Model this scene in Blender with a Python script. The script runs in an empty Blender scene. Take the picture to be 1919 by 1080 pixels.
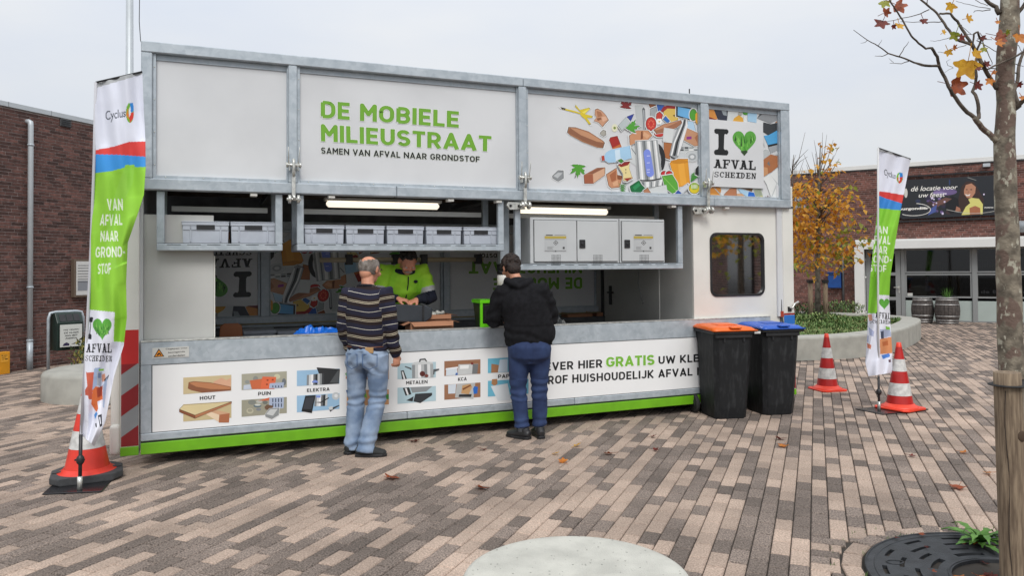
import bpy, math, random
import numpy as np
from mathutils import Vector, Matrix, noise
from mathutils.geometry import tessellate_polygon
random.seed(7)
D = bpy.data
SC = bpy.context.scene
C = SC.collection
PI = math.pi
# ---------------------------------------------------------------- camera
H = 1.65; F = 1400.0; PITCH = .02; ROLL = -.0085
M = Matrix.Rotation(PI/2+PITCH, 3, 'X') @ Matrix.Rotation(ROLL, 3, 'Z')
cam = D.cameras.new('camera'); cam.sensor_width = 36; cam.lens = F/1919*36
cam.shift_y = -65/1919; cam.clip_end = 800; cam.clip_start = .05
camo = D.objects.new('camera', cam); C.objects.link(camo)
camo.matrix_world = Matrix.Translation((0, 0, H)) @ M.to_4x4()
SC.camera = camo
# ---------------------------------------------------------------- world and sun
SUN_EL, SUN_AZ = math.radians(48), math.radians(170)
wd = D.worlds.new('World'); SC.world = wd; wd.use_nodes = True
nt = wd.node_tree; nt.nodes.clear()
def wn(t, **k):
    n = nt.nodes.new(t)
    for a, b in k.items(): setattr(n, a, b)
    return n
wo = wn('ShaderNodeOutputWorld'); wb = wn('ShaderNodeBackground')
sky = wn('ShaderNodeTexSky', sky_type='NISHITA', sun_disc=False)
sky.sun_elevation = SUN_EL; sky.sun_rotation = SUN_AZ
tc = wn('ShaderNodeTexCoord'); sp = wn('ShaderNodeSeparateXYZ')
nt.links.new(tc.outputs['Generated'], sp.inputs[0])
zr = wn('ShaderNodeMapRange'); zr.inputs[1].default_value = 0; zr.inputs[2].default_value = 1
zr.inputs[3].default_value = 1.0; zr.inputs[4].default_value = 1.9
nt.links.new(sp.outputs['Z'], zr.inputs[0])
mp = wn('ShaderNodeMapping'); mp.inputs['Scale'].default_value = (1.2, 1.2, 3.5)
nt.links.new(tc.outputs['Generated'], mp.inputs[0])
nz = wn('ShaderNodeTexNoise'); nz.inputs['Scale'].default_value = 1.7; nz.inputs['Detail'].default_value = 5
nt.links.new(mp.outputs[0], nz.inputs[0])
cr = wn('ShaderNodeValToRGB')
cr.color_ramp.elements[0].position = .3; cr.color_ramp.elements[0].color = (.59, .63, .70, 1)
cr.color_ramp.elements[1].position = .68; cr.color_ramp.elements[1].color = (.71, .715, .715, 1)
nt.links.new(nz.outputs[0], cr.inputs[0])
cl = wn('ShaderNodeVectorMath', operation='SCALE'); nt.links.new(cr.outputs[0], cl.inputs[0]); nt.links.new(zr.outputs[0], cl.inputs['Scale'])
cl2 = wn('ShaderNodeVectorMath', operation='SCALE'); nt.links.new(cl.outputs[0], cl2.inputs[0]); cl2.inputs['Scale'].default_value = 7.8
mx = wn('ShaderNodeMix', data_type='RGBA'); mx.inputs[0].default_value = .93
nt.links.new(sky.outputs[0], mx.inputs[6]); nt.links.new(cl2.outputs[0], mx.inputs[7])
nt.links.new(mx.outputs[2], wb.inputs[0]); wb.inputs[1].default_value = .1
nt.links.new(wb.outputs[0], wo.inputs[0])
sl = D.lights.new('sun', 'SUN'); sl.energy = 1.5; sl.angle = math.radians(22); sl.color = (1, .97, .93)
so = D.objects.new('sun', sl); C.objects.link(so)
sd = Vector((math.sin(SUN_AZ)*math.cos(SUN_EL), math.cos(SUN_AZ)*math.cos(SUN_EL), math.sin(SUN_EL)))
so.rotation_euler = sd.to_track_quat('Z', 'Y').to_euler(); so.location = sd*30
SC.view_settings.view_transform = 'Standard'; SC.view_settings.look = 'None'
SC.view_settings.gamma = 1; SC.view_settings.use_curve_mapping = False
SC.view_settings.exposure = 0.38
# ---------------------------------------------------------------- pixel -> place helpers
def ray(px, py): return M @ Vector(((px-960)/F, (475-py)/F, -1))
def G(px, py, z=0.0):
    d = ray(px, py); t = (z-H)/d.z
    return Vector((d.x*t, d.y*t, z))
def AT(px, py, Y):
    d = ray(px, py); t = Y/d.y
    return Vector((d.x*t, Y, H+d.z*t))
def PROJ(p):
    q = M.transposed() @ (Vector(p)-Vector((0, 0, H)))
    return (960+F*q.x/-q.z, 475-F*q.y/-q.z) if q.z < -.1 else (-9999, 0)
class Frame:                                  # a vertical plane with s along, d behind, z up
    def __init__(f, x, y, ang):
        f.o = Vector((x, y, 0)); f.a = ang
        f.u = Vector((math.cos(ang), math.sin(ang), 0)); f.b = Vector((-math.sin(ang), math.cos(ang), 0))
    def loc(f, px, py, d=0.0):
        r = ray(px, py); o = f.o+f.b*d
        t = (o-Vector((0, 0, H))).dot(f.b)/r.dot(f.b)
        p = Vector((0, 0, H))+r*t
        return (p-f.o).dot(f.u), p.z
    def W(f, s, d, z): return f.o+f.u*s+f.b*d+Vector((0, 0, z))
    def side(f, px, py, s):                   # hit on the plane s = const -> (d, z)
        r = ray(px, py); o = f.o+f.u*s
        t = (o-Vector((0, 0, H))).dot(f.u)/r.dot(f.u)
        p = Vector((0, 0, H))+r*t
        return (p-f.o).dot(f.b), p.z
T = Frame(-3.1531, 6.3479, .38948)
def lin(h):
    if isinstance(h, str):
        h = h.lstrip('#'); v = [int(h[i:i+2], 16)/255 for i in (0, 2, 4)]
    else: v = h
    return tuple((c/12.92 if c <= .04045 else ((c+.055)/1.055)**2.4) for c in v)
# ---------------------------------------------------------------- materials
MATS = {}
def mat(name, col, rough=.6, metal=0, var=0, vscale=8, bump=0, bscale=60, attr=None, detail=4, spec=.5,
        emit=0, rnd=0, col2=None, stretch=(1, 1, 1), coat=0, lo=.35, hi=.65, bdist=.01):
    if name in MATS: return MATS[name]
    m = D.materials.new(name); m.use_nodes = True; n = m.node_tree; N = n.nodes; L = n.links
    b = N['Principled BSDF']; b.inputs['Roughness'].default_value = rough; b.inputs['Metallic'].default_value = metal
    b.inputs['Specular IOR Level'].default_value = spec
    if coat: b.inputs['Coat Weight'].default_value = coat; b.inputs['Coat Roughness'].default_value = .1
    out = None
    if attr:
        a = N.new('ShaderNodeAttribute'); a.attribute_name = attr; out = a.outputs['Color']
    t = N.new('ShaderNodeTexCoord'); mpp = N.new('ShaderNodeMapping'); mpp.inputs['Scale'].default_value = stretch
    geo = N.new('ShaderNodeNewGeometry')
    L.new(geo.outputs['Position'] if rnd or stretch == (1, 1, 1) else t.outputs['Object'], mpp.inputs[0])
    c4 = (*col, 1)
    if var or col2:
        nn = N.new('ShaderNodeTexNoise'); nn.inputs['Scale'].default_value = vscale; nn.inputs['Detail'].default_value = detail
        L.new(mpp.outputs[0], nn.inputs[0])
        r = N.new('ShaderNodeMapRange'); r.inputs[1].default_value = lo; r.inputs[2].default_value = hi
        L.new(nn.outputs[0], r.inputs[0])
        mm = N.new('ShaderNodeMix'); mm.data_type = 'RGBA'
        L.new(r.outputs[0], mm.inputs[0])
        if out is not None:
            r.inputs[3].default_value = 1-var; r.inputs[4].default_value = 1+var*.4
            vm = N.new('ShaderNodeVectorMath'); vm.operation = 'SCALE'; L.new(out, vm.inputs[0]); L.new(r.outputs[0], vm.inputs['Scale'])
            out = vm.outputs[0]
        else:
            mm.inputs[6].default_value = tuple(c*(1-var) for c in col)+(1,) if not col2 else (*col2, 1)
            mm.inputs[7].default_value = c4 if col2 else tuple(min(1, c*(1+var*.5)) for c in col)+(1,)
            out = mm.outputs[2]
    if rnd:
        oi = N.new('ShaderNodeAttribute'); oi.attribute_name = 'var'
        r2 = N.new('ShaderNodeMapRange'); r2.inputs[3].default_value = 1-rnd; r2.inputs[4].default_value = 1+rnd
        L.new(oi.outputs['Fac'], r2.inputs[0])
        vm = N.new('ShaderNodeVectorMath'); vm.operation = 'SCALE'
        if out is None:
            rg = N.new('ShaderNodeRGB'); rg.outputs[0].default_value = c4; out = rg.outputs[0]
        L.new(out, vm.inputs[0]); L.new(r2.outputs[0], vm.inputs['Scale']); out = vm.outputs[0]
    if out is not None: L.new(out, b.inputs['Base Color'])
    else: b.inputs['Base Color'].default_value = c4
    if bump:
        n2 = N.new('ShaderNodeTexNoise'); n2.inputs['Scale'].default_value = bscale; n2.inputs['Detail'].default_value = 6
        L.new(mpp.outputs[0], n2.inputs[0])
        bp = N.new('ShaderNodeBump'); bp.inputs['Strength'].default_value = bump; bp.inputs['Distance'].default_value = bdist
        L.new(n2.outputs[0], bp.inputs['Height']); L.new(bp.outputs[0], b.inputs['Normal'])
    if emit:
        b.inputs['Emission Color'].default_value = c4; b.inputs['Emission Strength'].default_value = emit
    MATS[name] = m; return m
def galv_mat():
    m = mat('galvanised', lin('#98a1aa'), .42, .25, var=.001)
    N = m.node_tree.nodes; L = m.node_tree.links; b = N['Principled BSDF']
    t = N.new('ShaderNodeTexCoord'); v = N.new('ShaderNodeTexVoronoi'); v.inputs['Scale'].default_value = 26
    nn = N.new('ShaderNodeTexNoise'); nn.inputs['Scale'].default_value = 9; nn.inputs['Detail'].default_value = 6
    ad = N.new('ShaderNodeVectorMath'); ad.operation = 'MULTIPLY_ADD'; ad.inputs[1].default_value = (.12,)*3
    L.new(t.outputs['Object'], nn.inputs[0]); L.new(nn.outputs['Color'], ad.inputs[0]); L.new(t.outputs['Object'], ad.inputs[2])
    L.new(ad.outputs[0], v.inputs[0])
    mm = N.new('ShaderNodeMix'); mm.data_type = 'RGBA'; mm.inputs[6].default_value = (*lin('#a1abb2'), 1); mm.inputs[7].default_value = (*lin('#bcc4ca'), 1)
    sx = N.new('ShaderNodeSeparateColor'); L.new(v.outputs['Color'], sx.inputs[0])
    av = N.new('ShaderNodeMath'); av.operation = 'MULTIPLY_ADD'; av.inputs[1].default_value = .45; 
    L.new(sx.outputs[0], av.inputs[0]); 
    n3 = N.new('ShaderNodeMath'); n3.operation = 'MULTIPLY_ADD'; n3.inputs[1].default_value = 1.6; n3.inputs[2].default_value = -.55
    L.new(nn.outputs[0], n3.inputs[0]); L.new(n3.outputs[0], av.inputs[2]); av.use_clamp = True
    L.new(av.outputs[0], mm.inputs[0]); L.new(mm.outputs[2], b.inputs['Base Color'])
    rr = N.new('ShaderNodeMapRange'); rr.inputs[3].default_value = .36; rr.inputs[4].default_value = .55
    L.new(av.outputs[0], rr.inputs[0]); L.new(rr.outputs[0], b.inputs['Roughness'])
    return m
GALV = galv_mat()
def translucent(m, f=.4):                     # thin leaves let some light through
    n = m.node_tree; N = n.nodes; L = n.links; b = N['Principled BSDF']; o = [x for x in N if x.type == 'OUTPUT_MATERIAL'][0]
    t = N.new('ShaderNodeBsdfTranslucent'); x = N.new('ShaderNodeMixShader'); x.inputs[0].default_value = f
    L.new(b.inputs['Base Color'].links[0].from_socket, t.inputs[0]); L.new(b.outputs[0], x.inputs[1]); L.new(t.outputs[0], x.inputs[2]); L.new(x.outputs[0], o.inputs[0]); return m
WHITE = mat('white_paint', (.65, .66, .67), .35, var=.06, vscale=1.7, coat=.15)
CREAM = mat('cream_paint', (.72, .71, .66), .4, var=.06, vscale=2.2)
DOORW = mat('grey_white_panel', (.50, .50, .48), .5, var=.07, vscale=2.5)
GREEN = mat('green_paint', lin('#6fb01a'), .42, var=.12, vscale=6)
BLACKM = mat('black_metal', (.018, .018, .02), .45, var=.3, vscale=14)
DARKST = mat('dark_steel', (.10, .105, .11), .5, .3, var=.3, vscale=6)
ZINC = mat('zinc_hardware', (.62, .62, .58), .32, .6, var=.3, vscale=25)
PRINT = mat('print_ink', (1, 1, 1), .4, attr='Col', var=.05, vscale=5)
PRINTW = mat('printed_cloth', (1, 1, 1), .75, attr='Col', var=.08, vscale=4)
PLYB = mat('beige_ceiling', (.36, .30, .23), .6, var=.25, vscale=3)
CRATE = mat('grey_crate_plastic', lin('#b2b8c2'), .42, var=.06, vscale=10)
CONC = mat('smooth_concrete', lin('#a3a29a'), .75, var=.14, vscale=5, bump=.25, bscale=140, detail=8)
CONCB = mat('bench_concrete', lin('#c0bfb6'), .7, var=.16, vscale=7, bump=.6, bscale=160, detail=10)
GLASS = D.materials.new('window_glass'); GLASS.use_nodes = True
def _glass(m, tint, refl=.9, extra=0):
    n = m.node_tree; n.nodes.clear(); N = n.nodes; L = n.links
    o = N.new('ShaderNodeOutputMaterial'); mxs = N.new('ShaderNodeMixShader'); tr = N.new('ShaderNodeBsdfTransparent'); tr.inputs[0].default_value = (*tint, 1)
    gl = N.new('ShaderNodeBsdfGlossy'); gl.inputs['Roughness'].default_value = .03; gl.inputs[0].default_value = (refl, refl, refl, 1)
    fr = N.new('ShaderNodeFresnel'); fr.inputs[0].default_value = 1.5
    ad = N.new('ShaderNodeMath'); ad.operation = 'ADD'; ad.use_clamp = True; ad.inputs[1].default_value = extra; L.new(fr.outputs[0], ad.inputs[0]); L.new(ad.outputs[0], mxs.inputs[0]); L.new(tr.outputs[0], mxs.inputs[1]); L.new(gl.outputs[0], mxs.inputs[2]); L.new(mxs.outputs[0], o.inputs[0])
_glass(GLASS, (.30, .31, .31), .9, .34); MATS['window_glass'] = GLASS
DGLASS = D.materials.new('dark_glass'); DGLASS.use_nodes = True; _glass(DGLASS, (.35, .36, .38)); MATS['dark_glass'] = DGLASS
# ---------------------------------------------------------------- mesh builder
class MB:
    def __init__(s): s.v = []; s.f = []; s.m = []; s.c = []; s.sm = []; s.col = False
    def add(s, vs, fs, mi=0, col=None, smooth=False):
        o = len(s.v); s.v += [tuple(v) for v in vs]
        for f in fs: s.f.append(tuple(i+o for i in f)); s.m.append(mi); s.c.append(col); s.sm.append(smooth)
        if col is not None: s.col = True
        return s
    def box(s, x0, x1, y0, y1, z0, z1, mi=0, col=None, X=None):
        vs = [(x, y, z) for z in (z0, z1) for y in (y0, y1) for x in (x0, x1)]
        if X: vs = [X @ Vector(v) for v in vs]
        return s.add(vs, [(0, 2, 3, 1), (4, 5, 7, 6), (0, 1, 5, 4), (2, 6, 7, 3), (0, 4, 6, 2), (1, 3, 7, 5)], mi, col)
    def tube(s, pts, r, n=10, mi=0, col=None, cap=True, smooth=True, ry=None, side=None):
        pts = [Vector(p) for p in pts]; k = len(pts)
        if not isinstance(r, (list, tuple)): r = [r]*k
        ry = ry or r
        vs = []; prev = None
        for i, p in enumerate(pts):
            t = (pts[min(i+1, k-1)]-pts[max(i-1, 0)])
            t = t.normalized() if t.length > 1e-9 else Vector((0, 0, 1))
            a = Vector(side) if side is not None else (prev if prev is not None else (Vector((1, 0, 0)) if abs(t.x) < .9 else Vector((0, 1, 0))))
            a = (a-t*a.dot(t)); a = a.normalized() if a.length > 1e-6 else t.orthogonal().normalized()
            prev = a; b = t.cross(a)
            for j in range(n):
                th = 2*PI*j/n; vs.append(p+a*math.cos(th)*r[i]+b*math.sin(th)*ry[i])
        fs = [(i*n+j, i*n+(j+1) % n, (i+1)*n+(j+1) % n, (i+1)*n+j) for i in range(k-1) for j in range(n)]
        s.add(vs, fs, mi, col, smooth)
        if cap:
            s.add(vs[:n], [tuple(range(n))[::-1]], mi, col); s.add(vs[-n:], [tuple(range(n))], mi, col)
        return s
    def cyl(s, p0, p1, r, n=16, mi=0, col=None, smooth=True, r2=None): return s.tube([p0, p1], [r, r if r2 is None else r2], n, mi, col, smooth=smooth)
    def lathe(s, prof, c=(0, 0, 0), n=24, mi=0, col=None, smooth=True, cols=None):
        vs = []; 
        for r, z in prof:
            for j in range(n): vs.append((c[0]+r*math.cos(2*PI*j/n), c[1]+r*math.sin(2*PI*j/n), c[2]+z))
        for i in range(len(prof)-1):
            o = len(s.v); s.v += vs[i*n:(i+2)*n]
            for j in range(n):
                s.f.append((o+j, o+(j+1) % n, o+n+(j+1) % n, o+n+j)); s.m.append(mi if not isinstance(mi, list) else mi[i]); s.c.append(cols[i] if cols else col); s.sm.append(smooth)
        if cols: s.col = True
        return s
    def ell(s, c, r, n=16, k=10, mi=0, col=None, R=None):
        vs = []
        for i in range(k+1):
            ph = PI*i/k
            for j in range(n):
                v = Vector((r[0]*math.sin(ph)*math.cos(2*PI*j/n), r[1]*math.sin(ph)*math.sin(2*PI*j/n), r[2]*math.cos(ph)))
                if R: v = R @ v
                vs.append(v+Vector(c))
        fs = [(i*n+j, (i+1)*n+j, (i+1)*n+(j+1) % n, i*n+(j+1) % n) for i in range(k) for j in range(n)]
        return s.add(vs, fs, mi, col, True)
    def prism(s, poly, y0, y1, mi=0, col=None, axis='y', smooth=False):
        def P(a, b, y): return (a, y, b) if axis == 'y' else ((a, b, y) if axis == 'z' else (y, a, b))
        n = len(poly); v0 = [P(a, b, y0) for a, b in poly]; v1 = [P(a, b, y1) for a, b in poly]
        tr = tessellate_polygon([[Vector((a, b, 0)) for a, b in poly]])
        s.add(v0+v1, [tuple(t) for t in tr]+[tuple(i+n for i in t[::-1]) for t in tr], mi, col)
        return s.add(v0+v1, [(i, (i+1) % n, n+(i+1) % n, n+i) for i in range(n)], mi, col, smooth)
    def mesh(s, name, mats):
        me = D.meshes.new(name); me.from_pydata(s.v, [], s.f)
        for m in (mats if isinstance(mats, (list, tuple)) else [mats]): me.materials.append(m)
        me.polygons.foreach_set('material_index', s.m); me.polygons.foreach_set('use_smooth', s.sm)
        if s.col:
            a = me.color_attributes.new('Col', 'FLOAT_COLOR', 'CORNER'); buf = []
            for f, c in zip(s.f, s.c):
                c = c if c is not None else (1, 1, 1)
                buf += (list(c)+[1])*len(f)
            a.data.foreach_set('color', buf)
        me.validate(); me.update(); return me
    def build(s, name, mats, parent=None, bevel=0, loc=None, fix=True, seg=1):
        me = s.mesh(name, mats)
        if fix: fixn(me)
        return link(name, me, parent, bevel, loc, seg)
def fixn(me):
    import bmesh
    b = bmesh.new(); b.from_mesh(me); bmesh.ops.remove_doubles(b, verts=b.verts, dist=1e-5)
    bmesh.ops.recalc_face_normals(b, faces=b.faces); b.to_mesh(me); b.free()
def link(name, me, parent=None, bevel=0, loc=None, seg=1):
    o = D.objects.new(name, me); C.objects.link(o)
    if parent: o.parent = parent
    if loc is not None: o.location = loc
    if bevel:
        b = o.modifiers.new('bevel', 'BEVEL'); b.width = bevel; b.segments = seg; b.limit_method = 'ANGLE'; b.angle_limit = math.radians(50)
    return o
def thing(name, label, cat, loc=(0, 0, 0), rz=0, group=None):
    o = D.objects.new(name, None); C.objects.link(o); o.location = loc; o.rotation_euler = (0, 0, rz)
    o.empty_display_size = .1
    return tag(o, label, cat, group)
def tag(o, label, cat, group=None):
    o['label'] = label; o['category'] = cat
    if group: o['group'] = group
    return o
def sub(name, parent, loc=(0, 0, 0)):
    o = D.objects.new(name, None); C.objects.link(o); o.parent = parent; o.location = loc; o.empty_display_size = .05; return o
def structure(o): o['kind'] = 'structure'; return o
def stuff(o): o['kind'] = 'stuff'; return o
def kids(o): return [c for c in D.objects if c.parent == o]
def copy_tree(o, parent=None):
    c = o.copy(); C.objects.link(c)
    c.parent = parent
    for ch in kids(o): copy_tree(ch, c)
    return c
# ---------------------------------------------------------------- text and print
_tc = {}
def text_tris(s, bold=.02, shear=0):
    k = (s, bold, shear)
    if k in _tc: return _tc[k]
    cu = D.curves.new('t', 'FONT'); cu.body = s; cu.size = 1; cu.offset = bold; cu.resolution_u = 4; cu.fill_mode = 'FRONT'; cu.shear = shear
    ob = D.objects.new('t', cu); C.objects.link(ob); bpy.context.view_layer.update()
    me = D.meshes.new_from_object(ob.evaluated_get(bpy.context.evaluated_depsgraph_get()))
    me.calc_loop_triangles()
    vs = [(v.co.x, v.co.y) for v in me.vertices]; ts = [tuple(t.vertices) for t in me.loop_triangles]
    D.objects.remove(ob); D.meshes.remove(me); D.curves.remove(cu)
    if vs:
        x0 = min(v[0] for v in vs); x1 = max(v[0] for v in vs); y0 = min(v[1] for v in vs); y1 = max(v[1] for v in vs)
        vs = [((x-x0)/(x1-x0), (y-y0)/(y1-y0)) for x, y in vs]
    _tc[k] = (vs, ts); return vs, ts
# slab-serif letters as strokes on a 1 x 1 box: (polylines, serif rects)
SLAB = {
 'I': [('r', .34, 0, .66, 1), ('r', .06, 0, .94, .17), ('r', .06, .83, .94, 1)],
 'A': [('p', (.10, 0), (.34, 0), (.62, 1), (.36, 1)), ('p', (.60, 0), (.90, 0), (.64, 1), (.38, 1)), ('r', .25, .26, .75, .40), ('r', -.04, 0, .38, .13), ('r', .55, 0, 1.04, .13), ('r', .22, .87, .62, 1)],
 'F': [('r', .14, 0, .40, 1), ('r', 0, 0, .54, .13), ('r', 0, .86, .92, 1), ('r', .80, .66, .94, 1), ('r', .38, .44, .72, .57), ('r', .62, .36, .74, .66)],
 'V': [('p', (.06, 1), (.34, 1), (.60, 0), (.40, 0)), ('p', (.70, 1), (.92, 1), (.62, 0), (.44, 0)), ('r', -.04, .87, .44, 1), ('r', .58, .87, 1.04, 1)],
 'L': [('r', .14, 0, .40, 1), ('r', 0, 0, .92, .14), ('r', 0, .87, .56, 1), ('r', .78, 0, .92, .36)],
 'H': [('r', .12, 0, .34, 1), ('r', .66, 0, .88, 1), ('r', .3, .43, .7, .57), ('r', 0, 0, .44, .13), ('r', .56, 0, 1, .13), ('r', 0, .87, .44, 1), ('r', .56, .87, 1, 1)],
 'E': [('r', .14, 0, .40, 1), ('r', 0, 0, .94, .14), ('r', 0, .86, .92, 1), ('r', .80, .68, .92, 1), ('r', .82, 0, .94, .34), ('r', .38, .44, .70, .57), ('r', .62, .35, .74, .66)],
 'N': [('r', .12, 0, .28, 1), ('r', .72, 0, .88, 1), ('p', (.12, 1), (.36, 1), (.88, 0), (.66, 0)), ('r', 0, 0, .4, .13), ('r', 0, .87, .3, 1), ('r', .58, .87, 1, 1)],
 'D': [('r', .14, 0, .38, 1), ('r', 0, 0, .4, .13), ('r', 0, .87, .4, 1), ('arc', .38, .5, .50, .5, -90, 90, .23)],
 'C': [('arc', .52, .5, .48, .5, 40, 320, .22), ('r', .80, .62, .92, .98)],
 'S': [('arc', .48, .74, .42, .26, 20, 270, .17), ('arc', .48, .26, .44, .26, 90, -160, .17), ('r', .76, .70, .88, .98), ('r', .06, .02, .18, .30)],
 ' ': []}
def slab_tris(s, thin=1):
    vs = []; ts = []; x = 0
    def poly(ps):
        o = len(vs); vs.extend((x+a, b) for a, b in ps); ts.extend((o, o+i, o+i+1) for i in range(1, len(ps)-1))
    for ch in s:
        for g in SLAB[ch]:
            if g[0] == 'r': poly([(g[1], g[2]), (g[3], g[2]), (g[3], g[4]), (g[1], g[4])])
            elif g[0] == 'p': poly(g[1:])
            else:
                _, cx, cy, rx, ry, a0, a1, w = g; n = 12
                for i in range(n):
                    t0 = math.radians(a0+(a1-a0)*i/n); t1 = math.radians(a0+(a1-a0)*(i+1)/n)
                    wy = w*.62
                    poly([(cx+rx*math.cos(t0), cy+ry*math.sin(t0)), (cx+rx*math.cos(t1), cy+ry*math.sin(t1)),
                          (cx+(rx-w)*math.cos(t1), cy+(ry-wy)*math.sin(t1)), (cx+(rx-w)*math.cos(t0), cy+(ry-wy)*math.sin(t0))])
        x += 1.12 if ch != 'I' else 1.0
    x -= .12
    return [(a/x, b) for a, b in vs], ts

def _arc(cx, cy, rx, ry, a0, a1, n=10): return [(cx+rx*math.cos(math.radians(a0+(a1-a0)*i/n)), cy+ry*math.sin(math.radians(a0+(a1-a0)*i/n))) for i in range(n+1)]
_h = .095; _T = 1-_h; _m = .52
SANS = {
 'D': (.70, [[(_h, _T), (_h, _h)], [(_h, _T), (.32, _T)]+_arc(.32, .60, .28, .305, 90, 0, 6)+_arc(.32, .40, .28, .305, 0, -90, 6)+[(_h, _h)]]),
 'E': (.58, [[(.56, _T), (_h, _T), (_h, _h), (.56, _h)], [(_h, .5), (.52, .5)]]),
 'F': (.56, [[(.56, _T), (_h, _T), (_h, 0)], [(_h, .47), (.52, .47)]]),
 'M': (.80, [[(_h, 0), (_h, .93), (.40, .40), (.705, .93), (.705, 0)]]),
 'N': (.76, [[(_h, 0), (_h, .93), (.665, .07), (.665, 1)]]),
 'O': (.72, [_arc(.36, .62, .265, .285, 0, 180, 12)+_arc(.36, .38, .265, .285, 180, 360, 12)+[(.625, .62)]]),
 'B': (.66, [[(_h, _T), (_h, _h)], [(_h, _T), (.36, _T)]+_arc(.36, .71, .19, .195, 90, -90, 8)+[(_h, _m-.005)], [(.36, _m-.005)]+_arc(.36, .305, .21, .21, 90, -90, 8)+[(_h, _h)]]),
 'I': (.19, [[(_h, 0), (_h, 1)]]),
 'L': (.54, [[(_h, 1), (_h, _h), (.54, _h)]]),
 'U': (.68, [[(_h, 1), (_h, .38)]+_arc(.34, .38, .245, .285, 180, 360, 12)+[(.585, 1)]]),
 'S': (.64, [_arc(.32, .70, .225, .205, 25, 255, 10)+_arc(.32, .295, .225, .205, 80, -155, 10)]),
 'T': (.60, [[(0, _T), (.60, _T)], [(.30, _T), (.30, 0)]]),
 'R': (.66, [[(_h, 0), (_h, _T), (.34, _T)]+_arc(.34, .66, .21, .245, 90, -90, 8)+[(_h, .415)], [(.34, .415), (.58, 0)]]),
 'A': (.74, [[(.08, 0), (.37, .95), (.66, 0)], [(.19, .27), (.55, .27)]]),
 'V': (.72, [[(.08, 1), (.36, .05), (.64, 1)]]),
 'W': (1.02, [[(.08, 1), (.28, .06), (.51, .84), (.74, .06), (.94, 1)]]),
 'G': (.70, [_arc(.36, .62, .265, .285, 25, 180, 10)+_arc(.36, .38, .265, .285, 180, 350, 10)+[(.61, .46), (.40, .46)]]),
 'C': (.68, [_arc(.36, .62, .265, .285, 25, 180, 10)+_arc(.36, .38, .265, .285, 180, 335, 10)]),
 'H': (.70, [[(_h, 0), (_h, 1)], [(.605, 0), (.605, 1)], [(_h, .5), (.605, .5)]]),
 'P': (.64, [[(_h, 0), (_h, _T), (.34, _T)]+_arc(.34, .64, .21, .265, 90, -90, 8)+[(_h, .375)]]),
 'K': (.68, [[(_h, 0), (_h, 1)], [(.60, 1), (.22, .50), (.62, 0)]]),
 'J': (.56, [[(.465, 1), (.465, .34)]+_arc(.26, .30, .205, .205, 0, -160, 8)]),
 '-': (.34, [[(.04, .42), (.30, .42)]]),
 ' ': (.26, [])}
def sans_tris(s, t=.19, gap=.12):
    vs = []; ts = []; x = 0
    def quad(a, b, e0, e1):
        dx, dy = b[0]-a[0], b[1]-a[1]; l = math.hypot(dx, dy) or 1; dx /= l; dy /= l; w = t/2
        a = (a[0]-dx*e0, a[1]-dy*e0); b = (b[0]+dx*e1, b[1]+dy*e1)
        o = len(vs); vs.extend([(a[0]-dy*w, a[1]+dx*w), (a[0]+dy*w, a[1]-dx*w), (b[0]+dy*w, b[1]-dx*w), (b[0]-dy*w, b[1]+dx*w)]); ts.extend([(o, o+1, o+2), (o, o+2, o+3)])
    for ch in s:
        w, pl = SANS[ch]
        for p_ in pl:
            q = [(x+a, b) for a, b in p_]
            for i in range(len(q)-1):
                quad(q[i], q[i+1], max(0, (t-.19)/2) if i == 0 else 0, max(0, (t-.19)/2) if i == len(q)-2 else 0)
            for i in range(1, len(q)-1):
                o = len(vs); n = 10
                a1 = math.atan2(q[i][1]-q[i-1][1], q[i][0]-q[i-1][0]); a2 = math.atan2(q[i+1][1]-q[i][1], q[i+1][0]-q[i][0])
                if abs(math.sin((a2-a1)/2)) < .2: n = 6
                r = t/2
                if abs(abs(math.sin(a2-a1))-1) < .05:      # square corner
                    vs.extend([(q[i][0]-r, q[i][1]-r), (q[i][0]+r, q[i][1]-r), (q[i][0]+r, q[i][1]+r), (q[i][0]-r, q[i][1]+r)]); ts.extend([(o, o+1, o+2), (o, o+2, o+3)])
                else:
                    vs.extend([(q[i][0]+r*math.cos(2*PI*k/n), q[i][1]+r*math.sin(2*PI*k/n)) for k in range(n)]); ts.extend([(o, o+k, o+k+1) for k in range(1, n-1)])
        x += w+gap
    x -= gap
    return [(a/x, b) for a, b in vs], ts
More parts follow.
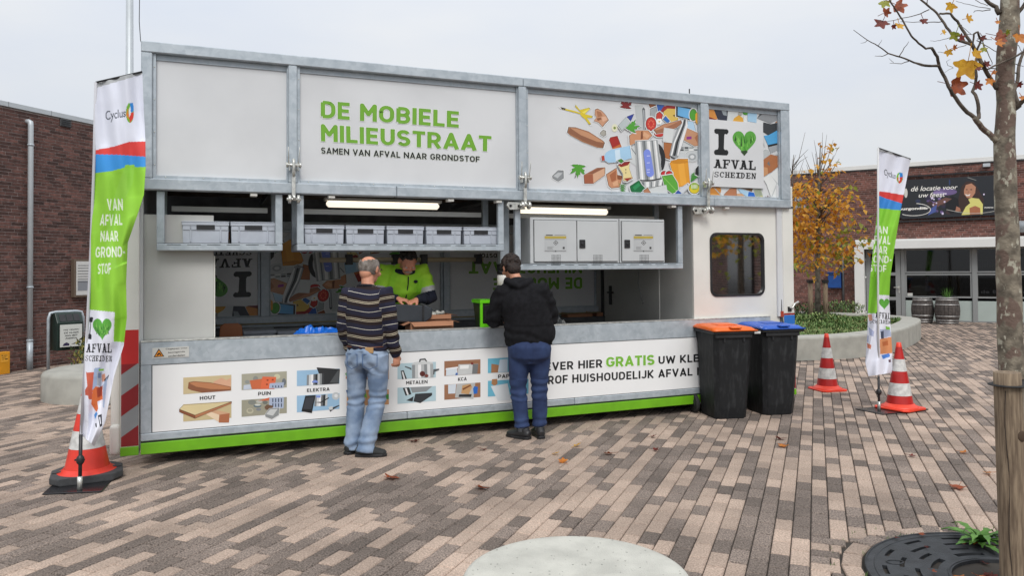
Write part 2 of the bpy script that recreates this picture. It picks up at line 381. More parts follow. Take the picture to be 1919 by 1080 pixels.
class Print:
    """flat print: coloured polygons as thin layers lying on a panel; coordinates (a, z), facing -y"""
    def __init__(s, y=0.0, conv=None, eps=.0003): s.y = y; s.k = 0; s.bb = []; s.mb = MB(); s.conv = conv or (lambda a, b: (a, b)); s.eps = eps
    def lay(s, q=None):
        x0 = min(p[0] for p in q); x1 = max(p[0] for p in q); z0 = min(p[1] for p in q); z1 = max(p[1] for p in q)
        k = 0
        for a0, a1, b0, b1, kk in s.bb:
            if a0 < x1 and a1 > x0 and b0 < z1 and b1 > z0 and kk > k: k = kk
        k += 1; s.bb.append((x0, x1, z0, z1, k)); return s.y-.0010-k*s.eps
    def poly(s, pts, col, raw=False, grad=None):
        q = [s.conv(*p) if not raw else p for p in pts]; y = s.lay(q)
        tr = tessellate_polygon([[Vector((a, b, 0)) for a, b in q]])
        s.mb.add([(a, y, b) for a, b in q], [tuple(t) for t in tr], 0, lin(col) if isinstance(col, str) else col)
    def sticker(s, pts, col, line='#3a3028', w=1.0, halo=True):
        cx = sum(p[0] for p in pts)/len(pts); cy = sum(p[1] for p in pts)/len(pts)
        r = sum(math.hypot(p[0]-cx, p[1]-cy) for p in pts)/len(pts)
        if halo: s.poly([(cx+(x-cx)*(1+2.6*w/r), cy+(y-cy)*(1+2.6*w/r)) for x, y in pts], '#dfe1e0')
        if line: s.poly([(cx+(x-cx)*(1+.9*w/r), cy+(y-cy)*(1+.9*w/r)) for x, y in pts], line)
        s.poly(pts, col)
    def shade(s, rows, raw=False):             # quads strip with one colour per column: rows = [(ptA, ptB, colour)...]
        for (a0, b0, c0), (a1, b1, c1) in zip(rows, rows[1:]): s.poly([a0, a1, b1, b0], c0)
    def text(s, string, a0, z0, a1, z1, col, bold=.02, slab=False, shear=0, raw=True, quad=None, sans=0):
        vs, ts = slab_tris(string) if slab else (sans_tris(string, sans) if sans else text_tris(string, bold, shear))
        slab = slab or sans
        def mp(u, v):
            if quad:
                (ax, ay), (bx, by), (cx, cy), (dx, dy) = quad   # BL BR TR TL in source coords
                p = ((ax*(1-u)+bx*u)*(1-v)+(dx*(1-u)+cx*u)*v, (ay*(1-u)+by*u)*(1-v)+(dy*(1-u)+cy*u)*v)
                return s.conv(*p)
            return (a0+(a1-a0)*u, z0+(z1-z0)*v)
        c = lin(col) if isinstance(col, str) else col
        q = [mp(u, v) for u, v in vs]; y = s.lay(q)
        if slab:
            for n_, t in enumerate(ts):
                s.mb.add([(q[i][0], y-s.eps*.022*((n_*7) % 37), q[i][1]) for i in t], [(0, 1, 2)], 0, c)
        else: s.mb.add([(a, y, b) for a, b in q], ts, 0, c)
    def build(s, name, parent, mat_=None):
        o = s.mb.build(name, mat_ or PRINT, parent, fix=False); return o
def circ(cx, cy, rx, ry=None, n=20, a0=0, a1=360): 
    ry = ry or rx
    return [(cx+rx*math.cos(math.radians(a0+(a1-a0)*i/n)), cy+ry*math.sin(math.radians(a0+(a1-a0)*i/n))) for i in range(n if a1-a0 == 360 else n+1)]
def maple(cx, cy, r, rot=0, n=5):
    prof = [(0, 1), (10, .62), (22, .70), (32, .36), (45, .80), (52, .95), (62, .62), (76, .66), (92, .34), (108, .72), (120, .60), (140, .42), (165, .36), (180, .30)]
    pts = [(a, q) for a, q in prof]+[(360-a, q) for a, q in prof[1:-1]][::-1]
    return [(cx+r*q*math.sin(math.radians(a)+rot), cy-r*q*math.cos(math.radians(a)+rot)) for a, q in pts]
def heart(cx, cy, w, h, n=40):
    o = []
    for i in range(n):
        t = 2*PI*i/n; x = 16*math.sin(t)**3; y = 13*math.cos(t)-5*math.cos(2*t)-2*math.cos(3*t)-math.cos(4*t)
        o.append((cx+x/16*w/2, cy-(y+2.5)/14.5*h/2))
    return o
class Canvas:
    """small raster in picture coordinates used to colour the vertices of a cloth"""
    def __init__(s, x0, y0, x1, y1, k=3, bg='#ffffff'):
        s.x0, s.y0, s.k = x0, y0, k; s.w = int((x1-x0)*k)+1; s.h = int((y1-y0)*k)+1
        s.a = np.zeros((s.h, s.w, 3)); s.a[:] = lin(bg)
    def tri(s, p, c):
        P = [((x-s.x0)*s.k, (y-s.y0)*s.k) for x, y in p]
        xa = max(0, int(min(q[0] for q in P))); xb = min(s.w, int(max(q[0] for q in P))+2)
        ya = max(0, int(min(q[1] for q in P))); yb = min(s.h, int(max(q[1] for q in P))+2)
        if xa >= xb or ya >= yb: return
        X, Y = np.meshgrid(np.arange(xa, xb)+.0, np.arange(ya, yb)+.0)
        def e(a, b): return (b[0]-a[0])*(Y-a[1])-(b[1]-a[1])*(X-a[0])
        e0, e1, e2 = e(P[0], P[1]), e(P[1], P[2]), e(P[2], P[0]); q = .3
        m = ((e0 >= -q) & (e1 >= -q) & (e2 >= -q)) | ((e0 <= q) & (e1 <= q) & (e2 <= q))
        s.a[ya:yb, xa:xb][m] = c
    def poly(s, pts, col):
        c = lin(col) if isinstance(col, str) else col
        for t in tessellate_polygon([[Vector((a, b, 0)) for a, b in pts]]): s.tri([pts[i] for i in t], c)
    def text(s, string, quad, col, bold=.02, slab=False, shear=0, sans=0):
        vs, ts = slab_tris(string) if slab else (sans_tris(string, sans) if sans else text_tris(string, bold, shear))
        (ax, ay), (bx, by), (cx, cy), (dx, dy) = quad; c = lin(col)
        q = [((ax*(1-u)+bx*u)*(1-v)+(dx*(1-u)+cx*u)*v, (ay*(1-u)+by*u)*(1-v)+(dy*(1-u)+cy*u)*v) for u, v in vs]
        for t in ts: s.tri([q[i] for i in t], c)
    def get(s, x, y):
        i = min(max(int(round((y-s.y0)*s.k)), 0), s.h-1); j = min(max(int(round((x-s.x0)*s.k)), 0), s.w-1)
        return s.a[i, j]
# ================================================================ GROUND
JOINT = mat('sand_joint', (.040, .034, .028), .95, var=.4, vscale=3, rnd=0)
def agg_mat(name, col, rnd, sk=.3):                 # exposed aggregate stone: broad stain + fine specks
    m = mat(name, col, .88, var=.26, vscale=1.6, rnd=rnd, bump=.5, bscale=260, bdist=.004, lo=.3, hi=.7)
    n = m.node_tree; N = n.nodes; L = n.links; b = N['Principled BSDF']
    src = b.inputs['Base Color'].links[0].from_socket
    g = N.new('ShaderNodeNewGeometry'); nz_ = N.new('ShaderNodeTexNoise'); nz_.inputs['Scale'].default_value = 95; nz_.inputs['Detail'].default_value = 2
    L.new(g.outputs['Position'], nz_.inputs[0])
    r = N.new('ShaderNodeMapRange'); r.inputs[1].default_value = .36; r.inputs[2].default_value = .66; r.inputs[3].default_value = 1-sk; r.inputs[4].default_value = 1+sk*1.25
    L.new(nz_.outputs[0], r.inputs[0])
    vm = N.new('ShaderNodeVectorMath'); vm.operation = 'SCALE'; L.new(src, vm.inputs[0]); L.new(r.outputs[0], vm.inputs['Scale'])
    L.new(vm.outputs[0], b.inputs['Base Color']); return m
PAVL = agg_mat('pale_paver', (.39, .298, .238), .15, .26)
PAVD = agg_mat('brown_paver', (.182, .145, .122), .28, .50)
g = MB().add([(-300, -60, -.014), (300, -60, -.014), (300, 500, -.014), (-300, 500, -.014)], [(0, 1, 2, 3)])
ground = structure(g.build('ground', JOINT))
pa = math.radians(22.1)
PU = Vector((math.sin(pa), math.cos(pa), 0)); PV = Vector((math.cos(pa), -math.sin(pa), 0))
GC = Vector((2.62, 3.86, 0)); GR = .75
corner = Vector((1.76, 4.61, 0)); cu, cv = corner.dot(PU), corner.dot(PV); cv = (round(cv/.107-.5)+.5)*.107
PLANT = [(0.5, 13.2), (3.2, 12.75), (4.93, 12.98), (6.04, 13.28), (7.2, 14.15), (8.22, 15.4), (9.1, 16.7), (9.5, 17.6), (9.35, 18.7), (8.5, 19.9), (6.5, 21.5)]
def inpoly(x, y, P):
    c = False
    for i in range(len(P)):
        x1, y1 = P[i]; x2, y2 = P[i-1]
        if (y1 > y) != (y2 > y) and x < (x2-x1)*(y-y1)/(y2-y1)+x1: c = not c
    return c
PLP = PLANT+[(0.5, 21.5)]
RC = Vector((-5.4, 10.1, 0))
pav = []                                      # (centre, along, half length, half width, light?, var)
def vis(p, mg=80):
    x, y = PROJ(p); return -mg < x < 1919+mg and y < 1080+mg
rr = random.Random(3)
BL, BW = .212, .107
nv0, nv1 = int(-22/BW), int(26/BW)
for iv in range(nv0, nv1):
    v = iv*BW; off = (iv % 2)*.5*BL+rr.uniform(-.012, .012)
    prev = rr.random() < .5
    for iu in range(int(0/BL), int(30/BL)):
        u = iu*BL+off
        if rr.random() < .22: prev = prev
        else: prev = rr.random() < .53
        c = PU*u+PV*v
        if c.y < 2.3 or c.y > 25 or abs(c.x) > .95*c.y+1.6 or c.length > 29: continue
        hl_ = BL/2-.0038
        if v > cv:
            if u+BL*.5 < cu+.035: continue
            if u-BL*.5 < cu: hl_ = (u+BL*.5-cu)/2-.003; c = PU*(cu+hl_+.003)+PV*v
        if (c-GC).length < .80 or (c-RC).length < .7: continue
        if c.y > 12 and inpoly(c.x, c.y, PLP): continue
        sx, dd = (c-Vector((12.3, 21.6, 0))).dot(Vector((.866, -.5, 0))), (c-Vector((12.3, 21.6, 0))).dot(Vector((.5, .866, 0)))
        if dd > .1: continue
        if (c-Vector((-8.41, 12.27, 0))).dot(Vector((-.951, .309, 0))) > .05 and c.y < 14: continue
        pav.append((c, PU, hl_, BW/2-.0028, prev, rr.random()))
# cross-laid field round the tree grate
for iu in range(0, 26):
    u = cu-.055-iu*BW
    gu, gv = GC.dot(PU), GC.dot(PV); du = max(0, abs(u-gu)-BW*.5); R9 = .872
    spans = [(cv, gv-math.sqrt(R9*R9-du*du)), (gv+math.sqrt(R9*R9-du*du), cv+4)] if du < R9 else [(cv, cv+4)]
    for a_, b_ in spans:
        v = a_; first = True
        while v < b_-.025:
            w_ = min(BL*(.5 if first and iu % 2 else 1), b_-v); first = False
            c = PU*u+PV*(v+w_/2); v += w_
            if c.y < 2.3: continue
            pav.append((c, PV, w_/2-.003, BW/2-.0028, rr.random() < (.62 if c.x < 2.2 else .45), rr.random()))
for k in range(27):                            # soldier ring
    a = 2*PI*(k+.5)/27; c = GC+Vector((math.cos(a), math.sin(a), 0))*.814
    if c.y < 2.3: continue
    pav.append((c, Vector((-math.sin(a), math.cos(a), 0)), .088, .05, rr.random() < .5, rr.random()))
def paver_geo(mb, c, al, hl, hw, mi, z):
    s = Vector((-al.y, al.x, 0)); ch = .005
    t = [c+al*a*(hl-ch)+s*b*(hw-ch)+Vector((0, 0, z)) for a, b in ((-1, -1), (1, -1), (1, 1), (-1, 1))]
    o = [c+al*a*hl+s*b*hw+Vector((0, 0, z-.006)) for a, b in ((-1, -1), (1, -1), (1, 1), (-1, 1))]
    if c.y > 13: mb.add(t, [(0, 1, 2, 3)], mi); return 1
    q = [p-Vector((0, 0, .02)) for p in o]
    mb.add(t+o+q, [(0, 1, 2, 3)]+[(i, i+4, (i+1) % 4+4, (i+1) % 4) for i in range(4)]+[(i+4, i+8, (i+1) % 4+8, (i+1) % 4+4) for i in range(4)], mi)
    return 9
pav.sort(key=lambda p: (not vis(p[0]), p[0].length))
near, rest = pav[:300], pav[300:]
variants = {}
for c, al, hl, hw, lt, vr in near:
    q = (lt, int(vr*6), round(hl, 3))
    if q not in variants:
        mb = MB(); n_ = paver_geo(mb, Vector((0, 0, 0)), Vector((1, 0, 0)), hl, hw, 0, 0)
        me = mb.mesh('paver', PAVL if lt else PAVD); a = me.attributes.new('var', 'FLOAT', 'FACE'); a.data.foreach_set('value', [(q[1]+.5)/6]*len(me.polygons)); variants[q] = me
    o = link('paver', variants[q], ground, loc=(c.x, c.y, rr.uniform(-.0012, .0012)))
    o.rotation_euler = (rr.uniform(-.006, .006), rr.uniform(-.004, .004), math.atan2(al.y, al.x))
mb = MB(); vals = []
for c, al, hl, hw, lt, vr in rest:
    k = paver_geo(mb, c, al, hl, hw, 0 if lt else 1, rr.uniform(-.0015, .0015)); vals += [vr]*k
me = mb.mesh('paver_field', [PAVL, PAVD]); a = me.attributes.new('var', 'FLOAT', 'FACE'); a.data.foreach_set('value', vals[:len(me.polygons)])
stuff(link('paver_field', me, ground))

# ================================================================ BUILDINGS
BRICKL = mat('brown_brick', (.112, .052, .042), .85, var=.35, vscale=14, rnd=.55, bump=.35, bscale=90, bdist=.004)
BRICKR = mat('red_brown_brick', (.172, .072, .055), .85, var=.35, vscale=12, rnd=.45, bump=.35, bscale=90, bdist=.004)
MORT = mat('mortar', (.36, .29, .265), .95, var=.25, vscale=9)
MORTL = mat('grey_mortar', (.36, .30, .28), .95, var=.25, vscale=9)
ALU = mat('grey_aluminium', lin('#b9bfc3'), .45, .2, var=.06, vscale=3)
WFR = mat('white_portal_paint', (.72, .72, .70), .5, var=.04, vscale=1.5)
GFR = mat('grey_window_frame', lin('#8a8c8c'), .5, var=.04, vscale=2)
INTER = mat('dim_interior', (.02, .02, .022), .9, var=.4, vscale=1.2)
def brickwall(root, fr, s0, s1, z0, z1, holes, bl, bh, m, seed, pitch_gap=.012, proud=.0035):
    r = random.Random(seed); L = []; nrow = int((z1-z0)/bh); 
    for j in range(nrow):
        z = z0+j*bh; off = (0, .5, .25, .75)[j % 4]*bl
        k = int((s1-s0)/bl)+2
        for i in range(-1, k):
            a = s0+i*bl+off; b = a+bl-pitch_gap
            a, b = max(a, s0), min(b, s1)
            if b-a < .03: continue
            cut = False
            for h in holes:
                if z+bh*.5 > h[2] and z+bh*.5 < h[3]:
                    if a >= h[0]-.002 and b <= h[1]+.002: cut = True
                    elif a < h[0] < b: b = h[0]
                    elif a < h[1] < b: a = h[1]
            if cut or b-a < .02: continue
            L.append((a, b, z, z+bh-pitch_gap, r.random()))
    def key(t):
        p = fr.W((t[0]+t[1])/2, 0, t[2]); x, y = PROJ(p)
        return (not (0 < x < 1919 and 0 < y < 1080), (p-Vector((0, 0, H))).length)
    L.sort(key=key)
    meshes = {}
    def geo(mb, a, b, c, d):
        mb.add([(a, -proud, c), (b, -proud, c), (b, -proud, d), (a, -proud, d), (a, .004, c), (b, .004, c), (b, .004, d), (a, .004, d)],
               [(0, 1, 2, 3), (0, 4, 5, 1), (1, 5, 6, 2), (2, 6, 7, 3), (3, 7, 4, 0)])
    for a, b, c, d, v in L[:300]:
        q = (round(b-a, 3), int(v*6))
        if q not in meshes:
            mb = MB(); geo(mb, 0, b-a, 0, d-c); me = mb.mesh('brick', m); at = me.attributes.new('var', 'FLOAT', 'FACE'); at.data.foreach_set('value', [(q[1]+.5)/6]*5); meshes[q] = me
        link('brick', meshes[q], root, loc=(a, r.uniform(-.0015, .0015), c))
    mb = MB(); vals = []
    for a, b, c, d, v in L[300:]: geo(mb, a, b, c, d); vals += [v]*5
    me = mb.mesh('brickwork', m); at = me.attributes.new('var', 'FLOAT', 'FACE'); at.data.foreach_set('value', vals)
    stuff(link('brickwork', me, root))
# ---- left building
LA = math.radians(71); LW = Frame(-8.25, 12.7, LA)
lb = thing('brick_building', 'long flat-roofed building of dark brown brick at the left edge, grey roof edge and downpipe', 'building', LW.o, LA)
MB().box(-6, 1.335, .004, 7, -.02, 4.40).build('wall', MORTL, lb)
brickwall(lb, LW, -5, 1.335, 0, 4.39, [], .215, .0555, BRICKL, 11)
MB().box(-6, 1.36, -.035, 7.03, 4.405, 4.49).build('roof_edge', ALU, lb, bevel=.004)
for s in (-1.65, -.36, .42): MB().box(s-.002, s+.002, -.0375, -.0345, 4.405, 4.492).build('edge_joint', DARKST, lb)
s, zt = LW.loc(51, 228); _, zb = LW.loc(48, 640)
dp = MB().tube([(s, -.09, .0), (s, -.09, zt-.08), (s, -.085, zt-.02), (s, -.04, zt), (s, .01, zt)], .043, 14).build('downpipe', ALU, lb)
MB().cyl((s, -.09, 0), (s, -.09, zb), .047).build('pipe_foot', GALV, dp)
for z in (zb, LW.loc(51, 274)[1], .9+zb): MB().cyl((s, -.09, z), (s, -.09, z+.03), .052).build('bracket', GALV, dp)
s0, z0 = LW.loc(112, 236); s1, z1 = LW.loc(132, 225)
v = MB().box(s0, s1, -.03, .0, z0, z1).build('vent', DARKST, lb, bevel=.004)
for i in range(4): MB().box(s0+.01, s1-.01, -.045, -.03, z0+.012+i*(z1-z0-.01)/4, z0+.02+i*(z1-z0-.01)/4).build('louvre', BLACKM, v)
# notice board on the left wall
s0, z0 = LW.loc(140, 558, -.1); s1, z1 = LW.loc(163, 486, -.1)
nb = thing('notice_board', 'framed notice board on the brown brick wall, half hidden by the banner', 'notice board', LW.W(s0, 0, 0), LA)
w_ = s1-s0+.35
MB().box(0, w_, -.1, -.01, z0, z1).build('case', mat('bronze_frame', (.16, .12, .09), .5, .3), nb, bevel=.005)
MB().box(.035, w_-.035, -.106, -.1005, z0+.04, z1-.04).build('sheet', mat('paper', (.62, .62, .6), .8), nb)
p = Print(-.107)
p.poly([(.06, z0+.12), (w_-.06, z0+.12), (w_-.06, z0+.3), (.06, z0+.3)], '#8b8f95')
for i in range(7): p.poly([(.06, z1-.12-i*.05), (w_-.07-.03*(i % 3), z1-.12-i*.05), (w_-.07-.03*(i % 3), z1-.11-i*.05), (.06, z1-.11-i*.05)], '#55585c')
p.build('notice', nb)
# ---- right building
RA = math.radians(-30); RW = Frame(12.3, 21.6, RA)
rb = thing('restaurant_building', 'flat-roofed red-brown brick building on the right with a white portal and dark glazing', 'building', RW.o, RA)
PD = -.35
ps0, pz1 = RW.loc(1600.5, 450, PD); ps1, pz0 = RW.loc(1619, 467.5, PD)
HS0 = ps0+.03
EE = 9.0
MB().box(-14, HS0, .004, 10, -.02, 4.54).box(HS0, EE, .004, 10, pz1-.01, 4.54).build('wall', MORT, rb)
brickwall(rb, RW, -13, EE, 0, 4.53, [(HS0, EE+1, -1, pz1-.02)], .22, .062, BRICKR, 12)
MB().box(-14, EE, -.06, 10, 4.54, 4.67).build('roof_edge', WFR, rb, bevel=.005)
MB().box(-14, EE, -.02, .003, 4.50, 4.54).build('shadow_gap', DARKST, rb)
pt = sub('portal', rb)
MB().box(ps0, ps1, PD, .5, 0, pz0).build('post', WFR, pt, bevel=.006)
MB().box(ps0, EE, PD, .5, pz0+.001, pz1-.05).build('beam', WFR, pt, bevel=.006)
MB().box(ps0+.03, EE, PD+.04, .003, pz1-.05, pz1).build('beam_cap', WFR, pt, bevel=.006)
# glazing: crop coordinates of the 1580,430 x5.14 enlargement
q = lambda x, y, d=0: RW.loc(1580+x/5.14, 430+y/5.14, d)
zt = pz0; GD = .10
def colx(x): return q(x, 450, GD)[0]
z_a, z_b = q(900, 412, GD)[1], q(900, 436, GD)[1]       # transom
z_c, z_d = q(900, 652, GD)[1], q(900, 676, GD)[1]       # sill
z_t = q(900, 198, GD)[1]; z_e = q(900, 893, GD)[1]
def window(s0, s1, z0, z1, fw=.045, pm=DGLASS):
    fr_ = MB(); d0, d1 = GD-.02, GD+.05
    fr_.box(s0-fw, s0, d0, d1, z0, z1).box(s1, s1+fw, d0, d1, z0, z1).box(s0-fw, s1+fw, d0, d1, z0-fw, z0).box(s0-fw, s1+fw, d0, d1, z1, z1+fw)
    w = fr_.build('window', GFR, rb)
    MB().box(s0, s1, GD+.012, GD+.02, z0, z1).build('pane', pm, w); return w
xs = [(604, 1238), (1288, 1925), (1975, 2560), (2610, 3200)]
for x0, x1 in xs:
    a, b = colx(x0)+.03, colx(x1)-.03
    window(a, b, z_a+.02, z_t, .045); window(a, b, z_c+.02, z_b-.02, .045)
    MB().box(a-.04, b+.04, GD, GD+.04, .04, z_d-.035).build('panel', mat('pale_glass_panel', lin('#aab5b0'), .25, var=.05, vscale=2), rb)
    MB().box(b+.046, b+.046+colx(1288)-colx(1238), GD-.05, GD+.08, 0, zt).build('mullion', GFR, rb, bevel=.004)
a = colx(604)+.03; 
MB().box(colx(560), a-.046, GD-.05, GD+.08, 0, zt).build('mullion', GFR, rb, bevel=.004)
MB().box(colx(560), EE, GD-.03, GD+.06, z_t+.046, zt).build('head_rail', GFR, rb)
MB().box(colx(560), EE, GD-.02, GD+.07, 0, .04).build('plinth', GFR, rb)
# door
ds0, ds1 = ps1+.02, colx(556)
dr = MB(); dd0, dd1 = GD-.04, GD+.03
zz = [(.1, q(400, 680, GD)[1]), (q(400, 650, GD)[1], q(400, 445, GD)[1]), (q(400, 415, GD)[1], q(400, 235, GD)[1])]
dw = .13; 
dr.box(ds0, ds0+dw, dd0, dd1, .02, zt-.02).box(ds1-dw, ds1, dd0, dd1, .02, zt-.02)
yy = [.02]+[z for a_, b_ in zz for z in (a_, b_)]+[zt-.02]
for i in range(0, len(yy), 2): dr.box(ds0+dw, ds1-dw, dd0, dd1, yy[i], yy[i+1])
door = dr.build('door', GFR, rb)
for a_, b_ in zz: MB().box(ds0+dw, ds1-dw, GD-.01, GD, a_, b_).build('pane', DGLASS, door)
hx, hz = q(535, 560, dd0)
MB().cyl((hx+.02, dd0-.001, hz), (hx+.02, dd0-.05, hz), .012).cyl((hx+.02, dd0-.05, hz), (hx-.12, dd0-.05, hz), .011).box(hx, hx+.04, dd0-.012, dd0, hz-.16, hz+.05).build('handle', ZINC, door, bevel=.002)
for yy_ in (295, 465, 800):
    hz = q(225, yy_, dd0)[1]; MB().cyl((ds0-.01, dd0-.02, hz-.04), (ds0-.01, dd0-.02, hz+.04), .015).build('hinge', ZINC, door)
# dim room behind the glass, with reflections and far-window light painted as pale shapes
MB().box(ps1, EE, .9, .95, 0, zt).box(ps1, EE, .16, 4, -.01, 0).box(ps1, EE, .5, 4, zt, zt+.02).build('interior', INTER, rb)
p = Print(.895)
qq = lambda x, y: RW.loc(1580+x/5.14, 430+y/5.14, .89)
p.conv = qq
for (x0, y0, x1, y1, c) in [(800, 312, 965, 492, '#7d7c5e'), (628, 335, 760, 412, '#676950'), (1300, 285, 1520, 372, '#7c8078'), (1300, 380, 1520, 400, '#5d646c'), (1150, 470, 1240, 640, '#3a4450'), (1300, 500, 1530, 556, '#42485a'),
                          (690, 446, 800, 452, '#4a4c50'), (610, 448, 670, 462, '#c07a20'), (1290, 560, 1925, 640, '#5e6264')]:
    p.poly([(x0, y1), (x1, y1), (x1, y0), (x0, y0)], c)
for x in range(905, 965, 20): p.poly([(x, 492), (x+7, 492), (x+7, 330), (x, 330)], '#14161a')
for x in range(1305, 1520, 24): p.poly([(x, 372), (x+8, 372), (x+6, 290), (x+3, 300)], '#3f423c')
p.build('painted_reflections', rb)
p = Print(GD+.011)
s_a, za = q(1330, 626, GD); s_b, zb_ = q(1905, 590, GD)
p.text('de Bourgondiër', s_a, za, s_b, zb_, '#16181b', bold=.015)
s_a, za = q(622, 642, GD); s_b, zb_ = q(672, 614, GD)
p.poly([(s_a, za), (s_b, za), (s_b, zb_), (s_a, zb_)], '#c9c9c4')
p.build('window_lettering', rb)
# wall letters behind the tree, wall lamp, duct, letter box, dark pipe
p = Print(-.012, conv=lambda a, b: RW.loc(a, b, 0))
p.text('ie', 0, 0, 0, 0, '#9a9c9c', quad=((1490, 378), (1504, 377), (1504, 366), (1490, 367)))
p.text('en', 0, 0, 0, 0, '#9a9c9c', quad=((1490, 394), (1510, 393), (1510, 384), (1490, 385)))
p.build('wall_lettering', rb)
a_, z_ = RW.loc(1842, 314); b_, z2 = RW.loc(1856, 308)
MB().box(a_, b_, -.12, 0, z_, z2+.02).build('wall_lamp', ALU, rb, bevel=.01)
a_, z_ = RW.loc(1908, 425, -.3)
MB().cyl((a_, -.25, z_), (EE, -.25, z_), .16, 20).cyl((a_-.03, -.25, z_), (a_, -.25, z_), .19, 20).build('duct', ALU, rb)
a_, z_ = RW.loc(1582, 590, 0)
MB().cyl((a_, -.06, 0), (a_, -.06, 2.3), .035).build('downpipe', DARKST, rb)
a_, z_ = RW.loc(1552, 540, -.2); b_, z2 = RW.loc(1576, 512, -.2)
lbx = thing('letter_box', 'blue metal letter box on the brick wall right of the orange tree', 'letter box', RW.W(a_, 0, 0), RA)
BLUEM = mat('blue_enamel', lin('#1f4a8c'), .4, var=.1)
MB().box(0, b_-a_, -.2, -.01, z_, z2).build('box', BLUEM, lbx, bevel=.01)
MB().box(-.01, b_-a_+.01, -.23, -.01, z2+.001, z2+.03).build('lid', BLUEM, lbx, bevel=.006)
MB().box(.04, b_-a_-.04, -.204, -.198, z2-.07, z2-.05).build('slot', BLACKM, lbx)
# banner sign on the right building
cs = lambda x, y: RW.loc(1470+x/4.274, 280+y/4.274, -.1)
a_, z_ = RW.loc(1668, 411, -.1); b_, z2 = RW.loc(1876, 402.5, -.1); z2 = cs(1690, 207)[1]; z_ = cs(1700, 521)[1]
sg = thing('party_venue_sign', 'long dark advertising sign with a smiling woman on the right building', 'sign', RW.W(0, 0, 0), RA)
MB().box(a_, b_, -.1, -.06, z_, z2).build('board', mat('sign_board', lin('#202329'), .4), sg)
for z in (z_-.13, z2+.10):
    r_ = MB().box(a_-.1, b_+.1, -.09, -.03, z, z+.04)
    for i in range(9): x = a_+(b_-a_)*(i+.5)/9; r_.box(x, x+.03, -.06, -.002, z-.02, z+.06)
    r_.build('rail', BLACKM, sg)
p = Print(-.101, conv=cs)
p.poly([(940, 560), (1715, 525), (1700, 208), (960, 245)], '#23262c')
rx = random.Random(5)
for i in range(46):
    x = rx.gauss(1260, 75); y = rx.gauss(430, 45)
    if y < 345: continue
    c = rx.choice(['#4a3a5e', '#5b4a78', '#2c2740', '#7d6a9a', '#3c2c30', '#2a3350', '#6a4a44'])
    rr_ = rx.uniform(8, 26); p.poly(circ(x, min(y, 505), rr_, rr_*.7, 9), c)
p.poly(circ(1290, 340, 95, 28, 18), '#6c5a88'); p.poly(circ(1240, 350, 50, 14, 14), '#8f7fae')
p.poly([(1300, 400), (1345, 372), (1400, 400), (1410, 500), (1330, 515), (1290, 470)], '#14151b')
p.poly([(1180, 440), (1290, 385), (1345, 395), (1300, 425), (1200, 470)], '#6e4c44')
for x, y in ((1200, 400), (1220, 430), (1195, 445), (1285, 420), (1270, 515), (1295, 355), (1255, 380), (1600, 360), (1185, 390), (1213, 470)): p.poly(circ(x, y, rx.uniform(5, 11), None, 8), '#d8cde8')
p.poly([(1150, 530), (1215, 500), (1225, 440), (1180, 470)], '#4a5a9a')
p.poly([(1405, 500), (1395, 400), (1420, 300), (1460, 255), (1520, 262), (1560, 330), (1600, 400), (1590, 470), (1540, 430), (1480, 440), (1440, 500)], '#3b2722')
p.poly([(1440, 330), (1455, 285), (1500, 272), (1535, 300), (1530, 350), (1500, 392), (1465, 388), (1442, 360)], '#b98468')
p.poly([(1449, 356), (1470, 366), (1492, 356), (1485, 372), (1460, 374)], '#efe8e2')
for x in (1462, 1498): p.poly(circ(x, 322, 9, 4, 8), '#2a1c1a')
p.poly([(1474, 330), (1482, 348), (1468, 348)], '#a06f58')
p.poly([(1420, 526), (1455, 460), (1490, 430), (1475, 400), (1500, 388), (1560, 395), (1592, 440), (1590, 518)], '#d9d27a')
p.poly([(1488, 524), (1484, 470), (1530, 452), (1570, 470), (1572, 519)], '#a8694a')
p.poly([(1370, 500), (1380, 455), (1408, 470), (1415, 495)], '#a8745c')
p.poly(circ(1325, 264, 6, 26, 12), '#2d3e66')
p.poly([(1470, 222), (1540, 246), (1538, 250), (1468, 227)], '#8a8a86')
el = circ(1035, 482, 140, 52, 40, -80, 130)
p.poly(el+[(x+(1035-x)*.035, y+(482-y)*.09) for x, y in el][::-1], '#e8e6e0')
ar = [(1300+i*14, 480+28*math.sin(PI*i/30)**1+i*.2) for i in range(30)]
p.poly(ar+[(x, y+4) for x, y in ar][::-1], '#b9b7b0')
W_ = '#f1efe8'
p.text('dé locatie voor', 0, 0, 0, 0, W_, bold=.008, shear=.25, quad=((1015, 337), (1392, 318), (1388, 284), (1017, 297)))
p.text('uw feest', 0, 0, 0, 0, W_, bold=.008, shear=.25, quad=((1078, 386), (1290, 378), (1290, 340), (1076, 350)))
p.text('Bourgondiër', 0, 0, 0, 0, W_, bold=.035, quad=((888, 496), (1160, 486), (1160, 458), (888, 468)))
p.text('WWW.TAP', 0, 0, 0, 0, W_, bold=.03, quad=((1600, 473), (1722, 470), (1722, 460), (1600, 462)))
p.poly(circ(975, 350, 14, 38, 16), '#cfcdc6')
p.build('sign_print', sg)
# ---- flagpole behind the container
fp = thing('flagpole', 'tall grey flagpole rising behind the left end of the white container', 'flagpole', (0, 0, 0))
b0 = AT(243, 300, 13.5); fp.location = (b0.x, b0.y, 0)
MB().tube([(0, 0, 0), (0, 0, 3), (0, 0, 8.5)], [.085, .072, .055], 14).build('pole', ALU, fp)
MB().lathe([(.14, 0), (.14, .03), (.09, .06)], n=16).build('base', GALV, fp)
MB().tube([(.2, 0, 8.4), (.175, 0, 6.2), (.2, 0, 5.85), (.22, .0, 5.8)], .007, 5).build('rope', BLACKM, fp)
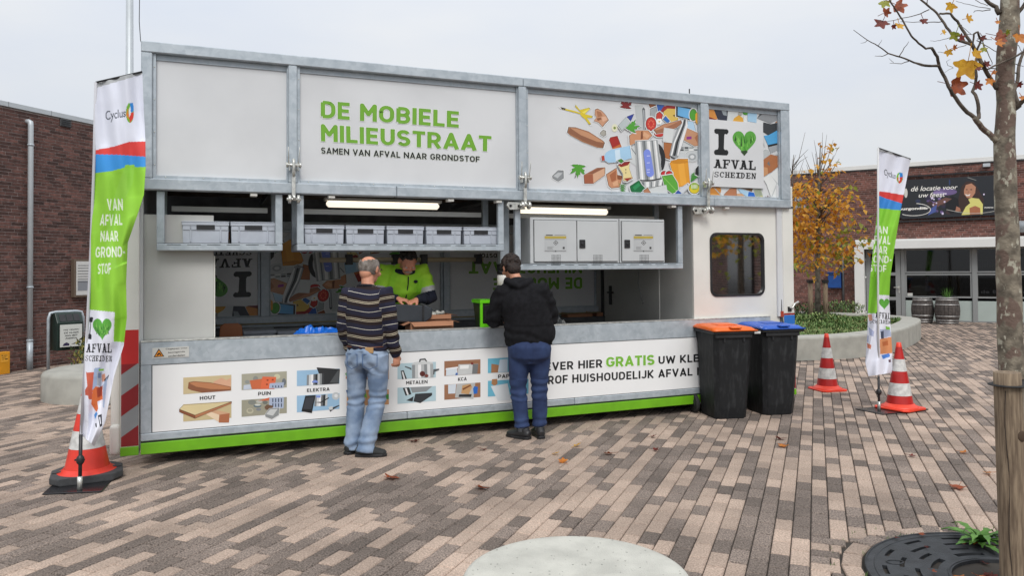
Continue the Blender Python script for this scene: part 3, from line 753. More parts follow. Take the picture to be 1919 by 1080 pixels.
# ---- round concrete seat on the left (planted in the middle)
cs_ = thing('round_concrete_bench', 'broad round grey concrete bench behind the left banner', 'bench', (RC.x, RC.y, 0))
prof = [(.5, .365), (.75, .365), (.80, .345), (.82, .31), (.82, 0)]
MB().lathe([(.001, .362)]+prof, n=64).build('slab', CONC, cs_)

# ================================================================ MOBILE WASTE CONTAINER
L_ = 7.024; ZT = 3.615; ZS = 2.3456; ZC = 1.045; DEP = 2.35
tk = thing('mobile_waste_container', 'large white and galvanised mobile recycling container with raised side flap and green stripe', 'container', T.o, T.a)
cf = T.loc
def fs(px, py=480, d=0): return cf(px, py, d)[0]
def fz(px, py, d=0): return cf(px, py, d)[1]
# ---- raised flap: rails, stiles, panels, prints
us = sub('upper_flap', tk)
SD0, SD1 = -.05, .06
m1a, m1b = fs(540, 250), fs(557, 250); m2a, m2b = fs(970, 280), fs(985, 280); m3a, m3b = fs(1310.5, 290), fs(1325, 290)
sl_, sr_ = fs(287, 220), fs(1460, 290)
rb_, rt_ = ZS+.098, ZT-.095
def part(name, x0, x1, y0, y1, z0, z1, m, par, bv=.004): return MB().box(x0, x1, y0, y1, z0, z1).build(name, m, par, bevel=bv)
for x0, x1 in ((0, 3.53), (3.534, L_)): part('rail', x0, x1, SD0, SD1, rt_, ZT, GALV, us, .008)
for x0, x1 in ((0, 2.2), (2.204, 5.9), (5.904, L_)): part('rail', x0, x1, SD0, SD1, ZS, rb_, GALV, us, .008)
st = [(0, sl_), (m1a, m1b), (m2a, m2b), (m3a, m3b), (sr_, L_)]
for x0, x1 in st: part('stile', x0+.001, x1-.001, SD0+.002, SD1-.002, rb_+.001, rt_-.001, GALV, us, .007)
for i in range(4):
    x0, x1 = st[i][1], st[i+1][0]
    tr = MB(); t_ = .026
    tr.box(x0, x0+t_, SD0+.03, SD0+.07, rb_, rt_).box(x1-t_*.4, x1, SD0+.03, SD0+.07, rb_, rt_)
    tr.box(x0+t_, x1-t_*.4, SD0+.028, SD0+.07, rb_, rb_+.03).box(x0+t_, x1-t_*.4, SD0+.055, SD0+.07, rt_-.05, rt_)
    if i == 0: pass
    tr.build('trim', GALV, us, bevel=.002)
    part('panel', x0+.003, x1-.003, SD0+.066, SD1+.01, rb_+.003, rt_-.003, WHITE, us, 0)
    rv = MB()
    for k in range(int((x1-x0)/.3)+1): rv.ell((x0+.1+k*.3, SD0+.027, rb_+.016), (.006, .004, .006), 6, 4)
    for k in range(4): rv.ell((x0+.013, SD0+.029, rb_+.12+k*.28), (.006, .004, .006), 6, 4)
    rv.build('rivet', ZINC, us)
PY = SD0+.064
p = Print(PY, conv=lambda a, b: cf(a, b, PY))
def ln(text, quad, col, w, halo=.07):
    if halo: p.text(text, 0, 0, 0, 0, '#e9efe2', sans=w+halo, quad=quad); p.k += 3
    p.text(text, 0, 0, 0, 0, '#55781f' if halo and col != '#0c0d0e' else col, sans=w+.02 if col != '#0c0d0e' else w, quad=quad)
    if col != '#0c0d0e': p.k += 3; p.text(text, 0, 0, 0, 0, col, sans=w-.012, quad=quad)
k8 = lambda x, y: (560+x/4.361, 160+y/4.361)
ln('DE MOBIELE', (k8(183, 264), k8(1310, 345), k8(1312, 214), k8(183, 124)), '#6fa82a', .19)
ln('MILIEUSTRAAT', (k8(185, 455), k8(1573, 540), k8(1575, 415), k8(183, 318)), '#6fa82a', .19)
ln('SAMEN VAN AFVAL NAAR GRONDSTOF', (k8(184, 556), k8(1480, 627), k8(1480, 580), k8(184, 505)), '#0c0d0e', .20)
p.build('lettering', us)
# waste collage
p = Print(PY, conv=lambda a, b: cf(a, b, PY))
c3 = lambda *a: [(1000+x/5.4, 180+y/5.4) for x, y in a]
c1 = lambda *a: [(1140+x/5.4, 180+y/5.4) for x, y in a]
c2 = lambda *a: [(1310+x/5.14, 190+y/5.14) for x, y in a]
P_ = p.poly; S_ = p.sticker
# background mess on the right side of the third panel
S_(c1((270, 95), (350, 95), (370, 335), (300, 345)), '#b9bdbd', '#9a9e9e', .5)
P_(c1((345, 130), (358, 112), (372, 130), (382, 345), (358, 345)), '#55585c'); P_(c1((352, 140), (366, 140), (374, 335), (362, 338)), '#a9adb0')
P_(c1((230, 540), (300, 500), (320, 740), (215, 660)), '#cfd3d3'); P_(c1((225, 520), (235, 520), (330, 650), (325, 655)), '#70757a')
P_(c1((700, 420), (912, 400), (912, 640), (700, 640)), '#c9cdcd')
for x in range(4): 
    for y in range(2): P_(c1((725+x*48, 515+y*22), (765+x*48, 515+y*22), (765+x*48, 532+y*22), (725+x*48, 532+y*22)), ['#7b8082', '#3c3f42', '#9aa0a0', '#e2e3e0'][(x+y) % 4])
S_([(1140+x/5.4, 180+y/5.4) for x, y in circ(850, 610, 72, 55, 24)], '#c3c7c8', '#84898c', .5); P_([(1140+x/5.4, 180+y/5.4) for x, y in circ(850, 615, 40, 34, 20)], '#9da2a4'); P_([(1140+x/5.4, 180+y/5.4) for x, y in circ(850, 615, 22, 19, 16)], '#d9dbdb')
S_([(1140+x/5.4, 180+y/5.4) for x, y in circ(745, 605, 34, 34, 20)], '#c7cbcc', '#84898c', .4)
S_([(1140+x/5.4, 180+y/5.4) for x, y in maple(440, 95, 62, 1.2)], '#8a4f28')
S_(c1((495, 75), (560, 80), (570, 110), (520, 170), (488, 160)), '#2f5fae')
S_(c1((430, 130), (485, 110), (500, 190), (470, 230), (425, 200)), '#9fa5a8')
S_(c1((560, 160), (600, 110), (700, 100), (705, 240), (640, 262), (560, 230)), '#d9b95a'); P_(c1((530, 150), (560, 105), (630, 90), (700, 98), (690, 130), (600, 125), (550, 165)), '#9c2424'); P_(c1((655, 190), (675, 190), (668, 215)), '#4a3218')
S_(c1((490, 180), (520, 160), (550, 190), (540, 230), (505, 250), (485, 220)), '#c23a2e')
S_([(1140+x/5.4, 180+y/5.4) for x, y in circ(432, 282, 50, 66, 22)], '#c23028'); 
for i in range(8): P_([(1140+x/5.4, 180+y/5.4) for x, y in circ(432+26*math.cos(i*PI/4), 282+36*math.sin(i*PI/4), 8, 12, 8)], '#dd6a50')
S_([(1140+x/5.4, 180+y/5.4) for x, y in circ(515, 375, 50, 38, 16)], '#c4352b')
for i in range(6): P_([(1140+x/5.4, 180+y/5.4) for x, y in circ(515+20*math.cos(i*PI/3), 258+20*math.sin(i*PI/3), 13, 13, 9)], '#f2f2ee')
P_([(1140+x/5.4, 180+y/5.4) for x, y in circ(515, 258, 8, 8, 8)], '#e0b83a')
S_(c1((555, 235), (580, 205), (620, 250), (600, 275)), '#2f6bb5')
S_(c1((690, 98), (880, 130), (850, 250), (690, 205)), '#23272b'); P_(c1((703, 108), (866, 138), (838, 236), (702, 196)), '#6aaede')
S_([(1140+x/5.4, 180+y/5.4) for x, y in circ(860, 190, 36, 56, 16)], '#4d9a2e'); P_(c1((880, 180), (915, 150), (915, 310), (880, 260)), '#d9a23a')
S_(c1((790, 250), (860, 262), (890, 380), (800, 340)), '#aecbe0')
S_(c1((460, 340), (560, 285), (730, 245), (740, 275), (690, 320), (560, 370), (490, 380)), '#a06a4c', '#54321f'); P_(c1((465, 342), (560, 290), (728, 250), (600, 310), (490, 345)), '#bf8866')
S_(c1((565, 325), (660, 340), (640, 475), (550, 450)), '#d4d7d6', '#9a9e9e', .5)
S_(c1((560, 470), (640, 480), (620, 640), (560, 620)), '#a8683a')
S_(c1((770, 330), (800, 330), (915, 380), (912, 500), (870, 505), (755, 440)), '#c08e6c', '#7a4f36'); P_(c1((790, 412), (840, 408), (840, 436), (790, 440)), '#8a2f86'); P_(c1((870, 420), (912, 380), (912, 500)), '#a8704c')
S_(c1((220, 500), (215, 400), (290, 350), (400, 350), (440, 400), (400, 440), (300, 460)), '#c98f68', '#6e4328'); P_(c1((330, 360), (345, 352), (350, 430), (325, 440)), '#7e4a2c'); P_(c1((360, 360), (420, 400), (390, 432), (350, 400)), '#dba881')
# kettle
hd = circ(470, 640, 105, 165, 24, -80, 80)
S_([(1140+x/5.4, 180+y/5.4) for x, y in hd]+[(1140+x/5.4, 180+y/5.4) for x, y in circ(462, 640, 72, 130, 24, -75, 75)][::-1], '#1e2124', None, halo=False)
S_(c1((272, 462), (495, 450), (540, 830), (535, 905), (430, 930), (320, 915), (300, 850)), '#b9bcbd', '#4a4e52', .6)
gr = ['#8f9394', '#d8dada', '#f1f2f1', '#c2c5c5', '#8a8e90', '#6e7375', '#a9adae', '#e3e4e3', '#f0f0ef', '#b4b7b8', '#7c8183', '#c7c9c9', '#e6e7e6', '#9b9fa0']
for i in range(14):
    u0, u1 = i/14, (i+1)/14
    a0, a1 = 274+(494-274)*u0, 274+(494-274)*u1; b0, b1 = 302+(538-302)*u0, 302+(538-302)*u1
    P_(c1((a0, 462-12*u0), (a1, 462-12*u1), (b1, 852-22*u1+14*math.sin(PI*u1)), (b0, 852-22*u0+14*math.sin(PI*u0))), gr[i])
    P_(c1((b0+4, 866-22*u0+14*math.sin(PI*u0)), (b1+4, 866-22*u1+14*math.sin(PI*u1)), (312+(532-312)*u1, 912-8*u1+16*math.sin(PI*u1)), (312+(532-312)*u0, 912-8*u0+16*math.sin(PI*u0))), gr[(i+3) % 14])
P_([(1140+x/5.4, 180+y/5.4) for x, y in [(300+238*i/12, 846-20*i/12+14*math.sin(PI*i/12)) for i in range(13)]+[(300+238*i/12, 856-20*i/12+14*math.sin(PI*i/12)) for i in range(13)][::-1]], '#17191b')
wg = [(400+x, 680+y) for x, y in circ(-12, -98, 36, 42, 12, 180, 360)]+[(400+x, 680+y) for x, y in circ(18, 98, 40, 42, 12, 0, 180)]
P_([(1140+x/5.4, 180+y/5.4) for x, y in wg], '#7d8fe0')
for y in (605, 675, 745, 772): P_(c1((385, y), (415, y-2), (415, y+4), (385, y+6)), '#dfe3fa')
# steel flask, mug, bottle, leaf
S_(c1((755, 220), (800, 230), (800, 290), (745, 500), (690, 640), (615, 600), (640, 490), (700, 330), (745, 270)), '#9da1a3', '#2a2d30', .8, halo=False)
for dx, c in ((0, '#e8e9e8'), (16, '#5a5e60'), (30, '#14171a'), (44, '#8c9092'), (58, '#e1e2e2')):
    P_(c1((752+dx*.6, 236), (757+dx*.6, 236), (757+dx*.75, 300), (690+dx, 480), (640+dx*1.1, 608), (628+dx*1.1, 602), (660+dx, 470), (735+dx*.75, 295)), c)
S_(c1((620, 680), (700, 640), (800, 640), (822, 880), (760, 910), (690, 925)), '#e09a2c', '#8a5a14'); P_([(1140+x/5.4, 180+y/5.4) for x, y in circ(715, 665, 88, 22, 20)], '#c8851f')
P_(c1((700, 690), (760, 680), (790, 890), (730, 912)), '#eaa83c')
for x in (560, 610): S_([(1140+a/5.4, 180+b/5.4) for a, b in circ(x, 788, 30, 26, 14)], '#c2262a')
S_(c1((540, 815), (640, 800), (690, 880), (700, 960), (640, 985), (570, 930)), '#5aa638', '#3a7420'); P_(c1((545, 818), (550, 816), (690, 965), (684, 970)), '#8cc860')
S_(c1((690, 960), (790, 890), (808, 925), (740, 990), (660, 1015)), '#c9ced4'); P_(c1((655, 1000), (700, 955), (735, 985), (680, 1020)), '#2c50a0')
for i in range(6): P_(c1((830+i*2, 860-i*14), (912, 800-i*2-i*8), (912, 812-i*10), (835, 872-i*14)), '#3f8a34')
S_([(1140+x/5.4, 180+y/5.4) for x, y in circ(862, 935, 52, 52, 18)], '#d9c42c'); P_([(1140+x/5.4, 180+y/5.4) for x, y in circ(862, 915, 44, 36, 16)], '#8fb02a'); 
for i in range(5): P_([(1140+x/5.4, 180+y/5.4) for x, y in circ(836+i*13, 918, 4, 26, 8)], '#e6ead0')
S_(c1((880, 740), (912, 700), (912, 810), (875, 790)), '#202326')
S_(c1((215, 915), (305, 855), (330, 900), (370, 940), (270, 1008), (225, 960)), '#146b3a', '#0c3a20'); P_(c1((240, 925), (300, 880), (320, 905), (262, 955)), '#2a8c54')
P_(c1((380, 950), (580, 900), (600, 1010), (400, 1012)), '#d0d4d4'); S_(c1((350, 960), (390, 930), (440, 1010), (360, 1010)), '#b07a5a')
# left half of the collage
S_([(1000+x/5.4, 180+y/5.4) for x, y in maple(935, 95, 82, .15)], '#7e1c1c')
S_([(1000+x/5.4, 180+y/5.4) for x, y in maple(985, 320, 92, .5)], '#4c9c2e', '#2d661c')
S_(c3((280, 112), (330, 128), (420, 150), (485, 172), (425, 110), (428, 88), (470, 140), (560, 118), (572, 130), (520, 180), (595, 200), (590, 218), (540, 218), (580, 280), (560, 284), (522, 232), (488, 205), (470, 180), (400, 162), (300, 136)), '#d9c228', '#6a5a14')
P_(c3((280, 112), (326, 124), (322, 140), (285, 126)), '#2f2a22'); P_(c3((490, 165), (565, 125), (570, 132), (515, 178)), '#efe05a')
S_(c3((625, 140), (650, 130), (690, 150), (720, 180), (735, 200), (758, 240), (720, 280), (700, 308), (660, 265), (612, 250), (640, 215), (622, 190)), '#c79474', '#5a3826'); P_(c3((640, 150), (680, 160), (700, 200), (650, 215)), '#a8704e'); P_(c3((690, 210), (730, 205), (748, 238), (700, 260)), '#dcae90'); P_(c3((640, 225), (680, 215), (690, 235), (650, 250)), '#8a563a')
S_(c3((360, 315), (430, 318), (560, 360), (700, 450), (718, 470), (700, 525), (640, 518), (500, 465), (380, 400), (346, 370)), '#a5714e', '#3c2a20'); P_(c3((372, 322), (440, 330), (560, 372), (690, 452), (712, 472), (640, 460), (480, 395)), '#c08c68'); P_(c3((350, 368), (372, 322), (480, 395), (640, 460), (712, 474), (700, 522), (560, 480)), '#8d5c40')
S_(c3((678, 370), (705, 345), (730, 355), (732, 390), (710, 405), (682, 390)), '#a7a49a')
P_([(1000+x/5.4, 180+y/5.4) for x, y in circ(822, 322, 30, 40, 16)], '#e3e2c4'); P_([(1000+x/5.4, 180+y/5.4) for x, y in circ(822, 322, 13, 14, 12)], '#7c8a3a')
S_(c3((855, 300), (935, 212), (985, 258), (890, 350)), '#b9c2c2', '#30363a'); S_(c3((940, 210), (1012, 182), (980, 255)), '#2b3c94')
S_(c3((768, 445), (780, 420), (848, 405), (890, 515), (805, 540)), '#a2241c', '#4c1410'); P_(c3((800, 525), (880, 485), (892, 512), (806, 538)), '#c46a30')
S_(c3((684, 608), (720, 600), (730, 575), (775, 548), (968, 505), (985, 628), (860, 665), (760, 675), (728, 655), (690, 655)), '#a5cbe6', '#7aa6c8', .6); P_(c3((684, 608), (712, 602), (720, 652), (690, 656)), '#b5442c'); P_(c3((820, 548), (870, 538), (880, 650), (830, 665)), '#cfe3f0')
S_([(1000+x/5.4, 180+y/5.4) for x, y in maple(455, 730, 100, PI+.1)], '#4f9a2c', '#2d661c'); P_(c3((415, 830), (432, 790), (438, 795), (422, 832)), '#4a4a3a')
S_(c3((512, 800), (640, 730), (722, 724), (722, 800), (606, 884), (518, 884)), '#b97a58', '#4a3022'); P_(c3((514, 800), (598, 792), (604, 882), (520, 882)), '#a25c3e'); P_(c3((602, 790), (720, 728), (720, 798), (608, 880)), '#d6a988'); P_(c3((540, 790), (650, 732), (715, 728), (600, 788)), '#8f5a40')
S_(c3((195, 808), (250, 755), (300, 758), (302, 830), (250, 860), (198, 830)), '#8b8e90', '#2c2e30'); P_(c3((202, 808), (250, 775), (296, 778), (245, 832)), '#b9bcbd')
S_(c3((738, 795), (840, 730), (850, 800), (905, 812), (890, 850), (870, 920), (790, 930), (762, 905)), '#c48a66', '#54321f'); P_(c3((770, 800), (835, 750), (835, 850), (790, 870)), '#a5633f'); P_(c3((800, 880), (850, 850), (860, 900), (810, 915)), '#dba881'); P_(c3((845, 800), (905, 812), (880, 850), (850, 840)), '#8a5132')
S_(c3((850, 700), (900, 675), (968, 668), (960, 730), (985, 810), (995, 830), (940, 862), (900, 855), (900, 790), (870, 740)), '#e9d89a', '#5a1814'); P_(c3((850, 700), (900, 675), (970, 668), (950, 700), (880, 722)), '#8e1f1c'); P_(c3((905, 835), (960, 830), (998, 822), (940, 862)), '#9c2620'); P_(c3((922, 740), (932, 740), (928, 762)), '#3a2412'); P_(c3((922, 772), (932, 770), (928, 792)), '#3a2412')
S_(c3((845, 655), (880, 640), (905, 660), (880, 680)), '#3d8a30')
for i in range(5): P_(c3((850+i*6, 880+i*22), (900, 900+i*16), (950-i*4, 880+i*20), (900, 912+i*17)), '#4a8f3c')
p.build('collage_print', us)
# fourth panel
p = Print(PY, conv=lambda a, b: cf(a, b, PY)); P_ = p.poly; S_ = p.sticker
P_(c2((80, 62), (140, 66), (180, 170), (80, 180)), '#d08a3c'); P_(c2((80, 140), (170, 175), (80, 190)), '#7a241c'); P_(c2((140, 66), (280, 75), (270, 188), (185, 175)), '#2b2f3e'); P_(c2((215, 80), (265, 84), (270, 140), (235, 130)), '#8f979c')
P_(c2((280, 78), (385, 88), (370, 160), (320, 190), (275, 188)), '#ccd0d0'); P_(c2((340, 160), (385, 130), (425, 160), (430, 200), (325, 192)), '#d9a33a'); P_(c2((385, 90), (415, 92), (412, 135), (382, 132)), '#a9a9a0')
P_([(1310+x/5.14, 190+y/5.14) for x, y in circ(455, 108, 34, 22, 14)], '#4d9a2e'); P_(c2((470, 100), (560, 104), (555, 205), (470, 190)), '#9fc4dd'); P_(c2((430, 140), (465, 140), (460, 200), (430, 198)), '#d8dcda')
P_(c2((560, 160), (610, 105), (770, 115), (770, 170), (690, 212)), '#8c8f92', grad=None); P_(c2((560, 160), (606, 128), (600, 106)), '#4a4d50')
P_(c2((730, 205), (770, 175), (770, 205)), '#b07a54'); P_(c2((622, 200), (690, 218), (770, 205), (768, 275), (670, 325), (614, 290)), '#34373a')
P_(c2((625, 330), (670, 325), (770, 270), (770, 400), (665, 420)), '#4d9fd2'); P_(c2((665, 420), (770, 398), (770, 415), (668, 440)), '#181a1c'); P_(c2((668, 440), (770, 415), (770, 460), (690, 500)), '#9b9fa2'); P_(c2((690, 500), (770, 480), (770, 510), (700, 530)), '#c7c9ca')
P_(c2((614, 330), (640, 425), (630, 440), (614, 380)), '#c3c7c8'); S_([(1310+x/5.14, 190+y/5.14) for x, y in circ(645, 510, 34, 45, 18)], '#b4b8b8', '#7d8284', .5)
P_(c2((620, 560), (690, 510), (770, 530), (770, 620), (700, 680), (640, 710), (614, 640)), '#a96c44'); P_(c2((614, 630), (660, 640), (665, 700), (614, 730)), '#c99468'); P_(c2((655, 600), (675, 575), (685, 625)), '#6e7072')
P_(c2((770, 630), (770, 950), (700, 945), (650, 800), (614, 740), (700, 690)), '#dfe1df'); P_(c2((690, 712), (760, 790), (700, 930), (692, 930), (745, 790)), '#c0c4c4')
P_(c2((80, 820), (210, 828), (215, 860), (195, 930), (80, 930)), '#c9853a'); P_(c2((80, 880), (220, 900), (195, 932), (80, 930)), '#d99a4c'); P_(c2((140, 830), (150, 830), (232, 915), (222, 920)), '#b0b4b4')
S_(c2((240, 900), (300, 838), (360, 835), (365, 930), (300, 936)), '#b67a58', '#5a3826', .6); P_(c2((365, 890), (420, 890), (450, 930), (370, 938)), '#d0a078')
P_(c2((375, 835), (480, 870), (470, 920), (400, 880)), '#a9cbe2'); P_(c2((480, 870), (530, 880), (550, 942), (465, 940)), '#2168c4'); P_(c2((410, 835), (520, 838), (510, 868)), '#6a5038')
for i in range(5): P_(c2((530+i*14, 850-i*2), (540+i*14, 848), (560+i*14, 915), (550+i*14, 920)), '#aab49a')
P_([(1310+x/5.14, 190+y/5.14) for x, y in circ(600, 928, 22, 16, 10)], '#d8c86a'); P_([(1310+x/5.14, 190+y/5.14) for x, y in maple(662, 935, 32, 0)], '#5e1c18')
P_(c2((80, 330), (90, 330), (90, 700), (80, 700)), '#4a3a34')
p.build('collage_print', us)
# white I love square as its own proud plate
a0, z0 = cf(1310+95/5.14, 190+820/5.14, PY); a1, z1 = cf(1310+606/5.14, 190+212/5.14, PY); z1b = cf(1310+90/5.14, 190+178/5.14, PY)[1]
pl = MB().box(a0, a1, PY-.022, PY-.0035, z0, (z1+z1b)/2).build('slogan_plate', WHITE, us)
def slogan(par, conv, y, e=.0003):
    p = Print(y, conv=conv, eps=e)
    k = '#141618'
    I = []
    p.poly(c2_((148, 275), (160, 262), (270, 268), (284, 280), (284, 300), (270, 318), (250, 312), (244, 330), (240, 455), (250, 468), (272, 468), (284, 485), (282, 505), (268, 520), (158, 515), (146, 500), (146, 480), (158, 466), (182, 462), (188, 440), (188, 330), (184, 312), (166, 312), (150, 300)), k)
    hp = heart(437, 405, 226, 240)
    p.poly([c2_((x, y_))[0] for x, y_ in hp], '#57a13a')
    r = random.Random(4)
    for i in range(34):
        x = r.uniform(345, 530); b = 300+abs(x-437)*.1; y1 = r.uniform(380, 500-abs(x-437)*1.3)
        if y1 < 350: continue
        w = r.uniform(3, 8); dx = r.uniform(-16, 16); t0 = max(y1-r.uniform(50, 110), 318)
        p.poly(c2_((x-w, y1), (x+dx, t0), (x+w, y1)), r.choice(['#2f6a1f', '#7ec455', '#3d8a2a', '#8fd064', '#1f4a18', '#64b040']))
    p.poly(c2_((400, 480), (437, 524), (470, 484), (450, 470), (430, 476)), '#2a4420')
    p.text('AFVAL', 0, 0, 0, 0, k, slab=True, quad=(c2_((145, 640))[0], c2_((552, 662))[0], c2_((552, 572))[0], c2_((147, 556))[0]))
    p.text('SCHEIDEN', 0, 0, 0, 0, k, slab=True, quad=(c2_((146, 728))[0], c2_((550, 748))[0], c2_((552, 692))[0], c2_((148, 676))[0]))
    return p.build('slogan_print', par)
c2_ = lambda *a: [(1310+x/5.14, 190+y/5.14) for x, y in a]
slogan(us, lambda a, b: cf(a, b, PY-.02), PY-.0225)
# hinge hardware over the three mullions
def clevis(sx, z):
    mb = MB(); y = SD0
    for dx in (-.035, .035):
        mb.box(sx+dx-.004, sx+dx+.004, y-.06, y-.001, z-.05, z+.03); mb.tube([(sx+dx*1.2, y-.05, z), (sx+dx*1.4, y-.08, z+.16)], .005, 6)
    mb.cyl((sx-.06, y-.045, z), (sx+.06, y-.045, z), .016, 10).cyl((sx-.066, y-.045, z), (sx-.05, y-.045, z), .024, 8).cyl((sx+.05, y-.045, z), (sx+.066, y-.045, z), .024, 8)
    mb.tube([(sx, y-.045, z+.055), (sx, y-.06, z+.02), (sx, y-.06, z-.06), (sx, y-.045, z-.1)], .014, 8)
    mb.box(sx-.016, sx+.016, y-.05, y-.03, z-.28, z-.1)
    mb.build('clevis', ZINC, us, bevel=.002)
    mb = MB(); z2 = ZS-.055
    mb.tube([(sx, y-.04, z-.28), (sx, y-.04, z2+.03), (sx+.01, y-.05, z2)], .017, 8)
    for dx in (-.035, .04): mb.cyl((sx+dx-.012, y-.04, z2), (sx+dx+.012, y-.04, z2), .04, 12)
    mb.cyl((sx-.06, y-.04, z2), (sx+.065, y-.04, z2), .014, 10)
    mb.build('hinge_link', ZINC, us, bevel=.002)
def arm(sx, dirn):
    z2 = ZS-.055; mb = MB()
    pts = [(sx-.03, z2+.03), (sx+.02, z2-.035), (sx-.16, z2-.045), (sx-.19, z2-.0), (sx-.17, z2+.035)]
    mb.prism([(a, b) for a, b in pts], SD0-.01, SD0+.03, smooth=False)
    for x in (sx-.15, sx-.06): mb.cyl((x, SD0-.02, z2-.005), (x, SD0-.01, z2-.005), .014, 8, mi=1)
    mb.build('hinge_arm', [ZINC, BLACKM], us, bevel=.004)
hs = [((m1a+m1b)/2, fz(548, 312)), ((m2a+m2b)/2, fz(978, 335)), ((m3a+m3b)/2, fz(1318, 345))]
for x, z in hs: clevis(x, z)
for x, z in hs[1:]: arm(x, -1)
for x in (fs(476), fs(622), fs(845), fs(935), fs(1262), fs(1362)):
    part('clip', x-.03, x+.03, SD0+.02, SD1, ZS-.03, ZS-.002, CREAM, us, .003)
# ---- rear flap: same prints turned over, seen from inside
rf = sub('rear_flap', tk)
for ch in kids(us):
    if ch.name.split('.')[0] in ('rail', 'stile', 'panel', 'trim', 'lettering', 'collage_print', 'slogan_plate', 'slogan_print'):
        c = ch.copy(); C.objects.link(c); c.parent = rf
zr_ = cf(1078, 529, DEP)[1]; sr0 = cf(1070, 529, DEP)[0]
zde = cf(640, 210, PY)[1]
rf.rotation_euler = (0, PI, 0)
cx_de = cf(640, 210, PY)[0]
rf.location = (sr0+cx_de, DEP, zr_+zde)
0 and print('rear', sr0, cx_de, zr_, zde)
# ---- lower flap (counter front)
lf = sub('lower_flap', tk)
zp_t, zp_b = fz(286, 685.5), fz(286, 811)
LE = 6.72                                       # right end of the trough
sp0 = fs(286, 750); sp1 = fs(1470, 680)
zg1 = fz(262, 831); zg0 = .10
part('counter_rail', 0, LE, -.012, .05, zp_t+.004, ZC, GALV, lf, .006)
part('counter_lip', 0, LE, -.014, .10, ZC+.0005, ZC+.012, ZINC, lf, .003)
part('stile', 0, sp0-.006, -.01, .05, zp_b-.004, zp_t+.003, GALV, lf, .004)
for x0, x1 in ((0, 2.3), (2.303, 4.1), (4.103, LE)): part('bottom_rail', x0, x1, -.012, .05, zg1+.012, zp_b-.005, GALV, lf, .006)
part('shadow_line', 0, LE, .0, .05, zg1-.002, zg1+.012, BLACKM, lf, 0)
part('green_skirt', -.0, LE, -.02, .05, zg0, zg1-.003, GREEN, lf, .004)
part('backing', sp0-.006, sp1, .01, .04, zp_b-.004, zp_t+.003, BLACKM, lf, 0)
part('panel', sp0, sp1, -.004, .009, zp_b, zp_t, mat('bounce_lit_white', (.86, .865, .86), .35, var=.03, vscale=1.7, coat=.2), lf, .002)  # base colour raised above the other white in place of ground-bounced light
QY = -.0045
p = Print(QY, conv=lambda a, b: cf(a, b, QY)); P_ = p.poly; S_ = p.sticker
k5 = lambda *a: [(270+x/4.463, 620+y/4.463) for x, y in a]
k6 = lambda *a: [(740+x/3.309, 620+y/3.309) for x, y in a]
kc = lambda k, pts: [k(q_)[0] for q_ in pts]
# HOUT
P_(k5((330, 533), (732, 502), (732, 370), (330, 394)), '#cdbb92'); P_(k5((580, 430), (650, 395), (690, 415), (728, 395), (728, 470), (600, 460)), '#d8a88a')
P_(k5((368, 485), (375, 432), (420, 424), (560, 435), (728, 470), (728, 502), (490, 520), (400, 500)), '#8d5a3e'); P_(k5((380, 440), (420, 430), (560, 440), (725, 475), (720, 490), (560, 490), (440, 470)), '#bd8058')
P_(k5((330, 762), (732, 730), (732, 592), (330, 618)), '#c9b78c'); P_(k5((520, 690), (600, 665), (720, 690), (712, 770), (628, 770), (610, 720)), '#d2a784'); P_(k5((630, 705), (718, 692), (712, 770), (628, 770)), '#b06e4c'); P_(k5((520, 700), (560, 680), (632, 706), (626, 765)), '#ecd3b4')
P_(k5((296, 658), (330, 622), (735, 592), (735, 610), (428, 737), (296, 682)), '#5e3c28'); P_(k5((300, 658), (332, 624), (728, 596), (428, 706)), '#dccb9c'); P_(k5((298, 664), (426, 710), (426, 732), (298, 680)), '#8a5438'); P_(k5((430, 708), (732, 600), (732, 610), (430, 732)), '#b57a56')
# PUIN
P_(k5((818, 498), (1196, 475), (1196, 340), (818, 364)), '#a8a593'); P_(k5((818, 722), (1196, 690), (1196, 556), (818, 582)), '#9d9a88')
for (x, y, rx_, ry_, c) in [(935, 405, 22, 26, '#8a8c86'), (1115, 385, 26, 22, '#c8c6a8'), (1172, 430, 18, 30, '#6f757a'), (865, 430, 20, 16, '#8f938e'), (905, 600, 34, 22, '#82857e'), (965, 595, 26, 14, '#b9bab2'), (1015, 602, 22, 16, '#70746e'), (888, 672, 30, 24, '#bdb8a0'), (888, 668, 20, 14, '#9d9a88'), (950, 630, 34, 14, '#5f7078'), (952, 622, 26, 8, '#cfd2cc'), (960, 660, 22, 12, '#80848a')]:
    P_(kc(k5, circ(x, y, rx_, ry_, 12)), c)
P_(k5((885, 418), (1000, 402), (985, 490), (905, 490)), '#c96a44'); P_(k5((975, 490), (992, 385), (1108, 388), (1092, 488)), '#dd6c46'); 
for x, y in ((1035, 415), (1078, 412), (1030, 450), (1070, 448)): P_(kc(k5, circ(x, y, 9, 7, 8)), '#8d3a22')
P_(k5((1048, 484), (1052, 442), (1172, 432), (1168, 478)), '#aab6cc'); P_(k5((832, 495), (836, 456), (890, 450), (900, 490)), '#c3cbd8')
P_(k5((955, 588), (1052, 560), (1045, 585)), '#cf6440'); P_(k5((1048, 655), (1050, 562), (1172, 556), (1168, 650)), '#aab6cc')
for x in range(4): P_(k5((1075+x*24, 476), (1075+x*24, 460), (1083+x*24, 460), (1083+x*24, 476)), '#2a3550'); P_(k5((1075+x*24, 600), (1075+x*24, 568), (1083+x*24, 567), (1083+x*24, 599)), '#2a3550'); P_(k5((1075+x*24, 640), (1075+x*24, 610), (1083+x*24, 609), (1083+x*24, 639)), '#2a3550')
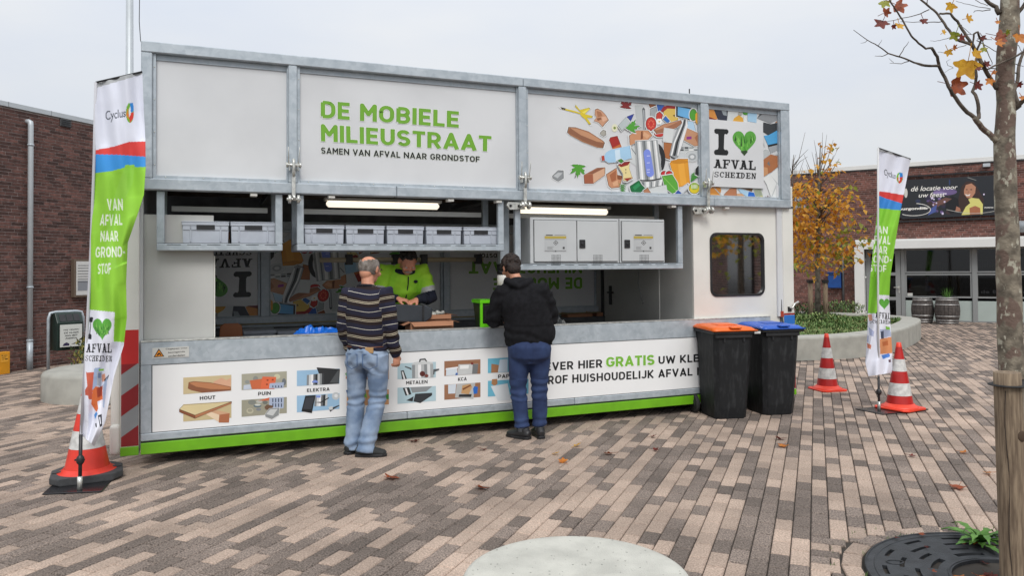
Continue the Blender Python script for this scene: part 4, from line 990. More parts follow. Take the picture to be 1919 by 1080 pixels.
P_(k5((1008, 640), (1030, 618), (1082, 630), (1070, 665), (1020, 662)), '#6e5340'); S_(k5((1018, 700), (1050, 655), (1130, 648), (1125, 705), (1070, 738), (1020, 718)), '#8f9292', '#3a3c3c', .5); P_(k5((1022, 700), (1055, 660), (1120, 655), (1080, 712)), '#c9cbca')
# ELEKTRA
P_(k5((1280, 465), (1636, 444), (1636, 318), (1280, 336)), '#9cc0dc'); P_(k5((1280, 685), (1636, 655), (1636, 524), (1280, 546)), '#9cc0dc')
P_(k5((1445, 312), (1450, 308), (1640, 322), (1632, 444), (1500, 452)), '#2e3032'); P_(k5((1555, 436), (1625, 330), (1632, 330), (1630, 440)), '#55585a')
for i, c in enumerate(['#8a8e90', '#d9dbdb', '#f3f3f2', '#6c7072', '#2a2d30', '#c5c8c8', '#8f9394', '#3a3d40']): P_(k5((1362+i*18, 458-i), (1364+i*18, 372-i*2), (1382+i*18, 370-i*2), (1380+i*18, 457-i)), c)
for i, c in enumerate(['#8a8e90', '#d9dbdb', '#f3f3f2', '#6c7072', '#2a2d30', '#c5c8c8']): P_(k5((1425+i*18, 635-i), (1430+i*18, 545-i*2), (1448+i*18, 543-i*2), (1443+i*18, 634-i)), c)
P_(kc(k5, circ(1432, 436, 26, 22, 14, 180, 360)), '#7d94d8'); P_(k5((1440, 560), (1442, 545), (1480, 542), (1476, 562)), '#7d94d8'); P_(k5((1425, 600), (1480, 596), (1545, 558), (1548, 566), (1480, 606)), '#26282a')
P_(k5((1318, 675), (1350, 545), (1436, 540), (1405, 690)), '#1c1e20'); P_(k5((1332, 655), (1355, 560), (1425, 556), (1400, 660)), '#3a3e44')
P_(kc(k5, circ(1605, 548, 32, 32, 18)), '#c9cdce'); P_(kc(k5, circ(1607, 546, 15, 15, 12)), '#eceded')
P_(k5((1545, 655), (1590, 640), (1635, 622), (1636, 630), (1592, 655), (1560, 680)), '#3a3c3e'); P_(k5((1545, 640), (1580, 632), (1580, 662), (1550, 665)), '#d2d4d4')
# partly hidden pair behind the man (green bottle, toys)
m5 = lambda *a: [(620+x/4.69, 640+y/4.69) for x, y in a]
P_(m5((132, 330), (512, 335), (512, 245), (140, 255)), '#c9966a'); S_(m5((130, 290), (150, 265), (185, 275), (190, 360), (160, 370), (155, 325)), '#6cc03a', '#3a8020', .6)
P_(m5((140, 570), (512, 555), (512, 425), (145, 430)), '#c9966a'); P_(m5((460, 510), (460, 470), (512, 465), (512, 510)), '#3c8a34'); P_(m5((136, 432), (200, 400), (210, 480), (150, 485)), '#24508c'); P_(m5((440, 430), (486, 440), (460, 465)), '#223a6c'); P_(m5((280, 480), (310, 440), (320, 500)), '#6cae3a')
# METALEN
P_(k6((18, 302), (256, 290), (256, 194), (18, 205)), '#b3ccd4'); P_(k6((18, 455), (256, 436), (256, 344), (18, 355)), '#b3ccd4')
for i, c in enumerate(['#8f9496', '#c9cccc', '#f0f0f0', '#b9bcbd', '#8a8e90', '#dcdede', '#a9adae']): P_(k6((108+i*19, 296-i), (108+i*18.5, 212-i), (127+i*18.5, 211-i), (127+i*19, 295-i)), c)
P_(k6((102, 214), (240, 206), (234, 196), (180, 188), (120, 196)), '#cdd0d0'); P_(k6((150, 195), (155, 176), (190, 172), (202, 192), (194, 192), (186, 180), (162, 182), (158, 196)), '#3c4042')
P_(k6((62, 226), (66, 220), (104, 232), (104, 246), (92, 238)), '#55595c'); P_(k6((240, 240), (276, 236), (276, 244), (248, 256), (246, 272), (238, 272)), '#55595c')
P_(kc(k6, circ(172, 268, 17, 17, 14)), '#5a2420'); P_(kc(k6, circ(198, 280, 12, 10, 10)), '#7a3a30')
P_(k6((38, 250), (56, 246), (76, 300), (46, 302)), '#2b2e30'); P_(k6((44, 256), (52, 254), (66, 300), (56, 301)), '#e4e5e5'); P_(k6((50, 356), (90, 352), (104, 395), (68, 405)), '#2b2e30'); P_(k6((62, 357), (74, 356), (88, 398), (78, 401)), '#e4e5e5')
P_(k6((96, 352), (234, 345), (196, 378), (110, 386)), '#8d9193'); P_(k6((128, 392), (232, 386), (232, 402), (160, 450), (116, 440)), '#33363a'); P_(k6((72, 434), (118, 408), (112, 440)), '#2a2d30')
# KCA
P_(k6((308, 282), (532, 268), (532, 178), (308, 190)), '#9c7054'); P_(k6((308, 430), (532, 412), (532, 322), (308, 336)), '#9c7054')
P_(k6((318, 280), (320, 238), (388, 226), (390, 276)), '#d8e0e6'); P_(k6((315, 244), (318, 234), (392, 224), (392, 234)), '#f0f2f4'); P_(k6((390, 276), (396, 210), (518, 206), (512, 268)), '#c9cbca'); P_(k6((480, 268), (484, 208), (518, 207), (512, 267)), '#77797a'); P_(k6((404, 238), (406, 216), (460, 214), (458, 236)), '#f2f2f0')
P_(k6((332, 392), (332, 336), (382, 332), (376, 390)), '#d4dce4'); P_(k6((374, 416), (386, 332), (500, 324), (488, 424)), '#b9bbba'); P_(k6((412, 390), (420, 340), (470, 330), (480, 350), (460, 395)), '#c59a6a'); P_(k6((396, 412), (400, 396), (478, 394), (474, 412)), '#2c2e30'); P_(k6((420, 360), (470, 336), (474, 342), (424, 370)), '#7c4a28')
P_(k6((486, 360), (494, 345), (516, 350), (512, 390), (490, 394)), '#2a6ac0'); P_(kc(k6, circ(480, 204, 9, 8, 8)), '#7a241c'); P_(k6((376, 276), (380, 262), (392, 262), (390, 276)), '#3a6ab0')
# PAPIER
P_(k6((578, 264), (830, 250), (830, 160), (578, 174)), '#6fb8d0'); P_(k6((578, 410), (830, 392), (830, 300), (578, 312)), '#6fb8d0')
P_(k6((598, 262), (600, 206), (650, 214), (645, 260)), '#a87a58'); P_(k6((640, 258), (652, 180), (700, 176), (700, 256)), '#cfdde8'); P_(k6((600, 330), (604, 302), (636, 300), (638, 330), (618, 345)), '#b08058'); P_(k6((596, 345), (700, 328), (720, 430), (640, 436)), '#dfe5e8')
Kk = '#17191b'
def tx(s_, quad, b=.03, c=Kk): p.k += 2; p.text(s_, 0, 0, 0, 0, c, sans=.185, quad=quad)
tx('HOUT', k5((468, 581), (598, 573), (598, 543), (468, 551)))
tx('PUIN', k5((956, 544), (1062, 538), (1062, 508), (956, 514)))
tx('ELEKTRA', k5((1364, 515), (1554, 503), (1554, 475), (1364, 487)))
tx('METALEN', k6((71, 335), (204, 328), (204, 306), (71, 314)))
tx('KCA', k6((393, 313), (447, 309), (447, 288), (393, 292)))
tx('PAPIER', k6((641, 296), (768, 289), (768, 267), (641, 274)))
tx('LEVER HIER', k6((895, 252), (1288, 228), (1288, 178), (895, 202)), .03)
p.text('GRATIS', 0, 0, 0, 0, '#eef0ea', sans=.28, quad=k6((1308, 229), (1615, 217), (1615, 146), (1308, 162)))
p.k += 3; p.text('GRATIS', 0, 0, 0, 0, '#7ab93a', sans=.21, quad=k6((1312, 226), (1611, 213), (1611, 150), (1312, 166)))
tx('UW KLEIN', k6((1636, 208), (1955, 190), (1955, 142), (1636, 160)), .03)
tx('GROF HUISHOUDELIJK AFVAL IN', k6((905, 336), (1935, 274), (1935, 226), (905, 284)), .03)
p.build('print', lf)
# warning label
a0, z0 = fs(286, 672), fz(286, 672.5); a1, z1 = fs(355, 660), fz(286, 652.5)
MB().box(a0, a1, -.016, -.012, z0, z1).build('warning_label', mat('label_plastic', (.6, .6, .58), .4), lf)
p = Print(-.0165, conv=lambda a, b: cf(a, b, -.0165))
fr_ = k5((68, 237), (382, 218), (382, 126), (68, 143)); P_ = p.poly
P_(k5((74, 232), (378, 214), (378, 130), (74, 147)), '#c9c9c4')
P_(k5((80, 224), (172, 217), (126, 150)), '#1c1a16'); P_(k5((92, 217), (160, 212), (127, 163)), '#e08a1c'); P_(k5((108, 210), (118, 190), (128, 184), (140, 192), (148, 208), (138, 208), (130, 196), (118, 210)), '#1c1a16')
for s_, y in (('Opgepast voor', 146), ('bewegende', 176), ('onderdelen', 204)):
    x0 = 183 if y == 146 else 204; x1 = 366 if y == 146 else 345
    p.text(s_, 0, 0, 0, 0, '#1c1c1c', bold=.012, quad=k5((x0, y+18), (x1, y+8), (x1, y-8), (x0, y+2)))
p.build('warning_print', lf)
# ---- body
bd = sub('body', tk)
CAB = fs(1303, 480)
part('floor', 0, L_, .05, DEP, .12, .22, DARKST, bd, 0)
ZR = 2.62
part('roof', -.02, L_+.02, .165, DEP+.05, ZR, ZR+.08, WHITE, bd, .01)
part('ceiling', .01, CAB, .12, DEP-.02, ZR-.03, ZR-.002, PLYB, bd, 0)
part('roof_beam', .0, L_, .085, .16, ZR-.03, ZR+.06, GALV, bd, .004)
part('rear_wall', 0, L_, DEP+.09, DEP+.12, .22, ZR, DARKST, bd, 0)
part('rear_shelf', .2, CAB, DEP-.28, DEP-.02, .22, cf(600, 592, DEP-.1)[1]-.12, DARKST, bd, .004)
part('rear_rail', .2, CAB, DEP-.08, DEP-.03, cf(600, 604, DEP-.05)[1], cf(600, 590, DEP-.05)[1], GALV, bd, .004)
zrod = cf(500, 607, DEP-.3)[1]
MB().cyl((.3, DEP-.3, zrod), (CAB-.1, DEP-.3, zrod), .008, 8).build('rod', mat('brass_rod', (.45, .38, .2), .4, .5), bd)
# beams under the ceiling
for d in (.9, 1.5, 2.0): part('ceiling_beam', .05, CAB-.03, d, d+.08, ZR-.13, ZR-.031, mat('brown_beam', (.13, .10, .08), .6, var=.3), bd, .004)
for s in (m1a, m2a+.1): part('ceiling_bearer', s-.1, s+.02, .12, DEP-.05, ZR-.2, ZR-.14, DARKST, bd, .004)
# left closed bay
wl = fs(401, 550, .12); zl = cf(350, 403, .12)[1]
part('bay_panel', .012, wl, .12, .15, ZC-.12, zl, DOORW, bd, .003)
part('bay_side', wl-.03, wl, .1505, DEP-.3, .22, zl, DOORW, bd, 0)
part('bay_edge', wl+.001, wl+.012, .12, .16, ZC-.12, cf(350, 480, .12)[1], CREAM, bd, .002)
part('end_wall', -.03, .011, .1, DEP, .12, ZR, WHITE, bd, 0)
# cab at the right: front wall with window, side wall with door, end wall with window
def wallhole(name, s0, s1, z0, z1, h, d0, d1, m, par, r=.09, X=None):
    a0, a1, b0, b1 = h; n = 8
    outer = [(s0, z0), (s1, z0), (s1, z1), (s0, z1)]; inner = []
    for cx_, cz_, t0 in ((a1-r, b0+r, -90), (a1-r, b1-r, 0), (a0+r, b1-r, 90), (a0+r, b0+r, 180)):
        for i in range(n+1): t = math.radians(t0+90*i/n); inner.append((cx_+r*math.cos(t), cz_+r*math.sin(t)))
    mb = MB()
    tr = tessellate_polygon([[Vector((a, b, 0)) for a, b in outer], [Vector((a, b, 0)) for a, b in inner[::-1]]])
    allp = outer+inner[::-1]
    for y in (d0, d1): mb.add([(a, y, b) for a, b in allp], [tuple(t) for t in tr])
    k = len(inner)
    mb.add([(a, d0, b) for a, b in inner]+[(a, d1, b) for a, b in inner], [(i, (i+1) % k, k+(i+1) % k, k+i) for i in range(k)])
    mb.add([(a, d0, b) for a, b in outer]+[(a, d1, b) for a, b in outer], [(i, (i+1) % 4, 4+(i+1) % 4, 4+i) for i in range(4)])
    o = mb.build(name, m, par)
    # rubber frame
    fr_ = MB(); pts = [(a, (d0-.008), b) for a, b in inner]
    w2 = .022
    ci = [(a+(1 if a < (a0+a1)/2 else -1)*w2, b+(1 if b < (b0+b1)/2 else -1)*w2) for a, b in inner]
    vs = [(a, d0-.012, b) for a, b in inner]+[(a, d0-.012, b) for a, b in ci]+[(a, d0+.02, b) for a, b in inner]+[(a, d0+.02, b) for a, b in ci]
    fs_ = []
    for i in range(k):
        j = (i+1) % k; fs_ += [(i, j, k+j, k+i), (k+i, k+j, 3*k+j, 3*k+i), (i, 2*k+i, 2*k+j, j)]
    wo_ = MB().add(vs, fs_).build('window_seal', BLACKM, par)
    gl_ = MB().add([(a, d0+.01, b) for a, b in ci], [tuple(range(k))]).build('window_pane', GLASS, par)
    return o, wo_, gl_
w5 = lambda x, y: cf(1280+x/3.6, 340+y/3.6, .03)
h0, hz0 = w5(186, 780); h1, hz1 = w5(545, 350)
wallhole('cab_front', CAB, fs(1464, 480), ZC-.1, 2.5, (h0, h1, hz0, hz1), .03, .06, CREAM, bd)
part('cab_front_upper', CAB, fs(1464, 480), .03, .06, 2.5, ZR, CREAM, bd, 0)
part('cab_corner', fs(1458, 480), fs(1464.5, 480)+.02, .0, .029, ZC, ZR, WHITE, bd, .003)
# side wall of the cab with door
dd = [T.side(px, 560, CAB)[0] for px in (1238, 1131)]
d_a, d_b = sorted(dd)
d_b = min(d_b, DEP-.05)
MB().box(CAB-.0, CAB+.03, .061, d_a, .22, ZR).box(CAB, CAB+.03, d_b, DEP, .22, ZR).box(CAB, CAB+.03, d_a, d_b, 2.1, ZR).build('cab_side', DOORW, bd)
dz = MB().box(CAB-.008, CAB+.03, d_a+.01, d_b-.04, .24, 2.09).build('cab_door', DOORW, bd, bevel=.003)
part('door_jamb', CAB-.02, CAB-.0005, d_b-.04, d_b+.03, .24, 2.1, BLACKM, bd, .002)
hd_, hz_ = T.side(1146, 548, CAB)
MB().box(CAB-.02, CAB-.009, hd_-.035, hd_+.035, hz_-.17, hz_+.09).tube([(CAB-.02, hd_, hz_), (CAB-.06, hd_, hz_), (CAB-.065, hd_-.16, hz_)], .012, 8).build('door_handle', BLACKM, bd, bevel=.002)
cd_, cz_ = T.side(1200, 516, CAB)
MB().tube([(CAB-.015, cd_, cz_+.05), (CAB-.03, cd_+.01, cz_-.1), (CAB-.02, cd_-.04, cz_-.25), (CAB-.03, cd_-.10, cz_-.36), (CAB-.03, cd_-.13, cz_-.33)], .006, 6).build('cable', mat('grey_cable', (.25, .25, .25), .6), bd)
wallhole_rot = sub('cab_end', tk, (L_-.02, 0, 0)); wallhole_rot.rotation_euler = (0, 0, PI/2)
wallhole('end_wall', .1, DEP, .22, ZR, (.35, 1.9, 1.05, 2.05), -.02, .02, WHITE, wallhole_rot)
part('cab_rear', CAB, L_-.05, DEP-.03, DEP, .22, ZR, DARKST, bd, 0)
part('cab_desk', CAB+.05, L_-.1, 1.2, 1.7, .95, 1.0, mat('desk', (.2, .17, .14), .5), bd, .004)
part('cab_locker', CAB+1.05, CAB+1.3, .5, 1.0, .22, 2.2, DARKST, bd, .004)
# corner posts
def post_stripes(sa, sb, d, par, zspans, name):
    """zspans: list of (z0, z1, colour); the striped part is cut into slanted bands"""
    p = Print(d, conv=lambda a, b: (a, b))
    for k in zspans:
        if k[2] != 'stripe': p.poly([(sa, k[0]), (sb, k[0]), (sb, k[1]), (sa, k[1])], k[2])
        else:
            z0, z1 = k[0], k[1]; h = (sb-sa)*.72; st_ = k[3]; z = z0-h; i = 0
            p.poly([(sa, z0), (sb, z0), (sb, z1), (sa, z1)], '#8f9394')
            while z < z1:
                q_ = [(sa, z), (sb, z+h), (sb, z+h+st_), (sa, z+st_)]
                if i % 2 == 0:
                    # clip to z0..z1
                    def clip(P, f, inter):
                        o = []
                        for n_ in range(len(P)):
                            a, b = P[n_-1], P[n_]
                            if f(b):
                                if not f(a): o.append(inter(a, b))
                                o.append(b)
                            elif f(a): o.append(inter(a, b))
                        return o
                    def mk(zc): return lambda a, b: (a[0]+(b[0]-a[0])*(zc-a[1])/(b[1]-a[1]), zc)
                    q_ = clip(q_, lambda t: t[1] >= z0-1e-9, mk(z0)); 
                    if q_: q_ = clip(q_, lambda t: t[1] <= z1+1e-9, mk(z1))
                    if len(q_) > 2: p.poly(q_, '#8a1f24')
                z += st_; i += 1
    p.build(name, par)
ZP = fz(1478, 349)
ls0, ls1 = fs(226, 760), fs(261, 760)
part('left_post', ls0, ls1, .012, .12, .1, ZP-.1, CREAM, bd, .006)
zr0, zr1 = fz(243, 683), fz(243, 619)
post_stripes(ls0+.004, ls1-.004, .012, bd, [(.175, zr0, 'stripe', .175), (zr0, zr1, '#c02a28')], 'warning_stripes')
part('post_foot', ls0, ls1-.002, -.012, .012, .1, .172, GREEN, bd, .003)
mb = MB(); sx = fs(217, 760)
mb.box(sx-.045, ls0-.002, .06, .2, .22, ZP-.1); mb.box(sx-.05, ls0-.002, .03, .22, .1, .36)
mb.build('corner_column', CREAM, bd, bevel=.03, seg=3)
rs0, rs1 = fs(1469, 560), fs(1489.5, 560)
part('right_post', rs0, rs1, .0, .14, .1, ZP, CREAM, bd, .01)
zz_ = lambda y: fz(1480, y)
post_stripes(rs0+.003, rs1-.003, -.0, bd, [(.175, zz_(626), 'stripe', .16), (zz_(608), zz_(591), '#2b6fc0'), (zz_(590.5), zz_(587), '#8e2328')], 'warning_stripes')
part('post_joint', rs0-.003, rs1+.003, -.004, .13, zz_(391), zz_(387), DARKST, bd, 0)
part('post_foot', rs0, rs1, -.012, .14, .1, .165, GREEN, bd, .003)
MB().tube([(rs0+.08, -.01, zz_(577)), (rs0+.11, -.03, zz_(577)), (rs0+.14, -.03, zz_(570)), (rs0+.2, -.03, zz_(566))], .012, 8).build('latch', ZINC, bd)
MB().box(rs0+.06, rs0+.11, -.012, .0, zz_(584), zz_(575)).build('latch_plate', BLACKM, bd)
p = Print(-.0, conv=lambda a, b: cf(a, b, 0)); p.text('k', 0, 0, 0, 0, '#3a4044', quad=((1478.5, 380), (1481.5, 380), (1481.5, 373), (1478.5, 373))); p.build('post_letter', bd)
MB().tube([(rs0-.03, .02, 2.3), (rs0-.03, .01, 1.3), (rs0-.035, -.0, zz_(590)), (rs0-.02, -.02, zz_(612))], .009, 6).build('gas_strut', DARKST, bd)
MB().box(rs0-.05, rs0-.01, -.01, .03, zz_(594), zz_(583)).build('strut_foot', mat('red_plastic', lin('#a33a28'), .5), bd)
MB().tube([(5.9, .4, ZR+.2), (5.9, .4, ZT+.18)], .008, 6).build('aerial', BLACKM, bd)
# chassis under the floor
for d in (.55, 1.7): part('skid_beam', .1, L_-.1, d, d+.12, .03, .12, DARKST, bd, 0)
for s in (.3, L_-.5):
    for d in (.5, 1.75): MB().cyl((s, d, .06), (s, d+.2, .06), .06, 14).build('roller', DARKST, bd)
# ceiling lamps
LAMP = mat('lamp_diffuser', (1, .90, .74), .3, emit=.85)
def lamp(x0, y0, x1, y1, d):
    a, za = cf(x0, y0, d); b, zb = cf(x1, y1, d); z = (za+zb)/2
    l = sub('ceiling_lamp', bd, (0, 0, 0))
    MB().tube([(a, d, z), (a+.02, d, z), (b-.02, d, z), (b, d, z)], [.012, .035, .035, .012], 12).build('tube', LAMP, bd)
    part('lamp_housing', a-.02, b+.02, d-.05, d+.05, z+.03, z+.06, CREAM, bd, .004)
lamp(612, 383, 823, 386, .55); lamp(973, 392, 1139, 399, .45)
lz = cf(640, 488, 1.3)
# beige roller bars and clamps under the tray
zb_ = cf(800, 487, .9)[1]
MB().cyl((fs(600, 487, .9), .9, zb_), (fs(905, 487, .9), .9, zb_), .026, 12).build('awning_roller', mat('beige_roller', (.42, .36, .25), .5), bd)
for x in (655, 742, 795, 897): s_ = fs(x, 487, .9); part('clamp', s_-.04, s_+.03, .85, .94, zb_-.05, zb_+.06, BLACKM, bd, .004)
# ---- hanging trays
def tray(x0, x1, ytl, ybl, xr_y, dep, name_d0=0):
    t = sub('hanging_tray', tk); w = .062
    s0, s1 = fs(x0, 420), fs(x1, 420); zb = fz(x0+2, ybl); zt = ZS-.005
    for a in (s0, s1-w):
        part('upright', a, a+w, .0, .05, zb+w+.001, zt, GALV, t, .005)
        part('upright', a, a+w, dep-.05, dep, zb+w+.001, ZR-.2, GALV, t, .004)
    part('bottom_rail', s0, s1, -.002, .052, zb, zb+w, GALV, t, .006)
    part('bottom_rail', s0, s1, dep-.05, dep, zb, zb+w, GALV, t, .004)
    for a in (s0, s1-w): part('side_rail', a+.002, a+w-.002, .0525, dep-.0505, zb+.002, zb+w-.002, GALV, t, .004)
    part('tray_floor', s0+.01, s1-.01, .02, dep-.01, zb+w+.0015, zb+w+.006, DARKST, t, 0)
    part('underside', s0+.03, s1-.03, .055, dep-.055, zb+.01, zb+.02, DARKST, t, 0)
    sl = MB(); n = int((s1-s0)/.16)
    for i in range(n): sl.box(s0+.08+i*.16, s0+.19+i*.16, -.0035, -.002, zb+w-.012, zb+w-.007)
    sl.build('slot_row', BLACKM, t)
    part('top_strip', s0+.1, s1-.1, dep-.1, dep-.05, ZS-.15, ZS-.1, CREAM, t, .003)
    return s0, s1, zb+w+.006, t
ta = tray(294, 530, 365, 470, 0, .5); tb = tray(557, 945, 370, 470, 0, .5)
tcab = tray(966, 1280, 385, 507, 0, .52)
part('post_mast', fs(935, 480, .3), fs(952, 480, .3), .25, .33, 1.6, ZR, GALV, bd, .004)
s_, z_ = cf(943, 520, .22)
for z0_, z1_, m_ in ((.075, .14, BLACKM), (.03, .07, BLACKM), (-.1, .025, CREAM)): MB().cyl((s_, .2, z_+z0_), (s_, .2, z_+z1_), .07, 14).build('mast_sensor', m_, bd, bevel=.006)
# crates
def make_crate(w, dpt, h):
    c = thing('crate', '', 'crate')
    mb = MB(); t = .012
    mb.prism([(0.005, 0), (w-.005, 0), (w, h-.035), (0, h-.035)], 0.006, dpt)
    mb.box(-.004, w+.004, -.004, dpt+.004, h-.035, h-.006)
    for x in (.06, w-.075): mb.box(x, x+.015, -.001, .006, .01, h-.036)
    mb.box(.004, w-.004, -.001, .006, h-.075, h-.036)
    mb.build('shell', CRATE, c, bevel=.003)
    MB().box(w*.5-.075, w*.5+.075, -.007, -.0045, h-.068, h-.028).build('grip_slot', BLACKM, c)
    MB().box(-.006, w+.006, -.006, dpt+.004, h-.0055, h+.004).build('lid', CRATE, c, bevel=.003)
    return c
def place_crates(xs, tr, proto, labels):
    for (x0, x1), lb_ in zip(xs, labels):
        c = proto if not proto.get('used') else copy_tree(proto)
        proto['used'] = 1
        s = fs(x0, 436, .07)
        c.location = T.W(s, .07, tr[2]+.001); c.rotation_euler = (0, 0, T.a); tag(c, lb_, 'crate', 'grey storage crates in the hanging trays')
        if 'used' in c and c is not proto: del c['used']
hC = fz(388, 416, .07)-ta[2]
wA = fs(429, 436, .07)-fs(342, 436, .07); wB = fs(645, 436, .07)-fs(571, 436, .07)
pa_ = make_crate(wA, .4, hC)
place_crates([(342, 429), (433.5, 517)], ta, pa_, ['grey plastic crate, left one of the two in the small left tray', 'grey plastic crate, right one of the two in the small left tray'])
hC = fz(760, 425, .07)-tb[2]
pb_ = make_crate(wB, .4, hC)
place_crates([(571, 0), (649.5, 0), (726, 0), (799.5, 0), (870, 0)], tb, pb_, ['grey plastic crate, leftmost of the five under the first lamp', 'grey plastic crate, second from the left of the five', 'middle grey plastic crate of the five in the long tray', 'grey plastic crate, fourth from the left of the five', 'grey plastic crate, rightmost of the five beside the mast'])
for o in (pa_, pb_):
    if 'used' in o: del o['used']
# cabinets in the third tray
CABM = mat('cabinet_enamel', lin('#bfc2c3'), .4, var=.04, vscale=3)
x6 = lambda x, y: cf(740+x/3.309, 360+y/3.309, .0)
def cabinet(x0, x1, doors, label, rz=0):
    s0 = x6(x0, 300)[0]; s1 = x6(x1, 300)[0]; zt = x6(x0, 155 if x0 < 1000 else 165)[1]; zb = tcab[2]+.001
    c = thing('hazard_cabinet', label, 'cabinet', T.W(s0, .0, zb), T.a)
    MB().box(0, s1-s0, .02, .46, 0, zt-zb).build('carcass', CABM, c, bevel=.004)
    for d0, d1, lock, lab, hy in doors:
        a, b = x6(d0, 320)[0]-s0, x6(d1, 320)[0]-s0; z0, z1 = .02, zt-zb-.03
        MB().box(a-.004, b+.004, .017, .0195, z0-.006, z1+.006).build('door_gap', BLACKM, c)
        dr_ = MB().box(a, b, -.0, .0165, z0, z1).build('door', CABM, c, bevel=.003)
        if lock is not None:
            lx = x6(lock, 320)[0]-s0; lz_ = x6(lock, 322)[1]-zb
            MB().box(lx-.035, lx+.035, -.012, -.0005, lz_-.045, lz_+.045).cyl((lx, -.02, lz_), (lx, -.012, lz_), .016, 12).build('lock', BLACKM, dr_, bevel=.005)
        p = Print(-.0005, conv=lambda u, v: (x6(u, v)[0]-s0, x6(u, v)[1]-zb))
        hx = hy
        for i in range(7):
            for j in range(8): 
                p.poly(circ(hx+(i-3)*8.5, 421+(j-3.5)*8.2, 2.6, 2.7, 6), '#25272a')
        if lab:
            l0, l1 = lab
            p.poly([(l0, 370), (l1, 370), (l1, 262), (l0, 262)], '#b9bcbd')
            p.poly([(l0, 289), (l1-4, 289), (l1-4, 274), (l0, 274)], '#b5a042'); p.poly([(l0+8, 271), (l0+50, 271), (l0+50, 264), (l0+8, 264)], '#5a5a58'); p.poly([(l0+62, 269), (l1-8, 269), (l1-8, 265), (l0+62, 265)], '#8a8a88')
            cxx = (l0+l1)/2; p.poly([(cxx-16, 315), (cxx, 331), (cxx+16, 315), (cxx, 299)], '#4a4a4c'); p.poly([(cxx-11, 315), (cxx, 326), (cxx+11, 315), (cxx, 304)], '#c6c8c8'); p.poly(circ(cxx, 315, 5, 5, 6), '#333333')
            for k_, (u0, u1) in enumerate(((.02, .9), (.12, .4), (.12, .35), (.12, .38))): yy_ = (293, 340, 347, 354)[k_]; p.poly([(l0+(l1-l0)*u0, yy_+2.2), (l0+(l1-l0)*u1, yy_+2.2), (l0+(l1-l0)*u1, yy_), (l0+(l1-l0)*u0, yy_)], '#6c6c6c')
            p.poly([(l1-26, 354), (l1-14, 354), (l1-14, 340), (l1-26, 340)], '#444444'); p.poly([(l0, 367), (l1-6, 367), (l1-6, 363), (l0, 363)], '#7a7a7a')
            p.poly([(cxx-6, 370), (cxx+4, 370), (cxx-1, 361)], '#333333')
        p.build('door_print', dr_)
    return c
cabinet(846, 1397, [(868, 1129, None, (930, 1068), 1001), (1134, 1385, 1163, None, 1260)], 'wide grey enamel cabinet with two doors and one black lock')
cabinet(1402, 1680, [(1412, 1672, 1441, (1482, 1606), 1547)], 'narrow grey enamel cabinet with a single door and yellow striped label')

# ================================================================ PEOPLE
def union(mb, voxel, smooth=4, fac=.5, post=None):
    me = mb.mesh('u', []); o = D.objects.new('u', me); C.objects.link(o)
    r = o.modifiers.new('r', 'REMESH'); r.mode = 'VOXEL'; r.voxel_size = voxel; r.use_smooth_shade = True
    if smooth: s = o.modifiers.new('s', 'SMOOTH'); s.factor = fac; s.iterations = smooth
    bpy.context.view_layer.update()
    out = D.meshes.new_from_object(o.evaluated_get(bpy.context.evaluated_depsgraph_get()))
    D.objects.remove(o); D.meshes.remove(me)
    return out
def seg_t(p, a, b):
    ab = b-a; t = max(0, min(1, (p-a).dot(ab)/ab.length_squared)); return t, (p-(a+ab*t)).length
V = Vector
def hand(mb, w, d, n, th, s=1.0, curl=.6, r=.0092):
    """w wrist, d pointing along the palm, n palm normal (towards where the fingers curl), th side of the thumb"""
    d = d.normalized(); n = (n-d*n.dot(d)).normalized(); sd = d.cross(n)
    if sd.dot(th) < 0: sd = -sd
    P = lambda a, b, c: w+(d*a+sd*b+n*c)*s
    mb.tube([P(-.03, 0, 0), P(.01, 0, 0), P(.05, 0, 0), P(.088, 0, 0)], [.026*s, .031*s, .040*s, .038*s], 12, ry=[.02*s, .017*s, .016*s, .012*s], side=sd)
    for i, (b, L) in enumerate(((.031, .072), (.0105, .080), (-.0105, .074), (-.031, .058))):
        c = curl*(1+.12*i); p = P(.080, b, 0); ang = 0; pts = [P(.055, b*.85, 0), p]; rr_ = [r*s*1.05, r*s*1.05]
        for k, f in enumerate((.45, .32, .25)):
            ang += c*(.8 if k == 0 else 1.0)
            p = p+(d*math.cos(ang)+n*math.sin(ang)+sd*b*.6)*L*f*s; pts.append(p); rr_.append(r*s*(1-.1*k))
        mb.tube(pts, rr_, 8)
    t0 = P(.012, .026, .004); t1 = P(.045, .055, .014+.01*curl); t2 = P(.074, .060-.012*curl, .024+.022*curl); t3 = P(.094, .054-.03*curl, .03+.032*curl)
    mb.tube([t0, t1, t2, t3], [.015*s, .0125*s, .0108*s, .0095*s], 8)
